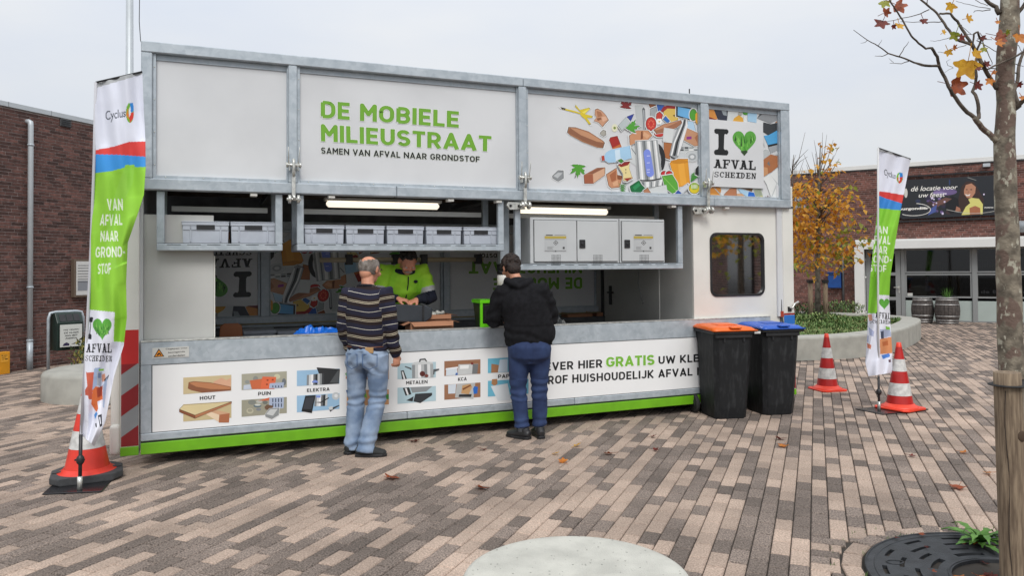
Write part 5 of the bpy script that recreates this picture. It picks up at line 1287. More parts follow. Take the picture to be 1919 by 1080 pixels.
def head(mb, c, R, s=1.0, jaw=1.0):
    """c = skull centre, R = 3x3 orientation (x right, y forward, z up)"""
    E_ = lambda x, y, z, a, b, d, n=16: mb.ell(c+R @ (V((x, y, z))*s), (a*s, b*s, d*s), n, 12, R=R)
    E_(0, -.012, .018, .077, .098, .088, 20); E_(0, .03, -.005, .068, .072, .085); E_(0, .045, -.06, .052*jaw, .052, .058)
    E_(0, .05, -.098, .03*jaw, .038, .022); E_(0, -.05, -.04, .058, .05, .06)
    E_(0, .092, .012, .05, .014, .012); E_(0, .108, -.028, .017, .018, .013); mb.tube([c+R @ (V((0, .094, .008))*s), c+R @ (V((0, .112, -.022))*s)], [.009*s, .013*s], 8)
    for x in (-1, 1):
        E_(x*.016, .098, -.032, .009, .011, .008, 8); E_(x*.042, .078, -.03, .026, .022, .022)
        E_(x*.080, -.004, -.01, .010, .021, .032, 12); E_(x*.086, -.008, .0, .006, .018, .026, 10)
        E_(x*.032, .086, .002, .016, .012, .008, 8)
    E_(0, .094, -.064, .026, .012, .0075, 10); E_(0, .091, -.074, .022, .013, .008, 10)
def rot(yaw=0, pitch=0, roll=0):
    return (Matrix.Rotation(yaw, 3, 'Z') @ Matrix.Rotation(pitch, 3, 'X') @ Matrix.Rotation(roll, 3, 'Y'))
SKIN = mat('skin', lin('#c98f74'), .5, var=.14, vscale=18, spec=.4)
SKIN2 = mat('skin_ruddy', lin('#d08f74'), .5, var=.14, vscale=18, spec=.4)
EYE = mat('eye_dark', (.03, .02, .015), .2); EYEW = mat('eye_white', (.6, .57, .52), .3)
def person(label, loc, rz, J, skin, sleeves=True, voxb=.0058, head_rot=(0, 0), hs=1.0, jaw=1.0, fem=False, legs=True):
    """J: joint dictionary in the figure's own space (x right, y forward). Returns root, skin mesh object"""
    t = thing('person', label, 'person', loc, rz)
    mb = MB()
    hr = rot(head_rot[0], head_rot[1]); hc = J['head']
    head(mb, hc, hr, hs, jaw)
    nb, nt_ = J['neck'], hc+hr @ V((0, -.02, -.06))
    mb.tube([nb-V((0, 0, .08)), nb, nt_, nt_+hr @ V((0, 0, .05))], [.07, .058, .056, .05], 14)
    ch, pe = J['chest'], J['pelvis']
    mb.tube([nb-V((0, 0, .03)), ch+V((0, 0, .06)), ch-V((0, 0, .1)), pe+V((0, 0, .12)), pe, pe-V((0, 0, .1))], [.06, .13, .14, .13, .145, .09], 14, ry=[.05, .09, .10, .095, .10, .07], side=(1, 0, 0))
    for s in 'LR':
        sh, el, wr = J['sh'+s], J['el'+s], J['wr'+s]
        mb.tube([ch+(sh-ch)*.5, sh, sh+(el-sh)*.5, el, el+(wr-el)*.4, wr, wr+(wr-el).normalized()*.02], [.05, .048, .042, .036, .034, .024, .023], 12)
        hd = J['hand'+s]; hand(mb, wr, hd[0], hd[1], hd[2], hd[4] if len(hd) > 4 else 1.0, hd[3])
        if legs:
            hp, kn, an = J['hip'+s], J['kn'+s], J['an'+s]
            mb.tube([pe+(hp-pe)*.5, hp, hp+(kn-hp)*.5, kn, kn+(an-kn)*.35, an, an-V((0, 0, .03))], [.075, .078, .066, .048, .045, .033, .035], 12)
            ft = J['ft'+s].normalized(); mb.tube([an, an+V((0, 0, -.03)), an+ft*.05+V((0, 0, -.045)), an+ft*.10+V((0, 0, -.05))], [.036, .035, .034, .022], 10, ry=[.036, .03, .024, .016])
    me = union(mb, voxb, 3); me.materials.append(skin)
    link('body', me, t)
    for x in (-1, 1):
        e = hc+hr @ (V((x*.032, .0905, -.006))*hs)
        ey = MB().ell(e, (.0115*hs,)*3, 12, 8).build('eye', EYEW, t)
        MB().ell(e+hr @ V((0, .0085, 0)), (.0055*hs, .004*hs, .0055*hs), 8, 6).build('iris', EYE, ey)
    return t, hr
def wrinkle(me, fn):
    n = [v.normal.copy() for v in me.vertices]
    for v, nn in zip(me.vertices, n):
        v.co += nn*fn(v.co)
    me.update()
def attrset(me, name, vals):
    a = me.attributes.new(name, 'FLOAT', 'POINT'); a.data.foreach_set('value', vals)
def NZ(p, s, seed=0): return noise.noise(V((p.x*s+seed, p.y*s, p.z*s)))
def shoe(parent, an, ft, m, L=.28, w=.047, sole=None):
    yaw = math.atan2(ft.y, ft.x); X = Matrix.Translation((an.x, an.y, 0)) @ Matrix.Rotation(yaw, 4, 'Z')
    mb = MB(); tr = lambda p: X @ V(p)
    mb.tube([tr((-.085, 0, .045)), tr((-.05, 0, .05)), tr((.03, 0, .052)), tr((.10, 0, .04)), tr((.16, .0, .032)), tr((L-.10, 0, .024))], [.03, .042, .043, .048, .044, .02], 14, ry=[.03, .045, .05, .036, .028, .018], side=X.to_3x3() @ V((0, 1, 0)))
    mb.tube([tr((-.045, 0, .05)), tr((-.03, 0, .10))], [.042, .042], 12)
    me = union(mb, .006, 2); me.materials.append(m); so_ = link('shoe', me, parent)
    pr = [(-.09, -.03), (-.06, -.042), (0, -.042), (.09, -.052), (.15, -.045), (.185, -.02), (.19, .0), (.185, .02), (.15, .045), (.09, .05), (0, .042), (-.06, .042), (-.09, .03)]
    s2 = MB().prism(pr, .0, .024, axis='z'); s2.v = [tuple(X @ V(v)) for v in s2.v]
    s2.build('sole', sole or BLACKM, so_, bevel=.004)
# ---------- man in the striped jumper, seen from behind
def striped_man():
    g = G(690, 851); face = math.radians(-14)
    J = dict(head=V((.0, .055, 1.655)), neck=V((.005, .0, 1.495)), chest=V((0, -.01, 1.32)), pelvis=V((0, 0, .93)),
             shL=V((-.178, -.01, 1.43)), shR=V((.182, -.01, 1.43)), elL=V((-.225, -.03, 1.13)), elR=V((.232, -.01, 1.12)), wrL=V((-.20, .08, .90)), wrR=V((.252, .06, .875)),
             hipL=V((-.10, 0, .90)), hipR=V((.10, 0, .90)), knL=V((-.125, .03, .49)), knR=V((.085, .03, .49)), anL=V((-.14, -.0, .085)), anR=V((.02, -.09, .085)),
             ftL=V((.10, .2, 0)), ftR=V((.24, .06, 0)))
    J['handL'] = (V((.02, .12, -.99)), V((.9, .3, 0)), V((.2, 1, 0)), .55, .95); J['handR'] = (V((-.0, .10, -.99)), V((-.75, .5, 0)), V((-.1, 1, 0)), .85, .98)
    t, hr = person('balding grey-haired man in navy striped jumper and light blue jeans, seen from behind', g, face, J, SKIN, head_rot=(math.radians(-10), math.radians(-12)), hs=1.05)
    # jumper
    mb = MB()
    mb.tube([V((0, -.0, 1.515)), V((0, -.005, 1.485)), V((0, -.01, 1.43)), V((0, -.015, 1.34)), V((0, -.01, 1.2)), V((0, .0, 1.08)), V((0, .0, .97)), V((0, .0, .925))], [.075, .105, .165, .190, .182, .184, .190, .178], 24, ry=[.07, .09, .115, .138, .145, .145, .14, .13], side=(1, 0, 0))
    for s in 'LR':
        sh, el, wr = J['sh'+s], J['el'+s], J['wr'+s]; ch = V((0, -.01, 1.40))
        mb.tube([ch+(sh-ch)*.5, sh+V((0, 0, -.0)), sh+(el-sh)*.35, sh+(el-sh)*.75, el, el+(wr-el)*.5, el+(wr-el)*.88, wr+(wr-el)*.06], [.066, .076, .070, .063, .058, .053, .051, .038], 16, ry=[.08, .088, .078, .07, .064, .057, .052, .038])
    me = union(mb, .0085, 5)
    def fn(p):
        a = .004*NZ(p, 9)+.007*NZ(V((p.x, p.y, p.z*2.2)), 5, 3)
        if abs(p.x) > .2: a += .0055*math.sin(p.z*62+6*NZ(p, 6))*(1 if p.z < 1.2 else .35)
        if p.z < 1.02 and abs(p.x) < .2: a += .006*math.sin(p.z*80+p.x*16+4*NZ(p, 7))
        return a
    vals = []
    for v in me.vertices:
        p = v.co; best = None
        if abs(p.x) > .172 or (abs(p.x) > .155 and p.z > 1.3):
            s = 'L' if p.x < 0 else 'R'; t1, d1 = seg_t(p, J['sh'+s], J['el'+s]); t2, d2 = seg_t(p, J['el'+s], J['wr'+s])
            if min(d1, d2) < .105: best = 1.40-(t1*.31 if t1 < 1 else .31)-(t2*.26 if t1 >= 1 else 0)+.03*(1 if s == 'R' else -1)*0
        vals.append(best if best is not None else p.z-.12*max(0, abs(p.x)-.08)*(1 if p.z > 1.25 else .1)+.012*math.sin(p.x*14))
    wrinkle(me, fn); attrset(me, 'stripe', vals)
    m = mat('striped_knit', (.012, .012, .022), .95, var=.001, bump=.35, bscale=190, bdist=.003); n = m.node_tree; N = n.nodes; L = n.links
    a = N.new('ShaderNodeAttribute'); a.attribute_name = 'stripe'
    mu = N.new('ShaderNodeMath'); mu.operation = 'MULTIPLY_ADD'; mu.inputs[1].default_value = 1/.155; mu.inputs[2].default_value = .26; L.new(a.outputs['Fac'], mu.inputs[0])
    fr_ = N.new('ShaderNodeMath'); fr_.operation = 'FRACT'; L.new(mu.outputs[0], fr_.inputs[0])
    cr_ = N.new('ShaderNodeValToRGB'); cr_.color_ramp.interpolation = 'CONSTANT'; L.new(fr_.outputs[0], cr_.inputs[0])
    navy = (*lin('#1c1c30'), 1); brown = (*lin('#211515'), 1); wh = (*lin('#d9d4c6'), 1); tan = (*lin('#c8bda4'), 1)
    el = cr_.color_ramp.elements; el[0].position = 0; el[0].color = tan; el[1].position = .026; el[1].color = brown
    for pos, c in ((.085, tan), (.111, brown), (.27, navy), (.53, wh), (.554, navy), (.80, brown), (.96, brown)): e = el.new(pos); e.color = c
    L.new(cr_.outputs[0], N['Principled BSDF'].inputs['Base Color'])
    me.materials.append(m); jm = link('jumper', me, t)
    # collar
    MB().tube([V((.078*math.sin(a_), -.012-.07*math.cos(a_), 1.497+.014*math.cos(a_))) for a_ in [i*2*PI/20 for i in range(21)]], .013, 8, cap=False).build('collar', mat('navy_cloth', lin('#16161f'), .9), t)
    # jeans
    mb = MB()
    mb.tube([V((0, 0, 1.0)), V((0, 0, .96)), V((0, -.015, .90)), V((0, -.02, .84)), V((0, -.005, .78))], [.172, .178, .188, .186, .15], 22, ry=[.115, .12, .135, .132, .10], side=(1, 0, 0))
    for s in 'LR':
        hp, kn, an = J['hip'+s], J['kn'+s], J['an'+s]
        mb.tube([hp+V((0, -.01, -.0)), hp+(kn-hp)*.3, hp+(kn-hp)*.65, kn, kn+(an-kn)*.3, kn+(an-kn)*.65, kn+(an-kn)*.92, an+V((0, 0, -.045))], [.105, .100, .088, .076, .078, .076, .080, .083], 18, ry=[.115, .108, .094, .082, .082, .08, .084, .086])
    me = union(mb, .0095, 5)
    def fj(p):
        a = .005*NZ(p, 7)+.003*NZ(p, 20)
        if .38 < p.z < .60: a += .006*math.sin(p.z*95+5*NZ(p, 5))*math.sin((p.z-.38)/.22*PI)
        if p.z < .30: a += .009*math.sin(p.z*60+4*NZ(p, 6))*(1-p.z/.30)
        if p.z > .72 and p.y < 0: a += .006*math.sin(p.z*40+abs(p.x)*40+3*NZ(p, 6))-.012*math.exp(-(p.x/.02)**2)*(1 if p.z < .93 else 0)
        return a
    wrinkle(me, fj)
    jn = mat('light_denim', lin('#93a4ba'), .85, col2=lin('#667b97'), vscale=7, bump=.25, bscale=240, bdist=.003, detail=6)
    me.materials.append(jn); je = link('jeans', me, t)
    for x in (-.085, .085):
        st_ = [(x-.06, .0, .905), (x-.058, 0, .80), (x, 0, .775), (x+.058, 0, .80), (x+.06, 0, .905), (x-.06, 0, .905)]
        def onback(q):
            return V((q[0], -.02-.132*math.sqrt(max(0, 1-(q[0]/.19)**2))-.006, q[2]))
        MB().tube([onback(q) for q in st_], .0035, 5).build('back_pocket', mat('denim_seam', lin('#455f86'), .9), t)
    MB().tube([V((.174*math.cos(a_), .118*math.sin(a_)-.004, .965)) for a_ in [PI+.35+i*(PI-.7)/14 for i in range(15)]], .006, 6, ry=[.02]*15, side=(0, 0, 1)).build('belt', mat('brown_belt', lin('#6b3a24'), .5), t)
    MB().box(.04, .115, -.138, -.121, .915, .965).build('patch', mat('leather_patch', lin('#b08a5c'), .7), t, bevel=.003)
    SH = mat('black_suede', (.022, .024, .024), .8, var=.2)
    for s in 'LR': shoe(t, J['an'+s], J['ft'+s], SH)
    # hair: thin grey ring and stubble shell; glasses
    hc = J['head']; mb = MB(); r_ = random.Random(2); n, k = 40, 26; vs = {}; fs_ = []
    for i in range(k+1):
        for j in range(n):
            ph = PI*i/k; th = 2*PI*j/n; d_ = V((math.sin(ph)*math.cos(th), math.sin(ph)*math.sin(th), math.cos(ph)))
            q_ = V((d_.x*.0805, d_.y*.1015-.012, d_.z*.0915+.018))*1.05; vs[i, j] = q_
    idx = {}; vl = []
    for i in range(k):
        for j in range(n):
            c_ = (vs[i, j]+vs[i+1, (j+1) % n])/2
            top = .070+.012*NZ(c_, 40); bald = (c_.x/.066)**2+((c_.y+.02)/.094)**2 < 1 and c_.z > .045+.01*NZ(c_, 50)
            if bald or c_.z < -.055 or c_.y > .035 or (c_.y > 0 and c_.z < -.02) or (abs(c_.x) > .07 and c_.z < -.03): continue
            q_ = []
            for key in ((i, j), (i+1, j), (i+1, (j+1) % n), (i, (j+1) % n)):
                if key not in idx: idx[key] = len(vl); vl.append(hc+hr @ (vs[key]*(1+.012*r_.random())))
                q_.append(idx[key])
            fs_.append(tuple(q_))
    hm = MB().add(vl, fs_, smooth=True).mesh('hair', mat('grey_hair', lin('#8d8680'), .9, col2=lin('#5d544c'), vscale=30, stretch=(1, 1, 1), bump=.6, bscale=300, bdist=.004)); h_ = link('hair', hm, t)
    so2 = h_.modifiers.new('s', 'SOLIDIFY'); so2.thickness = .006; so2.offset = 1
    gl_ = MB(); R3 = lambda *q_: hc+hr @ V(q_)
    for x in (-1, 1): gl_.tube([R3(x*.086, -.02, .0), R3(x*.084, .05, .012), R3(x*.062, .108, .01), R3(x*.02, .114, .008)], .003, 6)
    gl_.build('glasses', BLACKM, t)
striped_man()
# ---------- woman in the black hoodie
def hoodie_woman():
    g = G(994, 822); face = math.radians(4)
    J = dict(head=V((-.165, .14, 1.66)), neck=V((-.10, .06, 1.50)), chest=V((-.05, .02, 1.32)), pelvis=V((.0, 0, .92)),
             shL=V((-.26, .03, 1.42)), shR=V((.13, .0, 1.43)), elL=V((-.35, .08, 1.13)), elR=V((.235, .08, 1.16)), wrL=V((-.27, .29, 1.12)), wrR=V((.18, .32, 1.14)),
             hipL=V((-.10, 0, .90)), hipR=V((.10, 0, .90)), knL=V((-.11, .04, .48)), knR=V((.10, .04, .48)), anL=V((-.075, .0, .08)), anR=V((.095, .04, .08)),
             ftL=V((-.17, .14, 0)), ftR=V((-.04, .22, 0)))
    J['handL'] = (V((.1, 1, .1)), V((.7, 0, -.6)), V((0, 0, 1)), .6); J['handR'] = (V((-.6, 1, .0)), V((-.6, 0, -.6)), V((0, 0, 1)), .5)
    t, hr = person('dark-haired woman in black hoodie and navy trousers standing at the counter', g, face, J, SKIN, head_rot=(math.radians(22), math.radians(-24)), hs=.97, jaw=.9)
    mb = MB()
    mb.tube([V((-.10, .05, 1.52)), V((-.09, .035, 1.47)), V((-.065, .015, 1.40)), V((-.045, -.0, 1.30)), V((-.015, -.0, 1.16)), V((0, .0, 1.04)), V((.005, .0, .955)), V((.005, 0, .90))], [.08, .15, .215, .235, .235, .245, .25, .225], 24, ry=[.075, .095, .135, .155, .16, .165, .165, .15], side=(1, 0, 0))
    for s in 'LR':
        sh, el, wr = J['sh'+s], J['el'+s], J['wr'+s]; ch = V((-.04, -.0, 1.40))
        mb.tube([ch+(sh-ch)*.5, sh, sh+(el-sh)*.35, sh+(el-sh)*.75, el, el+(wr-el)*.5, wr], [.085, .095, .088, .08, .074, .064, .046], 16)
    hd_ = V((-.10, .015, 1.50))
    mb.ell(hd_+V((0, -.03, .0)), (.125, .085, .06), 18, 10, R=rot(0, .35)); mb.tube([hd_+V((-.12, .07, .01)), hd_+V((-.115, -.02, .03)), hd_+V((-.06, -.085, .0)), hd_+V((.0, -.10, -.03)), hd_+V((.06, -.085, .0)), hd_+V((.115, -.02, .03)), hd_+V((.12, .07, .01))], .034, 10)
    me = union(mb, .0095, 5)
    def fn(p):
        a = .006*NZ(p, 8)+.008*NZ(V((p.x, p.y, p.z*1.6)), 4, 5)
        if abs(p.x+.03) > .23: a += .006*math.sin(p.z*50+6*NZ(p, 5))
        if p.z < 1.1: a += .005*math.sin(p.z*55+p.x*10+5*NZ(p, 5))
        return a
    wrinkle(me, fn); me.materials.append(mat('black_fleece', (.011, .011, .013), .98, var=.3, vscale=25, bump=.3, bscale=120, spec=.2)); link('hoodie', me, t)
    mb = MB()
    mb.tube([V((0, 0, .99)), V((0, 0, .94)), V((0, -.02, .87)), V((0, -.02, .80)), V((0, -.005, .75))], [.19, .205, .215, .20, .15], 22, ry=[.14, .155, .16, .145, .10], side=(1, 0, 0))
    for s in 'LR':
        hp, kn, an = J['hip'+s], J['kn'+s], J['an'+s]
        mb.tube([hp, hp+(kn-hp)*.3, hp+(kn-hp)*.65, kn, kn+(an-kn)*.3, kn+(an-kn)*.65, an+V((0, 0, .03))], [.115, .108, .094, .080, .078, .072, .072], 18)
    me = union(mb, .0095, 5)
    wrinkle(me, lambda p: .006*NZ(p, 6)+.003*NZ(p, 18)+(.005*math.sin(p.z*70+5*NZ(p, 5)) if .36 < p.z < .58 or p.z < .2 else 0)-(.010*math.exp(-(p.x/.02)**2) if p.y < 0 and p.z > .74 else 0))
    me.materials.append(mat('navy_denim', lin('#2c3f66'), .85, col2=lin('#1d2c50'), vscale=6, bump=.25, bscale=200, bdist=.003)); link('trousers', me, t)
    SH = mat('black_leather', (.02, .02, .022), .5, var=.2)
    for s in 'LR':
        shoe(t, J['an'+s], J['ft'+s], SH, .26)
        a_ = J['an'+s]; MB().tube([a_+V((0, 0, -.01)), a_+V((0, 0, .06))], [.046, .045], 12).build('sock', mat('grey_sock', lin('#70757c'), .95), t)
    # curly hair
    hc = J['head']; r_ = random.Random(5); mb = MB()
    mb.ell(hc+hr @ V((0, -.015, .032)), (.088, .108, .092), 24, 16, R=hr); mb.ell(hc+hr @ V((0, -.06, -.035)), (.072, .06, .07), 20, 12, R=hr)
    for _ in range(330):
        a_ = r_.uniform(0, 2*PI); z_ = r_.uniform(-.75, 1); q_ = V((math.sqrt(1-z_*z_)*math.cos(a_)*.088, math.sqrt(1-z_*z_)*math.sin(a_)*.108-.015, z_*.095+.03))
        if q_.y > .05 and q_.z < .06: continue
        if abs(q_.x) > .05 and q_.y > .0 and q_.z < -.0: continue
        mb.ell(hc+hr @ q_, (r_.uniform(.009, .017),)*3, 6, 4)
    me = union(mb, .0055, 1); wrinkle(me, lambda p: .004*NZ(p, 60))
    me.materials.append(mat('dark_brown_hair', lin('#33241d'), .7, col2=lin('#17110f'), vscale=50, bump=.5, bscale=260)); link('hair', me, t)
    gl_ = MB(); R3 = lambda *q_: hc+hr @ V(q_)
    for x in (-1, 1): gl_.tube([R3(x*.082, -.01, .0), R3(x*.082, .05, .010), R3(x*.062, .104, .008), R3(x*.02, .112, .006)], .003, 6)
    gl_.build('glasses', BLACKM, t)
hoodie_woman()
# ---------- worker in the high-visibility jacket behind the counter
def worker():
    s0, z0 = cf(757, 474, .55); g = T.W(s0, .66, .22); face = T.a+PI
    # figure space: x right of the worker, y towards the counter; eye level from the photograph
    hz = z0-.22
    J = dict(head=V((0, .27, hz-.085)), neck=V((.0, .14, hz-.165)), chest=V((0, .05, hz-.34)), pelvis=V((0, -.12, .92)),
             shL=V((-.20, .10, hz-.195)), shR=V((.20, .10, hz-.195)), elL=V((-.26, .16, hz-.47)), elR=V((.28, .16, hz-.46)), wrL=V((-.09, .26, hz-.485)), wrR=V((.10, .27, hz-.47)),
             hipL=V((-.10, -.12, .90)), hipR=V((.10, -.12, .90)), knL=V((-.11, -.08, .48)), knR=V((.11, -.08, .48)), anL=V((-.12, -.1, .09)), anR=V((.12, -.1, .09)),
             ftL=V((-.03, .2, 0)), ftR=V((.03, .2, 0)))
    J['handL'] = (V((.8, .35, -.3)), V((0, -.2, -1)), V((0, 1, .2)), .7, 1.1); J['handR'] = (V((-.8, .35, -.2)), V((0, -.2, -1)), V((0, 1, .2)), .7, 1.1)
    t, hr = person('grey-moustached man in lime green safety jacket working behind the counter', g, face, J, SKIN2, head_rot=(math.radians(4), math.radians(-40)), hs=1.08)
    mb = MB(); n_ = hz
    mb.tube([V((0, .145, n_-.135)), V((0, .13, n_-.165)), V((0, .10, n_-.225)), V((0, .05, n_-.35)), V((0, -.04, n_-.52)), V((0, -.09, n_-.66)), V((0, -.11, n_-.76))], [.09, .14, .215, .235, .22, .215, .20], 24, ry=[.08, .10, .13, .15, .15, .145, .14], side=(1, 0, 0))
    for s in 'LR':
        sh, el, wr = J['sh'+s], J['el'+s], J['wr'+s]; ch = V((0, .08, n_-.23))
        mb.tube([ch+(sh-ch)*.5, sh, sh+(el-sh)*.35, sh+(el-sh)*.75, el, el+(wr-el)*.25], [.085, .096, .09, .085, .082, .076], 16)
    me = union(mb, .0095, 5)
    wrinkle(me, lambda p: .008*NZ(p, 7)+.007*math.sin(p.z*34+p.x*30+6*NZ(p, 5))*.7+.004*NZ(p, 18))
    HV = mat('hi_vis_lime', lin('#b9f23e'), .75, col2=lin('#9be034'), vscale=6); NV = mat('navy_fabric', lin('#181d2e'), .9, var=.2); RFL = mat('reflective_tape', (.55, .56, .55), .4)
    for m_ in (HV, NV, RFL): me.materials.append(m_)
    mi = []
    for f in me.polygons:
        c = f.center; k = 0
        if abs(c.x) > .17:
            s = 'L' if c.x < 0 else 'R'; t1, d1 = seg_t(c, J['sh'+s], J['el'+s]); t2, d2 = seg_t(c, J['el'+s], J['wr'+s])
            if t1 > .62 and d1 < .12: k = 2
            if t1 > .80 and d1 < .12 or t2 > .0 and d2 < .09 and t1 >= .8: k = 1
        if c.z < n_-.66: k = 2 if c.z > n_-.71 else 1
        mi.append(k)
    me.polygons.foreach_set('material_index', mi); link('jacket', me, t)
    mb = MB()
    for s in 'LR':
        el, wr = J['el'+s], J['wr'+s]; mb = MB(); mb.tube([el+(wr-el)*-.05, el+(wr-el)*.5, wr-(wr-el)*.02], [.064, .055, .042], 14)
        me = union(mb, .009, 3); wrinkle(me, lambda p: .004*math.sin(p.x*90)+.004*NZ(p, 12)); me.materials.append(NV); link('sleeve', me, t)
    # collar, zip
    MB().tube([V((.088*math.sin(a_), .155-.08*math.cos(a_), n_-.145-.03*(1-math.cos(a_)))) for a_ in [i*2*PI/20 for i in range(21)]], .03, 8, ry=[.018]*21, cap=False).build('collar', NV, t)
    MB().tube([V((-.015, .24, n_-.25)), V((-.02, .215, n_-.32)), V((-.01, .175, n_-.44)), V((0, .13, n_-.56))], .006, 6).build('zip', NV, t)
    MB().ell(V((-.10, .215, n_-.30)), (.022, .006, .018), 10, 6).build('badge', NV, t)
    mb = MB()
    mb.tube([V((0, -.12, .99)), V((0, -.12, .88)), V((0, -.12, .76))], [.17, .18, .14], 18, ry=[.12, .13, .1], side=(1, 0, 0))
    for s in 'LR':
        hp, kn, an = J['hip'+s], J['kn'+s], J['an'+s]; mb.tube([hp, hp+(kn-hp)*.5, kn, kn+(an-kn)*.6, an], [.10, .09, .078, .075, .075], 14)
    me = union(mb, .012, 4); me.materials.append(NV); link('work_trousers', me, t)
    for s in 'LR': shoe(t, J['an'+s], J['ft'+s], BLACKM)
    hc = J['head']; R3 = lambda *q_: hc+hr @ (V(q_)*1.08); r_ = random.Random(8)
    mb = MB(); mb.ell(R3(0, -.016, .03), (.084, .102, .090), 22, 14, R=hr)
    for _ in range(120):
        a_ = r_.uniform(0, 2*PI); z_ = r_.uniform(.1, 1); q_ = V((math.sqrt(1-z_*z_)*math.cos(a_)*.082, math.sqrt(1-z_*z_)*math.sin(a_)*.1-.016, z_*.087+.03)); mb.ell(hc+hr @ (q_*1.05), (.012,)*3, 6, 4)
    mb2 = union(mb, .006, 1); 
    import bmesh
    b = bmesh.new(); b.from_mesh(mb2); inv = hr.inverted()
    dl = [f for f in b.faces if (lambda q_: (q_.y > .052 and q_.z < .075) or q_.z < -.045 or (q_.y > .0 and q_.z < .0))(inv @ (f.calc_center_median()-hc))]
    bmesh.ops.delete(b, geom=dl, context='FACES'); b.to_mesh(mb2); b.free()
    mb2.materials.append(mat('salt_pepper_hair', lin('#4a4440'), .8, col2=lin('#1e1b1a'), vscale=40, bump=.5, bscale=240)); link('hair', mb2, t)
    mo = MB().tube([R3(-.036, .088, -.066), R3(-.018, .106, -.052), R3(0, .110, -.049), R3(.018, .106, -.052), R3(.036, .088, -.066)], [.005, .009, .008, .009, .005], 8).build('moustache', mat('grey_moustache', lin('#a8a098'), .9), t)
    gl_ = MB()
    for x in (-1, 1):
        gl_.tube([R3(x*.034+.024*math.cos(a_), .075+.02*math.sin(a_), .105+.014*math.sin(a_)) for a_ in [i*2*PI/14 for i in range(15)]], .003, 6, cap=False); gl_.tube([R3(x*.058, .078, .10), R3(x*.086, .0, .04)], .0025, 6)
    gl_.tube([R3(-.01, .082, .107), R3(.01, .082, .107)], .003, 6)
    gl_.build('raised_glasses', BLACKM, t)
worker()

# ================================================================ OBJECTS
CLOTH = PRINTW
def banner(label, rows, Yp, cv, depth, nu, nv, pole_px, black_from, base_pts, polem, flip=False, bend=0):
    pts = [(V(a), V(b)) for a, b in rows]
    base = G(*pole_px[-1]); t = thing('banner_flag', label, 'banner', base)
    def outline(v):
        f = v*(len(pts)-1); i = min(int(f), len(pts)-2); f -= i; g_ = (3*f*f-2*f**3)*.5+f*.5
        return pts[i][0].lerp(pts[i+1][0], g_), pts[i][1].lerp(pts[i+1][1], g_)
    vs = []; cols = []
    for j in range(nv+1):
        a, b = outline(j/nv)
        for i in range(nu+1):
            u = i/nu; px, py = a.x+(b.x-a.x)*u, a.y+(b.y-a.y)*u
            vs.append(AT(px, py, Yp+depth(u, j/nv))-base); cols.append(cv.get(px, py))
    fs_ = [(j*(nu+1)+i, (j+1)*(nu+1)+i, (j+1)*(nu+1)+i+1, j*(nu+1)+i+1) for j in range(nv) for i in range(nu)]
    me = D.meshes.new('cloth'); me.from_pydata([tuple(v) for v in vs], [], fs_); me.materials.append(CLOTH)
    at = me.color_attributes.new('Col', 'FLOAT_COLOR', 'POINT'); at.data.foreach_set('color', [x for c in cols for x in (*c, 1)])
    me.polygons.foreach_set('use_smooth', [True]*len(me.polygons))
    o = link('cloth', me, t); s = o.modifiers.new('s', 'SOLIDIFY'); s.thickness = .0016
    pp = [AT(px, py, Yp+.0)-base for px, py in pole_px[:-1]]+[V((0, 0, .0))]
    k = black_from
    MB().tube(pp[:k+1], .011, 10).build('pole', polem, t)
    MB().tube(pp[k:], .013, 10).build('lower_pole', BLACKM, t)
    a, b = pts[0]
    MB().tube([AT(a.x, a.y, Yp)-base, AT((a.x+b.x)/2, (a.y+b.y)/2, Yp+depth(.5, 0))-base, AT(b.x, b.y, Yp+depth(1, 0))-base], .007, 8).build('top_arm', BLACKM, t)
    cl_ = pp[-1].lerp(pp[-2], .55); MB().lathe([(.014, -.035), (.026, -.02), (.028, 0), (.026, .02), (.014, .035)], cl_, 12).box(cl_.x-.04, cl_.x+.03, cl_.y-.01, cl_.y+.01, cl_.z-.006, cl_.z+.006).build('clamp', BLACKM, t)
    MB().cyl((0, 0, .01), (0, 0, .11), .018, 12).build('spigot', ZINC, t)
    MB().prism([(p.x-base.x, p.y-base.y) for p in base_pts], .0, .012, axis='z').build('base_plate', mat('black_steel_plate', (.015, .015, .017), .25), t, bevel=.004)
    return t
# left banner artwork in picture coordinates
b1 = lambda *a: [(x/2.25, 60+y/2.25) for x, y in a]
b2 = lambda *a: [(x/2.25, 500+y/2.25) for x, y in a]
cv = Canvas(140, 125, 285, 845, 6, '#dfe2ee')
cv.poly(b1((395, 205), (620, 150), (620, 172), (395, 238)), '#b4b7b8')
cv.text('Cyclus', b1((446, 384), (531, 368), (531, 322), (446, 332)), '#4a505c', bold=.01)
cv.poly([(x/2.25, 60+y/2.25) for x, y in circ(549, 340, 17, 42, 20)], '#6fae2c'); cv.poly(b1((549, 300), (562, 298), (566, 330), (549, 345)), '#2f8ad8'); cv.poly(b1((542, 345), (566, 336), (563, 365), (550, 382)), '#d83a2c'); cv.poly(b1((532, 350), (541, 320), (544, 368)), '#e08a2a'); cv.poly(b1((545, 322), (552, 310), (553, 345), (545, 360)), '#e8e9ee')
cv.poly(b1((395, 499), (480, 483), (545, 463), (640, 460), (640, 527), (500, 517), (395, 515)), '#d8413c')
cv.poly(b1((395, 515), (500, 517), (640, 527), (640, 568), (530, 570), (470, 586), (395, 598)), '#3a94dc')
cv.poly(b1((370, 598), (470, 586), (530, 570), (645, 568), (645, 1110), (370, 1110))+[], '#90cb38')
cv.poly(b2((340, -40), (560, -40), (560, 322), (470, 322), (340, 300)), '#90cb38')
cv.poly(b1((530, 560), (570, 560), (560, 640), (500, 760), (470, 880), (500, 1000), (470, 1000), (440, 880), (480, 700)), '#92cc44')
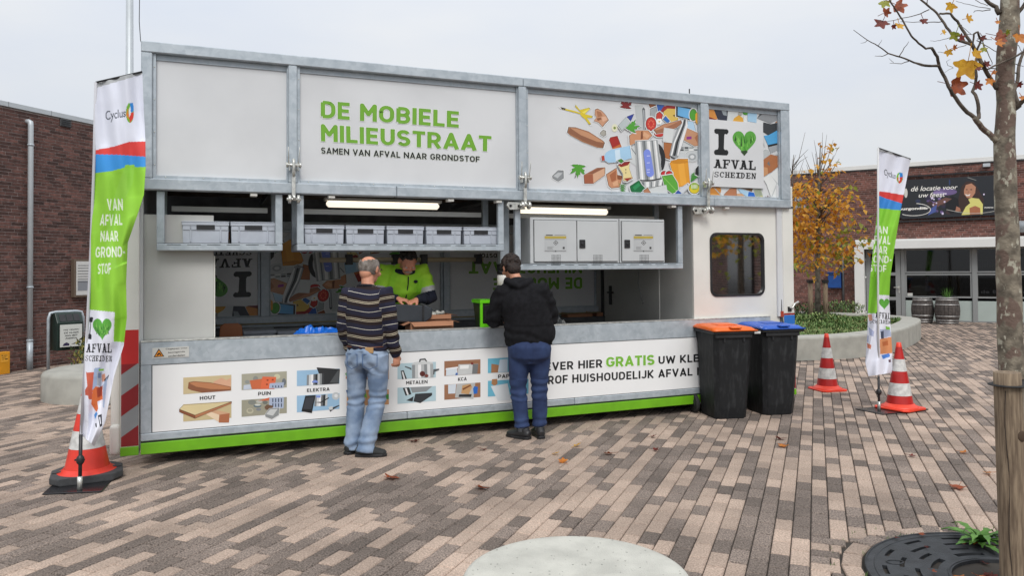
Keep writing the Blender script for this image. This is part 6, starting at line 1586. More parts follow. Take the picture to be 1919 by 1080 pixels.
W3 = '#e9efdf'
cv.text('VAN', b1((455, 752), (520, 752), (518, 702), (452, 704)), W3, sans=.175)
cv.text('AFVAL', b1((422, 816), (517, 814), (515, 768), (426, 770)), W3, sans=.175)
cv.text('NAAR', b1((424, 884), (500, 882), (498, 838), (426, 840)), W3, sans=.175)
cv.text('GROND-', b1((403, 952), (530, 948), (528, 904), (405, 906)), W3, sans=.175)
cv.text('STOF', b1((412, 1022), (470, 1020), (468, 974), (415, 978)), W3, sans=.175)
cv.poly(b2((300, 300), (380, 182), (485, 192), (480, 316), (560, 322), (560, 780), (300, 780)), '#e4e6f0')
cv.poly(b2((470, 318), (520, 320), (480, 440), (470, 520), (462, 430)), '#d2d4e2')
cv.poly(b2((340, 190), (380, 184), (370, 300), (360, 420), (340, 420)), '#e4e6f0')
cv.poly(b2((380, 212), (394, 214), (392, 232), (386, 236), (382, 282), (388, 290), (386, 306), (371, 306), (372, 290), (378, 282), (382, 236), (378, 230)), '#1c1c26')
cv.poly([(x/2.25, 500+y/2.25) for x, y in heart(432, 266, 80, 94)], '#5aa63c')
r_ = random.Random(6)
for _ in range(40): 
    x = r_.uniform(404, 460); y = r_.uniform(250, 302-abs(x-432)*.6); cv.poly(b2((x-2, y), (x+r_.uniform(-5, 5), y-r_.uniform(12, 30)), (x+2, y)), r_.choice(['#3a7a2a', '#8cc860', '#245a1c', '#6cb048']))
cv.text('AFVAL', b2((364, 362), (474, 364), (473, 324), (368, 326)), '#15161c', slab=True)
cv.text('SCHEIDEN', b2((360, 398), (474, 402), (474, 377), (362, 374)), '#15161c', slab=True)
for c_, *q_ in [('#c9624a', (364, 446), (398, 446), (388, 560), (374, 560)), ('#9fb4d4', (398, 430), (425, 425), (420, 480), (402, 520), (396, 560), (388, 560)), ('#b4b8c0', (410, 445), (432, 442), (428, 505), (410, 505)), ('#7a8aa8', (414, 450), (428, 448), (426, 470), (414, 470)), ('#8ac83a', (418, 432), (440, 430), (438, 440), (418, 442)), ('#e0a48a', (430, 455), (444, 452), (446, 480), (432, 488)),
                ('#d8703c', (392, 520), (405, 505), (432, 512), (434, 560), (412, 570), (415, 600), (408, 615), (398, 600), (386, 580)), ('#b0472c', (408, 515), (434, 502), (432, 545), (412, 552)), ('#c05a44', (360, 520), (372, 500), (380, 520), (372, 545), (360, 542)), ('#2a2c34', (440, 478), (462, 455), (446, 500)), ('#a8bcd8', (436, 500), (455, 462), (440, 600), (434, 590)),
                ('#4a90d8', (398, 625), (408, 612), (412, 622), (402, 645)), ('#2c2e36', (414, 628), (430, 622), (432, 672), (422, 678)), ('#e4e6f0', (419, 636), (424, 634), (427, 664), (424, 666)), ('#3a3c44', (402, 662), (408, 660), (410, 680), (404, 676))]:
    cv.poly(b2(*q_), c_)
rows1 = [((180, 154), (267, 134)), ((178, 215), (270, 210)), ((177.5, 275), (273, 262)), ((177, 330), (273.5, 318)), ((175, 385), (270, 365)), ((171, 440), (259, 400)), ((168, 495), (240, 455)), ((165, 550), (237, 530)), ((162, 605), (238, 595)), ((159, 655), (232, 648)), ((155, 710), (214, 706)), ((153, 760), (204, 758)), ((151.5, 790), (198, 792)), ((151, 814), (177, 837))]
def dep1(u, v): return .05*u*math.sin(2.2+v*5)+.030*math.sin(u*8+v*11)*u+.012*math.sin(u*17-v*21)+.03*math.sin(u*PI*1.5+v*14)*u*(.3+v)+.10*max(0, u-.65)*(1 if v < .5 else 0)
bp = G(150, 921)
banner('tall banner flag at the left, white top and green body, standing before the container corner', rows1, bp.y, cv, dep1, 110, 640,
       [(180, 154), (177, 300), (171, 470), (163, 640), (152, 815), (150, 921)], 4, [G(79, 929), G(191, 924), G(216, 897), G(112, 900)], mat('white_hem', (.5, .5, .53), .7))
# right banner
b3 = lambda *a: [(1460+x/2.349, 260+y/2.349) for x, y in a]
cv = Canvas(1610, 265, 1720, 715, 5, '#e0e2ee')
cv.poly(b3((430, 30), (600, 80), (600, 96), (430, 52)), '#a9abad')
cv.text('Cyclus', b3((463, 168), (514, 186), (516, 152), (464, 132)), '#3c424c', bold=.01)
cv.poly([(1460+x/2.349, 260+y/2.349) for x, y in circ(532, 172, 14, 24, 16)], '#6fae2c'); cv.poly(b3((530, 150), (545, 150), (546, 170), (532, 176)), '#2f8ad8'); cv.poly(b3((520, 172), (546, 168), (540, 190), (530, 198)), '#d83a2c'); cv.poly(b3((527, 160), (532, 156), (533, 184), (527, 188)), '#e8e9ee')
cv.poly(b3((430, 232), (470, 234), (560, 250), (560, 292), (500, 286), (430, 248)), '#cf3a36')
cv.poly(b3((430, 246), (470, 262), (560, 290), (560, 318), (430, 304)), '#3684cc')
cv.poly(b3((370, 302), (430, 304), (560, 318), (560, 690), (440, 690), (440, 770), (370, 770)), '#84c634')
for s_, q_ in (('VAN', ((412, 416), (478, 420), (480, 388), (412, 380))), ('AFVAL', ((398, 462), (490, 466), (492, 430), (400, 424))), ('NAAR', ((396, 505), (476, 508), (478, 474), (396, 470))), ('GROND-', ((370, 545), (496, 549), (498, 516), (372, 512))), ('STOF', ((396, 585), (474, 588), (474, 558), (396, 554)))):
    cv.text(s_, b3(*q_), W3, sans=.175)
cv.poly(b3((436, 688), (484, 690), (520, 830), (436, 830)), '#e4e6ee')
cv.poly([(1460+x/2.349, 260+y/2.349) for x, y in heart(464, 730, 46, 50)], '#5aa63c')
cv.text('AFVAL', b3((425, 792), (492, 796), (492, 768), (425, 764)), '#15161c', slab=True)
cv.text('SCHEIDEN', b3((400, 814), (492, 816), (492, 800), (400, 798)), '#15161c', slab=True)
for c_, *q_ in [('#9fa8c0', (445, 840), (490, 838), (495, 870), (450, 880)), ('#7ab83a', (470, 828), (488, 828), (490, 842), (472, 842)), ('#3c4458', (448, 850), (462, 846), (462, 880), (450, 882)), ('#cf8a5c', (444, 884), (496, 872), (500, 945), (446, 950)), ('#b5683c', (455, 895), (480, 890), (482, 910), (458, 915)), ('#4a80d0', (452, 955), (486, 945), (490, 960), (458, 972)), ('#5a3c4c', (482, 975), (492, 972), (494, 984), (484, 986)),
                ('#d8a088', (392, 775), (410, 772), (412, 800), (398, 804)), ('#a8b0d0', (395, 830), (420, 850), (416, 872), (400, 866)), ('#c8785c', (388, 900), (408, 910), (404, 928), (390, 922)), ('#9aa4c4', (390, 868), (396, 868), (394, 896), (388, 896))]:
    cv.poly(b3(*q_), c_)
rows2 = [((1646, 277), (1707, 298)), ((1646, 320), (1700, 335)), ((1646, 375), (1692, 376)), ((1642, 420), (1683, 425)), ((1637, 465), (1676, 470)), ((1631, 520), (1669, 520)), ((1628, 570), (1667, 560)), ((1626, 620), (1670, 620)), ((1622, 680), (1673, 665)), ((1628, 706), (1673, 699))]
def dep2(u, v): return .06*math.sin(u*5+v*3)*v+.04*abs(math.sin(u*3.3+v*7))*v+.02*math.sin(v*11)+.012*math.sin(u*13+v*19)
bp2 = G(1648, 771)
banner('distant banner flag on the right standing between the two striped cones', rows2, bp2.y, cv, lambda u, v: .02+dep2(u, v), 80, 480,
       [(1646, 277), (1646, 400), (1646, 560), (1647, 706), (1648, 771)], 3, [G(1603, 768), G(1655, 779), G(1741, 769), G(1690, 760)], mat('white_pole', (.6, .6, .6), .5))
# ---- traffic cones
REFR = mat('cone_red', lin('#b3211f'), .38, var=.12, vscale=9); ORAN = mat('cone_orange', lin('#e8432a'), .42, var=.1, vscale=9); REFW = mat('cone_white', (.62, .62, .60), .42, var=.22, vscale=22); RED2 = mat('cone_signal_red', lin('#d93a2a'), .4, var=.12, vscale=9)
GRB = mat('recycled_rubber', (.05, .052, .055), .8, var=.2, vscale=30)
def cone(label, loc, h, r, rz, bands, basem, square=.2, heavy=False, group=None):
    t = thing('traffic_cone', label, 'traffic cone', loc, rz, group)
    zb = .035 if not heavy else .07; rt = .024
    R_ = lambda f: r+(rt-r)*f
    for f0, f1, m_, nm in bands:
        z0, z1 = zb+(h-zb)*f0, zb+(h-zb)*f1
        e = .0015 if nm == 'white_band' else 0
        pr = [(R_(f0)+e, z0), (R_(f1)+e, z1)]
        if f1 >= 1: pr += [(R_(1)*.8, h+.002), (.001, h+.002)]
        MB().lathe(pr, n=32).build(nm, m_, t)
    MB().lathe([(r+.05, zb-.012), (r+.045, zb), (r+.018, zb+.008), (r+.004, zb+.028), (r-.004, zb+.03)], n=32).build('skirt', basem if not heavy else RED2, t)
    if heavy:
        pr = [(a*.84, b*.80) for a, b in [(-.30, -.15), (-.22, -.27), (.22, -.27), (.30, -.15), (.30, .15), (.22, .27), (-.22, .27), (-.30, .15)]]
        MB().prism(pr, .012, .07, axis='z').build('base', GRB, t, bevel=.012, seg=2)
        for x, y in ((-.19, 0), (.19, 0), (0, .16)): MB().box(x-.05, x+.05, y-.02, y+.02, .0705, .082).build('grip', GRB, t, bevel=.004)
    else:
        q_ = square; c = .04; pr = [(-q_, -q_+c), (-q_+c, -q_), (q_-c, -q_), (q_, -q_+c), (q_, q_-c), (q_-c, q_), (-q_+c, q_), (-q_, q_-c)]
        MB().prism(pr, 0, .022, axis='z').build('base', basem, t, bevel=.006)
    return t
c0 = G(164, 881, .07)
RB, WB = 'red_band', 'white_band'
cone('large orange red cone on a black rubber slab, partly hidden by the left banner', (c0.x, c0.y, 0), .76, .165, math.radians(28), [(0, .27, RED2, RB), (.27, .47, REFW, WB), (.47, .66, RED2, RB), (.66, .86, REFW, WB), (.86, 1, RED2, RB)], RED2, heavy=True)
bn = [(.0, .17, REFR, RB), (.17, .365, REFW, WB), (.365, .55, REFR, RB), (.55, .74, REFW, WB), (.74, .93, REFR, RB), (.93, 1, ORAN, 'cap')]
g2 = G(1551, 731); g3 = G(1687, 768)
cone('red and white striped cone standing alone in front of the concrete planter wall', (g2.x, g2.y, 0), .745, .135, math.radians(12), bn, ORAN, .19, group='striped traffic cones on orange feet')
cone('red and white striped cone close to the foot of the right banner', (g3.x, g3.y, .013), .75, .145, math.radians(30), bn, ORAN, .205, group='striped traffic cones on orange feet')
# ---- wheelie bins
BINP = mat('dark_bin_plastic', (.016, .017, .019), .5, var=.35, vscale=5, bump=.15, bscale=40, bdist=.004)
SCU = mat('scuffed_bin_plastic', (.040, .042, .045), .6, col2=(.012, .013, .0145), vscale=5, stretch=(5, 5, 1.6), lo=.5, hi=.85, detail=9, spec=.3)
def bin_(label, corner, rz, lidm):
    t = thing('wheelie_bin', label, 'wheelie bin', corner, rz, 'wheelie bins at the right end of the container')
    w0, w1 = .365, .445; zt = .955; d0, d1 = .05, .46; e0, e1 = -.05, .53
    ox = -(w1-w0)/2
    lv = [(0, 0, w0, d0, d1), (.12, ox*.15, w0-ox*.3, d0-.02, d1+.01), (.80, ox*.85, w0-ox*1.7, e0+.03, e1-.05), (zt, ox, w0-ox*2+0, e0+.02, e1)]
    mb = MB(); n_ = 0; vs = []
    for z, x0, ww, y0, y1 in lv: 
        c = .045; xx0, xx1 = x0, x0+ww
        vs += [(xx0, y0+c, z), (xx0+c, y0, z), (xx1-c, y0, z), (xx1, y0+c, z), (xx1, y1-c, z), (xx1-c, y1, z), (xx0+c, y1, z), (xx0, y1-c, z)]
    fs_ = [(i*8+j, i*8+(j+1) % 8, (i+1)*8+(j+1) % 8, (i+1)*8+j) for i in range(3) for j in range(8)]+[tuple(range(7, -1, -1)), tuple(range(24, 32))]
    mb.add(vs, fs_); mb.build('body', SCU, t, bevel=.006, seg=2)
    MB().box(ox-.025, ox+w1+.025, e0-.012, e1+.01, zt-.03, zt+.001).box(ox+.02, ox+w1-.02, e0+.004, e1-.05, zt-.075, zt-.0305).build('rim', BINP, t, bevel=.008, seg=2)
    for x in (ox+.10, ox+w1-.12): MB().box(x, x+.02, e0+.012, e0+.04, zt-.12, zt-.031).build('rib', BINP, t, bevel=.003)
    # lid: low dome with a moulded grip
    mb = MB(); nx, ny = 10, 10; x0, x1, y0, y1 = ox-.035, ox+w1+.03, e0-.03, e1+.03
    vs = []
    for j in range(ny+1):
        for i in range(nx+1):
            u, v_ = i/nx, j/ny; e = min(u, 1-u, v_, 1-v_)
            vs.append((x0+(x1-x0)*u, y0+(y1-y0)*v_, zt+.012+.035*min(1, e*6)**.6+.012*v_))
    mb.add(vs, [(j*(nx+1)+i, j*(nx+1)+i+1, (j+1)*(nx+1)+i+1, (j+1)*(nx+1)+i) for j in range(ny) for i in range(nx)], smooth=True)
    ld = mb.build('lid', lidm, t); so_ = ld.modifiers.new('s', 'SOLIDIFY'); so_.thickness = .014; so_.offset = -1
    MB().box(ox+w1*.36, ox+w1*.64, e0-.045, e0+.03, zt+.03, zt+.05).build('lid_grip', lidm, t, bevel=.008, seg=2)
    MB().box(ox+w1*.25, ox+w1*.75, .12, .30, zt+.052, zt+.060).build('lid_panel', lidm, t, bevel=.006)
    MB().tube([(ox+.02, e1+.01, zt-.01), (ox+.02, e1+.06, zt+.01), (ox+w1-.02, e1+.06, zt+.01), (ox+w1-.02, e1+.01, zt-.01)], .016, 10).build('handle', BINP, t)
    for x in (-.03, w0+.055):
        w = MB().cyl((x-.05, .47, .103), (x-.005, .47, .103), .102, 28).build('wheel', mat('tyre_rubber', (.02, .02, .02), .8), t, bevel=.012, seg=2)
        MB().cyl((x-.058, .47, .103), (x-.003, .47, .103), .052, 20).build('hub', BINP, w)
    MB().cyl((ox, .47, .103), (w0+.05, .47, .103), .012, 8).build('axle', ZINC, t)
    return t
ORL = mat('orange_lid', lin('#ec6a1a'), .38, var=.07, vscale=6); BLL = mat('blue_lid', lin('#2458b8'), .38, var=.07, vscale=6)
g = G(1349, 788); b_ = bin_('dark grey wheelie bin with orange lid beside the container', (g.x-.02, g.y-.02, 0), math.radians(10), ORL)
MB().box(.40, .47, -.064, -.0625, .925, .95).build('sticker', mat('label_plastic', (.6, .6, .58), .4), b_)
g = G(1443, 781); bin_('dark grey wheelie bin with blue lid, right of the orange-lidded one', (g.x-.03, g.y-.0, 0), math.radians(11), BLL)
# ---- litter bin and yellow box on the left
DG = mat('dark_green_steel', (.012, .028, .022), .45, var=.2)
bx = AT(125, 620, 12.25); t = thing('litter_bin', 'dark green litter bin with white poster on a tubular frame by the brick wall', 'litter bin', (bx.x, bx.y, 0), math.radians(52))
zb_, zt_ = .38, .99
mb = MB(); pr = [(-.14, zb_), (.14, zb_), (.16, zt_-.16), (.06, zt_), (-.14, zt_)]
mb.prism([(a, b) for a, b in pr], -.20, .20, axis='x'); mb.v = [(v[0], -v[1], v[2]) for v in mb.v]; mb.build('body', DG, t, bevel=.012, seg=2)
for i in range(3):
    a = -.15+i*.105; o_ = MB().box(a, a+.09, -.004, .004, -.065, .065).build('opening', BLACKM, t); o_.location = (0, -.118, zt_-.085); o_.rotation_euler = (math.radians(-32), 0, 0)
MB().tube([(-.26, .02, 0), (-.26, .02, .9), (-.235, .02, .985), (-.15, .02, 1.0), (.15, .02, 1.0), (.235, .02, .985), (.26, .02, .9), (.26, .02, 0)], .025, 12).build('frame', GALV, t)
tilt = .0
MB().box(-.165, .165, -.186, -.176, zb_+.06, zt_-.19).build('poster_frame', mat('poster_white', lin('#c9cbc6'), .5), t)
for i, s_ in enumerate(('WIJ VEGEN', 'DE VLOER', 'AAN MET', 'ZWERFAFVAL')): p = Print(-.187); p.text(s_, -.12+.01*i, zt_-.29-i*.045, .12-.01*i, zt_-.265-i*.045, '#26282c', bold=.01, shear=.2); p.build('poster_line', t)
p = Print(-.187)
p.poly([(-.13, zb_+.08), (-.03, zb_+.08), (-.03, zb_+.11), (-.07, zb_+.135), (-.11, zb_+.115)], '#3a3450'); p.poly([(.0, zb_+.10), (.14, zb_+.11), (.14, zb_+.15)], '#1c2420')
p.build('poster_picture', t)
g = LW.W(LW.loc(-7, 690)[0], -.14, 0); YEL = mat('yellow_enamel', lin('#d8941c'), .45, var=.1)
t = thing('yellow_marker_post', 'short yellow marker post at the foot of the brown brick wall', 'marker post', g, LA)
MB().box(-.09, .09, -.06, .06, 0, .36).build('post', YEL, t, bevel=.008)
p = Print(-.0605)
p.poly([(-.075, .20), (.055, .20), (.055, .33), (-.075, .33)], '#e8a83a')
for a_, b__, c__, d__ in ((-.06, .30, -.03, .315), (-.02, .30, .04, .31), (-.055, .27, .02, .28), (-.05, .24, -.01, .25), (.0, .235, .045, .255)): p.poly([(a_, b__), (c__, b__), (c__, d__), (a_, d__)], '#6a4410')
p.build('post_marks', t)
# ---- concrete seat in the foreground
t = thing('round_concrete_stool', 'pale round concrete stool at the bottom edge of the picture', 'concrete stool', (.24, 2.945, 0))
MB().lathe([(.001, .45), (.40, .45), (.425, .447), (.44, .440), (.449, .425), (.45, .40), (.44, 0)], n=96).build('seat', CONCB, t)
pt_ = MB(); r_ = random.Random(9)
for _ in range(170):
    a = r_.uniform(0, 2*PI); q_ = .42*math.sqrt(r_.random()); rr_ = r_.uniform(.001, .0042)
    pt_.lathe([(rr_, .0003), (rr_*.5, .0004)], (q_*math.cos(a), q_*math.sin(a), .4502), 7)
stuff(pt_.build('pit_mark', mat('pit_shadow', (.16, .16, .14), .9), t))
# ---- tree grate
IRON = mat('cast_iron', (.045, .049, .055), .55, .35, var=.3, vscale=14, bump=.3, bscale=120)
t = thing('tree_grate', 'dark cast iron ring grate with curved slots round the foreground tree', 'tree grate', GC)
r0, r1 = .33, .75
def slot(r, a):
    a = a % (2*PI); k = a/(2*PI)*2; 
    for i, (ra, w, n, ph) in enumerate(((.41, .013, 9, .0), (.49, .013, 11, .4), (.57, .013, 13, .1), (.655, .013, 15, .6))):
        if abs(r-ra) < w:
            f = (a/(2*PI)*n+ph) % 1
            return .12 < f < (.55 if i % 2 else .72)
    return False
def half(a0, a1):
    na, nr = 150, 34; mb = MB(); cell = {}
    for j in range(nr):
        for i in range(na):
            r = r0+(r1-r0)*(j+.5)/nr; a = a0+(a1-a0)*(i+.5)/na
            cell[j, i] = not slot(r, a) or j in (0, nr-1) or i < 2 or i > na-3
    P = lambda j, i, z: ((r0+(r1-r0)*j/nr)*math.cos(a0+(a1-a0)*i/na), (r0+(r1-r0)*j/nr)*math.sin(a0+(a1-a0)*i/na), z)
    for (j, i), s_ in cell.items():
        if not s_: continue
        z1 = .006; mb.add([P(j, i, z1), P(j+1, i, z1), P(j+1, i+1, z1), P(j, i+1, z1)], [(0, 1, 2, 3)])
        for dj, di, q_ in ((-1, 0, ((j, i), (j, i+1))), (1, 0, ((j+1, i+1), (j+1, i))), (0, -1, ((j+1, i), (j, i))), (0, 1, ((j, i+1), (j+1, i+1)))):
            if not cell.get((j+dj, i+di), False):
                a, b = q_; mb.add([P(*a, z1), P(*b, z1), P(*b, -.03), P(*a, -.03)], [(0, 1, 2, 3)])
    return mb.build('half_ring', IRON, t)
half(.35, .35+PI-.012); half(.35+PI, .35+2*PI-.012)
for r_o, z in ((.745, .0105), (.70, .0085), (.345, .0105)):
    MB().lathe([(r_o-.006, .0062), (r_o-.005, z), (r_o+.003, z), (r_o+.004, .0062)], n=96).build('rim_ridge', IRON, t)
MB().tube([(.0+(-.52+.045*math.cos(a)), .30+.028*math.sin(a), .008) for a in [i*2*PI/24 for i in range(25)]], .004, 6, cap=False).build('maker_oval', IRON, t)
# ---- tree pit soil and ring of fallen leaves
SOIL = mat('soil', (.05, .035, .025), .95, var=.4)
sp_ = MB().lathe([(.001, -.0405), (.5, -.0405), (.80, -.0405), (.95, -.012)], n=40).build('tree_pit_soil', SOIL); sp_.location = GC; structure(sp_)
# ---- leaves
LEAFM = {c: mat('leaf_'+c, lin(h), .55, col2=lin(h2), vscale=30, bump=.2, bscale=60, detail=5) for c, h, h2 in (('rust', '#a8532a', '#7c381c'), ('red', '#7c2c20', '#56190f'), ('orange', '#d88a34', '#b0602a'), ('gold', '#e0ae34', '#c89028'), ('olive', '#a9a43a', '#7d8a2c'))}
for m_ in LEAFM.values(): translucent(m_, .35)
def maple_leaf(size, seed, curl=.25):
    r = random.Random(seed); mb = MB(); n = 36; out = []
    lob = [(0, .60), (12, .72), (24, .96), (33, 1.0), (42, .84), (54, .60), (66, .56), (78, .74), (90, .92), (99, .86), (108, .66), (125, .55), (145, .46), (165, .30)]
    pts = [(a, q) for a, q in lob]+[(360-a, q) for a, q in lob[1:]][::-1]
    for a, q in pts:
        q *= r.uniform(.92, 1.06); x, y = math.sin(math.radians(a))*q, math.cos(math.radians(a))*q
        out.append((x, y))
    def zf(x, y): return curl*(x*x*.7+.35*max(0, y)**2-abs(x)*.35)+.05*math.sin(5*x+seed)*curl*2
    vs = [(0, 0, zf(0, 0))]; k = len(out)
    for f in (.5, 1): vs += [(x*f, y*f, zf(x*f, y*f)) for x, y in out]
    fs_ = [(0, 1+i, 1+(i+1) % k) for i in range(k)]+[(1+i, 1+k+i, 1+k+(i+1) % k, 1+(i+1) % k) for i in range(k)]
    mb.add([tuple(c*size/2 for c in v) for v in vs], fs_, smooth=True)
    mb.tube([(0, -.1*size, .002), (0, -.35*size, .01*size), (.03*size, -.7*size, .03*size)], .0016, 5)
    return mb
fl = [(735, 893, .15, 'rust', 'large rust-brown fallen leaf on the paving in front of the striped man'), (905, 913, .13, 'rust', 'rust-brown fallen leaf lying left above the round stool'), (1143, 849, .11, 'rust', 'rust fallen leaf on the paving midway between the woman and the orange-lidded bin'),
      (1056, 864, .10, 'orange', 'small orange fallen leaf below the feet of the woman in the hoodie, the lowest there'), (1081, 834, .09, 'gold', 'golden fallen leaf to the right of the woman\'s shoes'), (905, 841, .09, 'red', 'dark red fallen leaf left of the woman\'s shoes'), (1224, 817, .10, 'red', 'dark reddish fallen leaf left of the bins'),
      (1228, 842, .08, 'red', 'small dark fallen leaf standing on edge below the one left of the bins'), (1463, 821, .12, 'red', 'dark curled fallen leaf in front of the blue-lidded bin'), (1469, 834, .12, 'orange', 'orange fallen leaf just below the dark one by the blue-lidded bin'), (1796, 911, .14, 'rust', 'big curled russet leaf on the paving left of the tree stake'),
      (1805, 846, .10, 'orange', 'orange leaf on the paving farther behind the curled russet one'), (1853, 885, .09, 'orange', 'small orange leaf lying close to the wooden stake'), (1042, 849, .08, 'gold', 'small yellowish fallen leaf just behind the lowest orange one near the woman'), (776, 826, .12, 'red', 'dark red leaf on the paving in the shade between the two customers'),
      (1701, 638, .18, 'orange', 'orange leaf on the paving at the end of the concrete planter wall'), (1708, 853, .08, 'red', 'tiny dark leaf on the paving below the cone at the right banner')]
for i, (px, py, sz, c, lb_) in enumerate(fl):
    g = G(px, py, .02); o = maple_leaf(sz, i+3, .55).build('fallen_leaf', LEAFM[c]); o.location = (g.x, g.y, .016); o.rotation_euler = (rr.uniform(-.35, .35), rr.uniform(-.3, .3), rr.uniform(0, 6)); tag(o, lb_, 'leaf', 'fallen leaves on the paving')
lv = [maple_leaf(.12, s_, .6) for s_ in range(6)]
mb = MB(); r_ = random.Random(12)
for i in range(46):
    a = r_.uniform(0, 2*PI); q_ = .31*math.sqrt(r_.random()) if i < 34 else r_.uniform(.35, .74)
    X = Matrix.Translation(GC+V((q_*math.cos(a), q_*math.sin(a), .0 if q_ < .33 else .02))) @ Matrix.Rotation(r_.uniform(0, 6), 4, 'Z') @ Matrix.Rotation(r_.uniform(-.7, .7), 4, 'X') @ Matrix.Scale(r_.uniform(.35, .9) if q_ < .33 else r_.uniform(.25, .5), 4)
    m_ = lv[i % 6]; mb.add([X @ V(v) for v in m_.v], m_.f, i % 3, smooth=True)
o = mb.build('leaf_litter', [LEAFM['rust'], LEAFM['red'], LEAFM['orange']]); stuff(o); tag(o, 'brown and red leaf litter lying in the tree pit and on the iron grate', 'leaf litter')
# ---- weeds at the grate and moss in joints
WEED = mat('weed_green', lin('#3f6a24'), .6, col2=lin('#5d8a38'), vscale=20); GRS = mat('grass_green', lin('#5c7a3a'), .65, col2=lin('#37561f'), vscale=4); GRS2 = mat('grass_pale', lin('#8f9a62'), .7, col2=lin('#5c7238'), vscale=5)
def blade(mb, p, h, w, lean, az, mi=0):
    d_ = V((math.cos(az), math.sin(az), 0)); s = V((-d_.y, d_.x, 0))
    a, b, c = p, p+V((0, 0, h*.6))+d_*lean*.35, p+V((0, 0, h))+d_*lean
    mb.add([a-s*w, a+s*w, b+s*w*.8, b-s*w*.8, c], [(0, 1, 2, 3), (3, 2, 4)], mi)
wp = G(1838, 1022); t = thing('dandelion_weed', 'leafy green weed growing over the iron grate beside the wooden stake', 'weed', (wp.x, wp.y, .006))
r_ = random.Random(4)
for i in range(30):
    az = r_.uniform(0, 2*PI); L = r_.uniform(.08, .21); up = r_.uniform(.02, .09); mb = MB(); n = 9; d_ = V((math.cos(az), math.sin(az), 0)); s = V((-d_.y, d_.x, 0)); vs = []
    for k in range(n+1):
        f = k/n; w = (.004+.024*math.sin(PI*min(1, f*1.05))**.8*(1 if k % 2 else .55)); c = d_*L*f+V((0, 0, up*math.sin(PI*f*.75))); vs += [c-s*w+V((0, 0, .006)), c, c+s*w+V((0, 0, .006))]
    mb.add(vs, [(k*3+j, k*3+j+1, k*3+j+4, k*3+j+3) for k in range(n) for j in (0, 1)], smooth=True); mb.build('leaf', WEED, t)
mb = MB()
for i in range(420):
    a = r_.uniform(0, 2*PI); q_ = .765+r_.gauss(0, .006) if i < 260 else .925+r_.gauss(0, .012)
    if noise.noise(V((math.cos(a)*3, math.sin(a)*3, q_*4))) < .0: continue
    p_ = GC+V((q_*math.cos(a), q_*math.sin(a), -.005)); 
    for _ in range(2): blade(mb, p_, r_.uniform(.008, .03), .0015, r_.uniform(.004, .02), r_.uniform(0, 6.3), i % 2)
o = mb.build('joint_grass', [GRS, WEED]); stuff(o); tag(o, 'tufts of grass in the joints around the tree grate', 'grass')
# ---- planter with ground cover on the right
t = thing('planter_wall', 'low curved concrete seat wall round the green bed by the right building', 'planter', (6, 13.3, 0))
def offs(P, d):
    o = []
    for i, p in enumerate(P):
        a = V(P[max(i-1, 0)]); b = V(P[min(i+1, len(P)-1)]); n = (b-a).normalized(); o.append((p[0]-n.y*d, p[1]+n.x*d))
    return o
def smoothp(P, n=8):
    o = []
    for i in range(len(P)-1):
        p0, p1, p2, p3 = (V(P[max(i-1, 0)]), V(P[i]), V(P[i+1]), V(P[min(i+2, len(P)-1)]))
        for k in range(n):
            u = k/n; q_ = .5*((2*p1)+(p2-p0)*u+(2*p0-5*p1+4*p2-p3)*u*u+(3*p1-p0-3*p2+p3)*u**3); o.append((q_.x, q_.y))
    return o+[P[-1]]
SP = smoothp(PLANT); IN = offs(SP, .42); hW = .41
cuts = [0, 14, 27, 38, 50, 60, 70, len(SP)-1]
for a, b in zip(cuts, cuts[1:]):
    mb = MB(); vs = []; k = b-a+1
    for i in range(a, b+1):
        o_, n_ = V(SP[i]), V(IN[i]); 
        if i == a: 
            t_ = (V(SP[i+1])-V(SP[i])).normalized()*.006; o_ = o_+t_; n_ = n_+t_
        for f, z in ((0, 0), (0, hW-.04), (.025, hW-.012), (.08, hW), (.92, hW), (1, hW-.04), (1, .1)):
            q_ = o_.lerp(n_, f); vs.append((q_.x-6, q_.y-13.3, z))
    m_ = 7; fs_ = [(i*m_+j, (i+1)*m_+j, (i+1)*m_+j+1, i*m_+j+1) for i in range(k-1) for j in range(m_-1)]+[tuple(range(m_)), tuple(range((k-1)*m_, k*m_))[::-1]]
    mb.add(vs, fs_, smooth=False); mb.build('wall_segment', CONC, t)
bed = IN+[(2.0, 20.5), (.8, 13.8)]
tr = tessellate_polygon([[V((a, b, 0)) for a, b in bed]])
structure(MB().add([(a, b, .31) for a, b in bed], [tuple(q_) for q_ in tr]).build('planting_bed', SOIL))
LIT = mat('straw_litter', lin('#8a7a50'), .9, col2=lin('#5a4a30'), vscale=8)
mb = MB(); r_ = random.Random(21); cnt = 0
while cnt < 15000:
    x, y = r_.uniform(2.5, 9.6), r_.uniform(13.2, 21)
    px, py = PROJ((x, y, .35))
    if not inpoly(x, y, bed) or px < 1430: continue
    d_ = noise.noise(V((x*1.3, y*1.3, 0))); hgt = .05+.07*max(0, d_+.4)
    blade(mb, V((x, y, .31)), hgt*r_.uniform(.6, 1.4), r_.uniform(.008, .018), r_.uniform(.03, .11), r_.uniform(0, 6.3), 0 if r_.random() < .55+d_ else (1 if r_.random() < .8 else 2)); cnt += 1
o = mb.build('ground_cover', [GRS, GRS2, LIT], fix=False); stuff(o); tag(o, 'green ground cover filling the bed behind the concrete seat wall', 'ground cover')
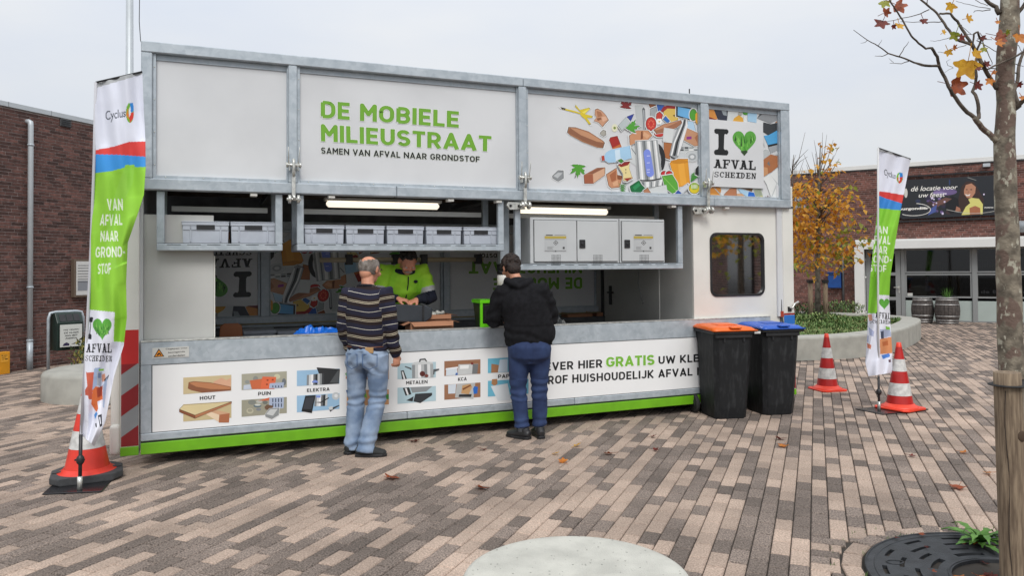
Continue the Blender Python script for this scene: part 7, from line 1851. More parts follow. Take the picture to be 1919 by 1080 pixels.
def shrub(px, Y, label, h, w, n, seed, cols):
    b = AT(px, 600, Y); t = thing('shrub', label, 'shrub', (b.x, b.y, .31)); r = random.Random(seed)
    mb = MB()
    for i in range(14):
        a = r.uniform(0, 6.3); mb.tube([(0, 0, 0), (w*.3*math.cos(a), w*.3*math.sin(a), h*.5), (w*.7*math.cos(a), w*.7*math.sin(a), h*r.uniform(.7, 1.1))], [.008, .005, .002], 5)
    mb.build('stem', mat('twig_bark', (.06, .045, .035), .9), t)
    mb = MB()
    for i in range(n):
        a = r.uniform(0, 6.3); q_ = w*math.sqrt(r.random()); z = h*r.uniform(.1, 1)*(1-.4*(q_/w)**2); blade(mb, V((q_*math.cos(a), q_*math.sin(a), z)), r.uniform(.03, .07), r.uniform(.012, .022), r.uniform(.03, .07), r.uniform(0, 6.3), r.randrange(len(cols)))
    stuff(mb.build('foliage', cols, t, fix=False))
DKG = mat('dark_leaf', lin('#2c3d1e'), .6, col2=lin('#3f5528'), vscale=6)
shrub(1507, 19.2, 'dark low shrub beside the container, left of the staked tree', .42, .55, 420, 1, [DKG, GRS])
shrub(1565, 20.2, 'dark low shrub below the blue letter box', .40, .6, 420, 2, [DKG, GRS])
shrub(1592, 20.6, 'small leafy shrub against the white portal post', .36, .4, 260, 3, [DKG, GRS, GRS2])
shrub(1530, 17.2, 'pale grassy shrub at the foot of the staked tree', .26, .5, 380, 4, [GRS2, GRS])
# planter plant behind the left banner
b = AT(176, 650, 11.9); b.z = 0; t = thing('shrub', 'yellowing shrub between the litter bin and the round concrete bench', 'shrub', b); r = random.Random(31); mb = MB(); YG = mat('yellow_leaf', lin('#8a7a34'), .6, col2=lin('#5d6428'), vscale=6)
for i in range(700):
    a = r.uniform(0, 6.3); q_ = .42*math.sqrt(r.random()); z = r.uniform(0, .75)*(1-.5*(q_/.42)**2); blade(mb, V((q_*math.cos(a)+.1, q_*math.sin(a), z)), r.uniform(.03, .08), r.uniform(.012, .02), r.uniform(.03, .07), r.uniform(0, 6.3), r.randrange(2))
stuff(mb.build('foliage', [YG, DKG], t, fix=False)); mb = MB()
for i in range(10): a = r.uniform(0, 6.3); mb.tube([(.1, 0, 0), (.1+.1*math.cos(a), .1*math.sin(a), .4), (.1+.25*math.cos(a), .25*math.sin(a), .7)], [.01, .006, .003], 5)
mb.build('stem', mat('twig_bark', (.06, .045, .035), .9), t)
# ---- barrels
OAK = mat('weathered_oak', (.085, .072, .065), .8, col2=(.045, .038, .036), vscale=12, bump=.3, bscale=60); HOOP = mat('barrel_hoop', (.38, .37, .36), .45, .7, var=.3, vscale=12)
def barrel(label, px, py, h, r):
    g = G(px, py); t = thing('wine_barrel', label, 'barrel', (g.x, g.y+.3, 0), 0, 'wine barrels in front of the glazing')
    prof = lambda z: r*(.80+.20*math.sin(PI*(z/h)))
    n = 22
    for i in range(n):
        a0, a1 = 2*PI*i/n+.012, 2*PI*(i+1)/n-.012; vs = []
        for k in range(9):
            z = h*k/8
            for a in (a0, a1): vs.append((prof(z)*math.cos(a), prof(z)*math.sin(a), z))
            for a in (a1, a0): vs.append(((prof(z)-.02)*math.cos(a), (prof(z)-.02)*math.sin(a), z))
        fs_ = [(k*4+j, k*4+(j+1) % 4, k*4+4+(j+1) % 4, k*4+4+j) for k in range(8) for j in range(4)]+[(0, 1, 2, 3), (35, 34, 33, 32)]
        MB().add(vs, fs_).build('stave', OAK, t)
    for z in (.02, .085, .20, .70*h, .88*h, h-.035):
        w = .035; MB().lathe([(prof(z)+.001, z), (prof(z)+.006, z), (prof(z+w)+.006, z+w), (prof(z+w)+.001, z+w)], n=36).build('hoop', HOOP, t)
    MB().lathe([(.001, h-.04), (prof(h)-.015, h-.04), (prof(h)-.015, h-.06), (.001, h-.06)], n=24).build('barrel_head', OAK, t)
    return t
barrel('dark oak wine barrel standing nearer the grey door', 1741, 607, .72, .29)
bb = barrel('dark oak wine barrel with grass in its top, right of the other', 1788, 609, .745, .315)
tg = thing('potted_grass', 'thin ornamental grass growing in the top of the right barrel', 'plant', bb.location+V((0, 0, .70)))
mb = MB()
for i in range(60): a = r.uniform(0, 6.3); blade(mb, V((.12*math.cos(a)*r.random(), .12*math.sin(a)*r.random(), 0)), r.uniform(.15, .34), .004, r.uniform(.02, .14), a)
stuff(mb.build('blades', [WEED], tg, fix=False))
# ---- things on and behind the counter
CARD = mat('cardboard', lin('#a8775a'), .85, var=.1, vscale=6)
part('counter_top', .03, CAB-.02, .10, .60, ZC-.10, ZC-.07, DARKST, bd, 0)
zc0 = ZC-.068
def card(px0, px1, pyt, d, dep, label, zb, rz=0, flaps=True, m=CARD):
    s0, s1 = fs(px0, pyt, d), fs(px1, pyt, d); zt = cf((px0+px1)/2, pyt, d)[1]; h = max(.05, zt-zb); w = s1-s0
    t = thing('cardboard_box', label, 'cardboard box', T.W(s0, d, zb), T.a+rz); e = .005
    MB().box(0, w, 0, dep, 0, e).box(0, w, 0, e, e, h).box(0, w, dep-e, dep, e, h).box(0, e, e, dep-e, e, h).box(w-e, w, e, dep-e, e, h).build('carton', m, t)
    if flaps:
        for i, (pts) in enumerate((((0, 0, h), (w, 0, h), (w-.02, -.06, h-.04), (.02, -.06, h-.04)), ((w, 0, h), (w, dep, h), (w+.07, dep-.02, h-.02), (w+.07, .02, h-.02)), ((0, dep, h), (0, 0, h), (-.07, .02, h-.03), (-.07, dep-.02, h-.03)))):
            f = MB().add(pts, [(0, 1, 2, 3)]).build('flap', m, t); s = f.modifiers.new('s', 'SOLIDIFY'); s.thickness = .004
    return t
card(770, 850, 603, .16, .22, 'open brown cardboard box on the counter between the two customers', zc0)
card(797, 846, 590, .42, .2, 'smaller brown box behind the open one, with clear plastic on it', zc0)
a_ = T.W(fs(800, 590, .45), .45, cf(820, 590, .45)[1]); o = MB(); 
for i in range(12): o.ell((r.uniform(0, .22), r.uniform(0, .12), r.uniform(0, .02)), (r.uniform(.02, .05), r.uniform(.02, .05), r.uniform(.008, .03)), 7, 5)
o = o.build('plastic_wrap', mat('clear_film', (.55, .55, .5), .25)); o.location = a_; o.rotation_euler = (0, 0, T.a); tag(o, 'crumpled clear plastic lying on the smaller box', 'plastic film'); stuff
shz = cf(600, 592, DEP-.1)[1]-.12
card(1064, 1111, 586, DEP-.27, .2, 'closed brown carton on the rear shelf right of the woman', shz+.001, flaps=False)
card(1119, 1131, 586, DEP-.24, .18, 'narrow brown carton on the rear shelf beside the door', shz+.001, flaps=False)
# orange chair
WOODO = mat('orange_plywood', lin('#a86438'), .45, var=.12, vscale=5)
s0, s1 = fs(411, 620, 1.15), fs(456, 620, 1.15); zt = cf(432, 606.5, 1.15)[1]; w = s1-s0
t = thing('plywood_chair', 'orange-brown plywood chair behind the counter at the left', 'chair', T.W(s0, 1.15, .22), T.a); h = zt-.22
MB().prism([(.03, h-.24), (w-.03, h-.24), (w, h-.18), (w-.01, h-.03), (w-.05, h), (.05, h), (.01, h-.03), (0, h-.18)], 0, .014).build('backrest', WOODO, t, bevel=.004)
for x in (w*.35, w*.65): MB().cyl((x, -.003, h-.15), (x, .0, h-.15), .008, 8).build('screw', BLACKM, t)
MB().box(.0, w, .02, .42, .44, .455).build('seat', WOODO, t, bevel=.005)
for x in (.03, w-.03):
    MB().tube([(x, .02, h-.16), (x, .03, .44), (x, .02, 0)], .011, 8).build('leg', BLACKM, t); MB().tube([(x, .40, .44), (x, .42, 0)], .011, 8).build('leg', BLACKM, t)
# grey storage boxes at the back
for px0, px1, lb_ in ((458, 517, 'low grey storage box behind the counter, next to the plywood chair'), (522, 575, 'low grey storage box behind the counter, left of the blue tarpaulin')):
    s0, s1 = fs(px0, 622, 1.5), fs(px1, 622, 1.5); zt = cf(px0, 621, 1.5)[1]; t = thing('storage_box', lb_, 'storage box', T.W(s0, 1.5, .22), T.a, 'grey storage boxes on the container floor')
    MB().box(0, s1-s0, 0, .4, 0, zt-.26).build('tub', CRATE, t, bevel=.01); MB().box(-.01, s1-s0+.01, -.01, .41, zt-.259, zt-.22).build('lid', CRATE, t, bevel=.006)
def heap(name, label, cat, px0, px1, pyt, d, dep, m, seed, amp=.5, zb=None):
    s0, s1 = fs(px0, pyt+8, d), fs(px1, pyt+8, d); zb = zc0 if zb is None else zb; zt = cf((px0+px1)/2, pyt, d)[1]; w = s1-s0; h = zt-zb
    nx, ny = 34, 16; vs = []
    for j in range(ny+1):
        for i in range(nx+1):
            u, v_ = i/nx, j/ny; e = (math.sin(PI*u)**.6)*(math.sin(PI*v_)**.5)
            nn = noise.turbulence(V((u*4+seed, v_*3, seed)), 3, True); ridge = 1-abs(noise.noise(V((u*5+seed*2, v_*4, 2))))*2
            vs.append((w*u, dep*v_, max(0, h*e*(.45+.4*ridge+amp*(nn-.4)))))
    o = MB().add(vs, [(j*(nx+1)+i, j*(nx+1)+i+1, (j+1)*(nx+1)+i+1, (j+1)*(nx+1)+i) for j in range(ny) for i in range(nx)], smooth=False).build(name, m)
    s = o.modifiers.new('s', 'SOLIDIFY'); s.thickness = .003
    o.location = T.W(s0, d, zb); o.rotation_euler = (0, 0, T.a); return tag(o, label, cat)
heap('blue_tarpaulin', 'crumpled bright blue tarpaulin on the counter left of the striped man', 'tarpaulin', 545, 655, 607, .18, .35, mat('blue_plastic', lin('#1f6cd0'), .35), 3)
heap('black_bag', 'crumpled black bag on the counter right of the woman', 'bag', 1022, 1072, 585, .2, .3, mat('black_nylon', (.03, .034, .036), .45), 8)
# dark case held by the worker
s0, s1 = fs(733, 585, .34), fs(806, 585, .34); z0, z1 = cf(770, 605, .34)[1], cf(770, 569, .34)[1]
t = thing('dark_case', 'dark grey plastic case held over the counter by the man in lime green', 'case', T.W(s0, .26, z0), T.a); w = s1-s0; h = z1-z0; CASEM = mat('dark_case_plastic', (.04, .046, .055), .35, var=.15)
mb = MB(); mb.prism([(0, .02), (w*.8, 0), (w, .05), (w+.01, h-.05), (w*.85, h-.02), (0, h)], 0, .20); mb.build('shell', CASEM, t, bevel=.012, seg=2)
MB().prism([(w*.74, .0), (w*.79, .0), (w*.80, h-.015), (w*.75, h-.012)], -.006, .206).build('band', BLACKM, t)
# green tub held by the woman
s0, s1 = fs(900, 590, .02), fs(928, 590, .02); z0, z1 = cf(905, 613, .02)[1], cf(905, 563, .02)[1]; GT = mat('bright_green_plastic', lin('#6cd41e'), .35, var=.05)
t = thing('green_tub', 'bright green plastic tub with yellow rim set on the counter edge by the woman', 'tub', T.W(s0, -.0, ZC+.013), T.a); w = s1-s0; h = z1-ZC-.013; e = .006
mb = MB()
def frus(mb, x0, x1, y0, y1, z0, z1, fl_):
    mb.add([(x0+fl_, y0+fl_, z0), (x1-fl_, y0+fl_, z0), (x1-fl_, y1-fl_, z0), (x0+fl_, y1-fl_, z0), (x0, y0, z1), (x1, y0, z1), (x1, y1, z1), (x0, y1, z1)], [(0, 1, 5, 4), (1, 2, 6, 5), (2, 3, 7, 6), (3, 0, 4, 7), (0, 3, 2, 1)])
frus(mb, 0, w, 0, .24, 0, h, .025); o = mb.build('tub', mat('dark_green_plastic', (.03, .05, .02), .4), t); MB().box(-.004, .022, -.006, .02, .0, h-.03).box(.02, w, -.008, .0, .0, .035).build('edge', GT, t, bevel=.003); s = o.modifiers.new('s', 'SOLIDIFY'); s.thickness = .006
MB().box(-.008, w+.008, -.008, .0, h-.03, h+.004).box(-.008, w+.008, .24, .248, h-.03, h+.004).box(-.008, .0, .0, .24, h-.03, h+.004).box(w, w+.008, .0, .24, h-.03, h+.004).build('rim', GT, t, bevel=.002)
MB().box(.01, w-.01, .01, .23, h-.06, h-.02).build('contents', mat('yellow_plastic', lin('#e0c81c'), .4), t, bevel=.01)
MB().box(.035, w+.01, -.012, .004, h*.16, h*.80).build('dark_panel', BLACKM, t)

# ================================================================ TREES
BARK = mat('plane_bark', lin('#8a8070'), .9, col2=lin('#5d554a'), vscale=16, bump=.7, bscale=45, detail=8, bdist=.01, lo=.38, hi=.6)
def lichen_bark():
    m = BARK; N = m.node_tree.nodes; L = m.node_tree.links; b = N['Principled BSDF']
    src = b.inputs['Base Color'].links[0].from_socket; g = N.new('ShaderNodeNewGeometry'); n = N.new('ShaderNodeTexNoise'); n.inputs['Scale'].default_value = 34; n.inputs['Detail'].default_value = 5
    mp_ = N.new('ShaderNodeMapping'); mp_.inputs['Scale'].default_value = (1, 1, .6); L.new(g.outputs['Position'], mp_.inputs[0]); L.new(mp_.outputs[0], n.inputs[0])
    r = N.new('ShaderNodeMapRange'); r.inputs[1].default_value = .59; r.inputs[2].default_value = .64; L.new(n.outputs[0], r.inputs[0])
    n2 = N.new('ShaderNodeTexNoise'); n2.inputs['Scale'].default_value = 9; L.new(g.outputs['Position'], n2.inputs[0])
    r2 = N.new('ShaderNodeMapRange'); r2.inputs[1].default_value = .52; r2.inputs[2].default_value = .56; L.new(n2.outputs[0], r2.inputs[0])
    m1 = N.new('ShaderNodeMix'); m1.data_type = 'RGBA'; m1.inputs[7].default_value = (*lin('#6a584e'), 1); L.new(r2.outputs[0], m1.inputs[0]); L.new(src, m1.inputs[6])
    mm = N.new('ShaderNodeMix'); mm.data_type = 'RGBA'; mm.inputs[7].default_value = (*lin('#aaa594'), 1); L.new(r.outputs[0], mm.inputs[0]); L.new(m1.outputs[2], mm.inputs[6]); L.new(mm.outputs[2], b.inputs['Base Color'])
lichen_bark()
TWIG = mat('branch_bark', lin('#6a5f55'), .85, col2=lin('#40382f'), vscale=20, bump=.4, bscale=90)
TY = GC.y
t = thing('young_plane_tree', 'young tree in the right foreground with grey blotched trunk and few autumn leaves', 'tree', GC)
P6 = lambda x, y, dy=0: AT(1600+x/3.856, y/3.856, TY+dy)-GC
K = TY/1400/2
tp = [(1907, 1100, 50), (1905, 1000, 47), (1902, 900, 45), (1899, 800, 44), (1896, 700, 43), (1894, 620, 42), (1890, 520, 40), (1888, 420, 38), (1884.5, 330, 37), (1883, 262, 35), (1884, 200, 31), (1884, 150, 30), (1887, 95, 33), (1892, 50, 34), (1893, 0, 31), (1895, -100, 26), (1899, -250, 22), (1905, -420, 16), (1900, -600, 9)]
tv = []; tr_ = []
sm = []
for i in range(len(tp)-1):
    for k in range(4): f = k/4; sm.append(tuple(tp[i][j]+(tp[i+1][j]-tp[i][j])*f for j in range(3)))
sm.append(tp[-1])
pts = [AT(x, y, TY)-GC+V((.006*noise.noise(V((0, y*.012, 1))), .006*noise.noise(V((3, y*.012, 1))), 0)) for x, y, w in sm]; rad = [w*K*(1+.05*noise.noise(V((y*.03, 5, 1)))) for x, y, w in sm]
d0 = pts[0].copy(); pts = [V((0.02, 0, -.05))]+pts; rad = [rad[0]*1.12]+rad
MB().tube(pts, rad, 20).build('trunk', BARK, t)
def br(pl, w0, w1, dy0=0, dy1=0, name='branch'):
    n = len(pl); q_ = []
    for i, (x, y) in enumerate(pl): f = i/(n-1); q_.append(P6(x, y, dy0+(dy1-dy0)*f+.02*math.sin(i*1.7)*f))
    # subdivide with a little wobble
    o = []
    for i in range(n-1):
        for k in range(3): f = k/3; o.append(q_[i].lerp(q_[i+1], f)+V((noise.noise(q_[i]*9+V((k, 0, 0))), 0, noise.noise(q_[i]*9+V((0, k, 4)))))*.004)
    o.append(q_[-1]); m_ = len(o); kk = K/3.856
    MB().tube(o, [(w0+(w1-w0)*(i/(m_-1)))*kk*.86 for i in range(m_)], 9).build(name, TWIG if w0 < 50 else BARK, t)
br([(1030, 1020), (1000, 985), (925, 920), (875, 850)], 50, 42, 0, -.03)
br([(875, 850), (800, 790), (740, 710), (700, 650), (660, 560), (620, 480), (605, 410), (565, 345)], 34, 22, -.03, -.16)
br([(565, 345), (520, 350), (470, 310), (420, 260), (370, 170), (320, 90), (270, 20), (240, -50)], 17, 11, -.16, -.25)
br([(620, 475), (540, 475), (440, 450), (340, 412), (250, 383), (180, 330), (100, 290), (0, 215)], 19, 4, -.14, -.3)
br([(250, 385), (210, 405), (155, 403)], 8, 3, -.25, -.28, 'twig'); br([(330, 408), (365, 345), (400, 298)], 8, 3, -.23, -.25, 'twig'); br([(400, 440), (350, 458), (262, 455)], 8, 3, -.2, -.22, 'twig'); br([(290, 452), (255, 420)], 4, 2, -.21, -.22, 'twig'); br([(100, 290), (75, 308), (52, 310)], 5, 2, -.28, -.3, 'twig'); br([(180, 328), (205, 285)], 5, 2, -.27, -.28, 'twig'); br([(615, 482), (520, 480), (440, 455)], 12, 6, -.14, -.2, 'twig')
br([(875, 855), (905, 850), (905, 780), (888, 700), (860, 660), (880, 610), (888, 550), (882, 480), (895, 400)], 32, 20, -.03, .06)
br([(1035, 640), (1010, 600), (965, 530), (935, 470), (895, 385), (855, 315)], 36, 30, 0, -.05)
br([(855, 315), (800, 235), (750, 155), (700, 97), (620, 96)], 26, 16, -.05, -.05)
br([(855, 320), (790, 300), (740, 285), (690, 220), (640, 145), (600, 90), (540, 40), (470, -20), (420, -80)], 26, 14, -.05, .05)
br([(548, 70), (450, 110), (350, 132), (245, 152)], 9, 4, .04, .02, 'twig'); br([(640, 155), (560, 160), (470, 158), (340, 155)], 8, 4, .04, .0, 'twig'); br([(530, 35), (535, -20)], 9, 6, .0, .0, 'twig')
br([(890, 370), (920, 290), (895, 230), (870, 245), (860, 320)], 18, 14, .06, .0)
br([(1150, 800), (1195, 765), (1168, 690), (1160, 650), (1185, 580), (1192, 490), (1210, 420), (1245, 340), (1275, 250), (1290, 120), (1310, -40)], 40, 14, 0, .2)
br([(1150, 800), (1220, 730), (1300, 640), (1390, 520), (1440, 380), (1500, 200)], 42, 14, 0, -.2)
br([(965, 500), (1020, 475), (1080, 448), (1160, 412), (1240, 365)], 14, 18, -.09, -.06); br([(870, 495), (940, 500), (1000, 493), (1110, 502), (1180, 530)], 6, 10, -.1, .1, 'twig')
br([(1055, 100), (1030, 50), (980, 20), (930, -30), (870, -90)], 40, 20, 0, .05)
br([(1180, 110), (1230, 40), (1290, -60)], 36, 20, 0, -.05)
br([(890, 290), (960, 330), (1040, 375), (1110, 435)], 8, 4, -.06, -.1, 'twig'); br([(900, 235), (930, 300), (980, 400), (1005, 450), (1000, 470)], 9, 4, .02, .02, 'twig'); br([(990, 70), (930, 75), (875, 75), (870, 90)], 8, 4, 0, .05, 'twig'); br([(990, 62), (900, 45), (800, 25), (740, 5)], 6, 3, 0, .1, 'twig'); br([(880, 0), (920, 20), (970, 40)], 6, 5, .1, 0, 'twig')
br([(815, 325), (740, 350), (660, 378), (610, 375)], 6, 3, -.05, -.05, 'twig'); br([(700, 270), (620, 290), (580, 296), (555, 292)], 5, 2, 0, 0, 'twig'); br([(810, 245), (870, 250)], 6, 4, -.05, 0, 'twig'); br([(780, 180), (790, 195), (850, 245)], 5, 4, -.05, 0, 'twig'); br([(895, 282), (1000, 285)], 7, 4, .0, 0, 'twig'); br([(720, 490), (690, 500), (650, 530)], 4, 2, -.1, -.12, 'twig'); br([(720, 485), (680, 470), (672, 440), (700, 428)], 4, 2, -.1, -.12, 'twig'); br([(1150, 310), (1190, 325), (1215, 370)], 7, 4, 0, 0, 'twig'); br([(1145, 450), (1190, 470), (1230, 480)], 8, 4, 0, 0, 'twig'); br([(1140, 560), (1175, 590), (1200, 600)], 6, 4, 0, 0, 'twig')
LL = [(225, 18, 80, 'olive', 3.0), (322, 40, 105, 'rust', 2.1), (232, 88, 62, 'rust', 1.2), (205, 162, 92, 'red', 3.6), (290, 186, 44, 'red', 2.9), (330, 180, 68, 'gold', 3.3), (505, 146, 58, 'red', 3.0), (705, 38, 78, 'gold', 3.5), (830, 132, 62, 'gold', 1.4), (650, 230, 38, 'gold', 1.0), (735, 247, 74, 'olive', 3.4), (778, 268, 52, 'red', 1.8), (684, 372, 58, 'gold', 2.8), (728, 342, 40, 'orange', 1.2), (820, 470, 165, 'gold', 3.3), (885, 395, 82, 'gold', .4), (735, 622, 140, 'rust', 1.9), (895, 615, 66, 'red', 2.0), (940, 352, 46, 'olive', 3.1), (987, 580, 60, 'orange', 3.4), (960, 462, 56, 'red', 1.4), (1052, 262, 100, 'rust', 1.9), (1048, 305, 70, 'orange', 2.4), (1198, 262, 90, 'orange', 3.2), (1040, 155, 34, 'orange', 3), (1200, 608, 46, 'red', 2), (1012, 520, 34, 'orange', 2), (902, 492, 40, 'red', 2.6), (1218, 702, 44, 'orange', 2.9), (935, 268, 44, 'red', 2.6), (1110, 232, 40, 'olive', 1.3)]
for i, (x, y, s_, c, rt_) in enumerate(LL):
    o = maple_leaf(s_*1.32*K*2/3.856, i*7+1, .5).build('leaf', LEAFM[c], t)
    o.location = P6(x, y, -.06-.02*(i % 4)); o.rotation_euler = (Matrix.Rotation(rr.uniform(-.3, .3), 3, 'Z') @ Matrix.Rotation(math.radians(90)+rr.uniform(-.45, .45), 3, 'X') @ Matrix.Rotation(-rt_, 3, 'Z')).to_euler()
# stake with rubber strap
STK = mat('weathered_stake', lin('#94826c'), .85, col2=lin('#665646'), vscale=9, stretch=(9, 9, .8), bump=.6, bscale=50, detail=8, bdist=.006)
SY = 3.62
sx = AT(1888, 712, SY); sb = AT(1905, 1090, SY)
t = thing('tree_stake', 'round wooden stake with black rubber strap in front of the foreground trunk', 'tree stake', (sb.x, sb.y, 0))
rS = 45*SY/1400/2
top = V((sx.x-sb.x, 0, AT(1888, 698, SY).z)); 
sv = []; n = 14
pp_ = [V((0, 0, -.04)).lerp(top, k/n) for k in range(n+1)]
MB().tube(pp_, [rS*(1.12-.12*k/n)*(1+.03*noise.noise(V((k, 1, 2)))) for k in range(n+1)], 18).build('post', STK, t)
zs = AT(1888, 722, SY).z
st_ = MB(); c = V((0, 0, 0)).lerp(top, zs/top.z)
st_.tube([c+V((rS*1.03*math.cos(a), rS*1.03*math.sin(a), .0)) for a in [i*2*PI/24 for i in range(25)]], .004, 6, ry=[.026]*25, side=(0, 0, 1), cap=False)
gq = V((GC.x-sb.x+.0, GC.y-sb.y, 0)); gq.z = c.z; st_.tube([c+V((-rS*.9, rS*.4, 0)), gq+V((-.075, -.02, 0)), gq+V((-.05, .06, 0)), gq+V((0, .08, 0)), gq+V((.06, .06, 0)), gq+V((.075, 0, 0)), c+V((rS, rS*.3, 0))], .004, 6, ry=[.026]*7, side=(0, 0, 1))
st_.build('strap', mat('black_rubber', (.015, .015, .016), .7), t)
MB().tube([pp_[k]+V((-rS*.72*(1.12-.12*k/n)-.0, -rS*.76, 0))+V((.006*math.sin(k), 0, 0)) for k in range(1, n)], .002, 5).build('crack', mat('crack_dark', (.03, .02, .015), .9), t)
kn = MB().ell(c.lerp(V((0, 0, 0)), .22)+V((.02, -rS*1.0, 0)), (.022, .006, .026), 12, 8).build('knot', mat('knot_wood', lin('#4a3a2c'), .85), t)
sx2 = GC+V((.32, -.06, 0))
t = thing('tree_stake', 'second wooden stake on the far right side of the foreground tree', 'tree stake', sx2)
MB().tube([V((0, 0, -.04)), V((0, 0, .6)), V((-.03, 0, 1.12))], [rS*1.1, rS, rS], 16).build('post', STK, t)
# ---- orange tree in the planter
OB = AT(1533, 598, 18.6); t = thing('autumn_cherry_tree', 'small staked tree with orange and gold leaves in the planter bed', 'tree', (OB.x, OB.y, .3))
ww = lambda px, py, d=0: AT(px, py, 18.6+d)-V((OB.x, OB.y, .3))
trn = [ww(1533, 600), ww(1533, 540), ww(1533, 490), ww(1534, 430), ww(1535, 370), ww(1536, 320), ww(1538, 270)]
MB().tube(trn, [.075, .065, .06, .05, .04, .025, .008], 12).build('trunk', mat('grey_tree_bark', lin('#7a746a'), .9, col2=lin('#4c463e'), vscale=14, bump=.4), t)
r = random.Random(17); tips = []
for i in range(26):
    f = r.uniform(.22, .9); b0_ = ww(1533+3*f, 500-180*f); a = r.uniform(0, 6.3); L = r.uniform(.5, 1.05)*(1.1-.5*f); up = r.uniform(.25, .9)
    e = b0_+V((math.cos(a)*L, math.sin(a)*L, up)); m_ = b0_.lerp(e, .5)+V((0, 0, -.08)); MB().tube([b0_, m_, e], [.02, .012, .004], 6).build('branch', TWIG, t); tips.append((b0_, m_, e))
for x0, y0, x1, y1 in ((1536, 330, 1550, 252), (1536, 325, 1542, 248), (1538, 330, 1562, 262), (1534, 330, 1526, 262), (1530, 340, 1522, 285), (1540, 330, 1568, 285)):
    MB().tube([ww(x0, y0), ww((x0+x1)/2+2, (y0+y1)/2), ww(x1, y1)], [.014, .008, .003], 5).build('branch', TWIG, t)
OL = [mat('leaf_amber', lin('#dea63e'), .6, col2=lin('#c08230'), vscale=5), mat('leaf_gold2', lin('#ecbc50'), .6, col2=lin('#d49a34'), vscale=5), mat('leaf_russet', lin('#c47a34'), .6, col2=lin('#9c5a24'), vscale=5), mat('leaf_green2', lin('#a4a848'), .6, col2=lin('#7c8838'), vscale=5)]
for m_ in OL: translucent(m_, .5)
mb = MB()
def oval(mb, p, L, w, az, droop, mi):
    d_ = V((math.cos(az)*math.cos(droop), math.sin(az)*math.cos(droop), -math.sin(droop))); s = V((-math.sin(az), math.cos(az), 0)); n_ = d_.cross(s)
    a, m_, e = p, p+d_*L*.5+n_*.01, p+d_*L
    mb.add([a, m_-s*w+n_*w*.4, e, m_+s*w+n_*w*.4, m_], [(0, 1, 4), (1, 2, 4), (2, 3, 4), (3, 0, 4)], mi, smooth=False)
cl_c = []
for i in range(60):
    px = r.uniform(1468, 1596); py = r.uniform(318, 500); u = (px-1534)/72; v_ = (py-415)/92
    if u*u+v_*v_ > 1 or (v_ < -.3 and abs(u) > .62): continue
    cl_c.append((px, py, r.uniform(-.8, .8)*(1-u*u)**.5))
for x, y in ((1600, 450), (1596, 420), (1590, 398), (1586, 360), (1498, 480), (1508, 500), (1556, 310), (1548, 285), (1560, 275), (1552, 300), (1530, 330), (1562, 325), (1500, 355), (1492, 380), (1488, 440), (1595, 470), (1510, 345)): cl_c.append((x, y, r.uniform(-.3, .3)))
for px, py, d_ in cl_c:
    c = ww(px, py, d_); green = (px > 1545 and 400 < py < 480 and r.random() < .5) or (py > 480 and r.random() < .6) or (px > 1570 and 340 < py < 365); n_ = r.randint(15, 30) if py > 325 else 9; sz = .21 if py > 325 else .11
    for _ in range(n_):
        q_ = V((r.gauss(0, sz), r.gauss(0, sz), r.gauss(0, sz*.8))); mi = 3 if (green and r.random() < .7) or r.random() < .07 else r.choice([0, 0, 0, 1, 1, 1, 2])
        oval(mb, c+q_, r.uniform(.11, .19), r.uniform(.04, .066), r.uniform(0, 6.3), r.uniform(.1, 1.3), mi)
stuff(mb.build('crown', OL, t, fix=False))
for px, lb_ in ((1520, 'wooden tree stake left of the orange tree trunk'), (1548, 'wooden tree stake right of the orange tree trunk')):
    b = AT(px, 598, 18.4); s_ = thing('tree_stake', lb_, 'tree stake', (b.x, b.y, .3)); h = AT(px, 525, 18.4).z-.3
    MB().tube([V((0, 0, 0)), V((0, 0, h))], .055, 12).build('post', STK, s_)
    MB().box(-.06, .06, -.07, .07, h-.07, h-.0).build('strap', BLACKM, s_)
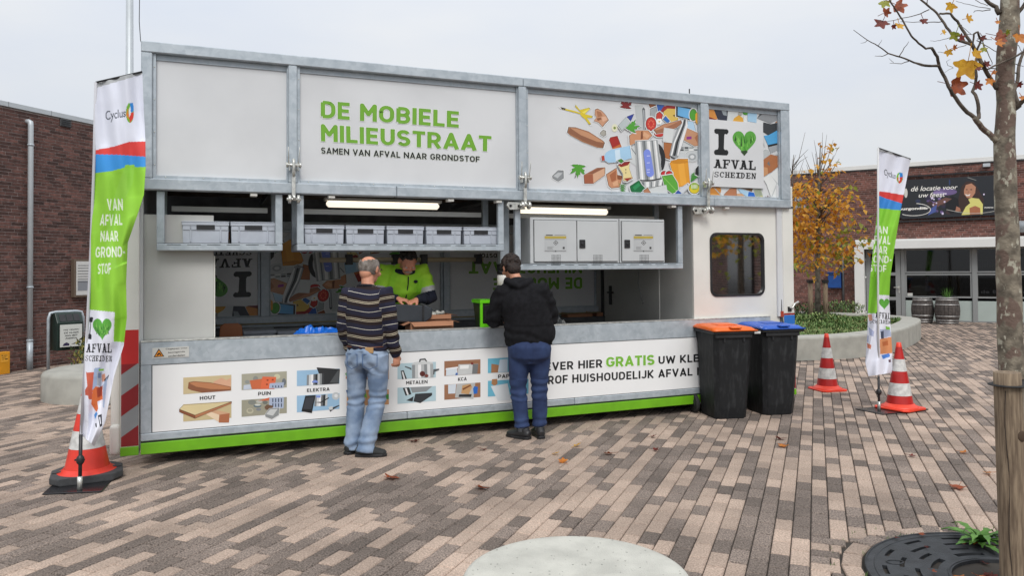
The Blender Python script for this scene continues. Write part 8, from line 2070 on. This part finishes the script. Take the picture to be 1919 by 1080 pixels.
# bare twigs of a second small tree behind the container corner
b = AT(1484, 600, 21.0); t = thing('bare_sapling', 'thin bare sapling showing its twigs above the right end of the container', 'tree', (b.x, b.y, 0)); r = random.Random(77)
w2 = lambda px, py: AT(px, py, 21.0)-V((b.x, b.y, 0))
MB().tube([V((0, 0, 0)), w2(1484, 450), w2(1485, 340), w2(1488, 290)], [.05, .04, .02, .008], 8).build('trunk', TWIG, t)
for i in range(16):
    y0 = r.uniform(310, 400); x1 = 1485+r.uniform(-15, 32); MB().tube([w2(1485, y0), w2((1485+x1)/2, y0-18), w2(x1, y0-r.uniform(25, 70))], [.012, .008, .004], 5).build('twig', TWIG, t)

# seen only as reflections in the cab window: an autumn tree and a brick house to the right of the camera
b = V((8.6, 5.6, 0)); t = thing('autumn_tree', 'orange autumn tree mirrored in the upper left of the cab window', 'tree', b); r = random.Random(50)
MB().tube([V((0, 0, 0)), V((0, 0, 2)), V((.1, 0, 3.2))], [.08, .06, .03], 10).build('trunk', TWIG, t)
mb = MB()
for i in range(1100):
    q_ = V((r.gauss(0, .8), r.gauss(0, .8), 2.7+r.gauss(0, .45))); oval(mb, q_, r.uniform(.1, .2), r.uniform(.04, .06), r.uniform(0, 6.3), r.uniform(.1, 1.3), r.choice([0, 1, 3, 3]))
stuff(mb.build('crown', OL, t, fix=False))
hb = Frame(13.0, 3.0, math.radians(28.5)-PI/2+math.radians(20)); t = thing('brick_house', 'brown brick house mirrored in the cab window', 'building', hb.o, hb.a)
brs = random.Random(9); mb = MB().box(-4.5, 8, .01, 6, 0, 4.2); mb.build('wall', MORTL, t)
mb = MB(); vals = []
for j in range(60):
    for i in range(51): 
        x = -4.4+i*.24+(j % 2)*.14; mb.box(x, x+.226, 0, .02, j*.07, j*.07+.058)
        vals += [brs.random()]*6
me = mb.mesh('brickwork', BRICKL); a_ = me.attributes.new('var', 'FLOAT', 'FACE'); a_.data.foreach_set('value', vals); stuff(link('brickwork', me, t))
MB().box(-2.2, .4, -.06, -.001, .2, 3.2).build('window', mat('dark_pane', (.02, .022, .026), .2), t)
MB().box(-4.7, 8.3, -.4, 6.3, 4.2, 4.45).build('roof_edge', ALU, t)
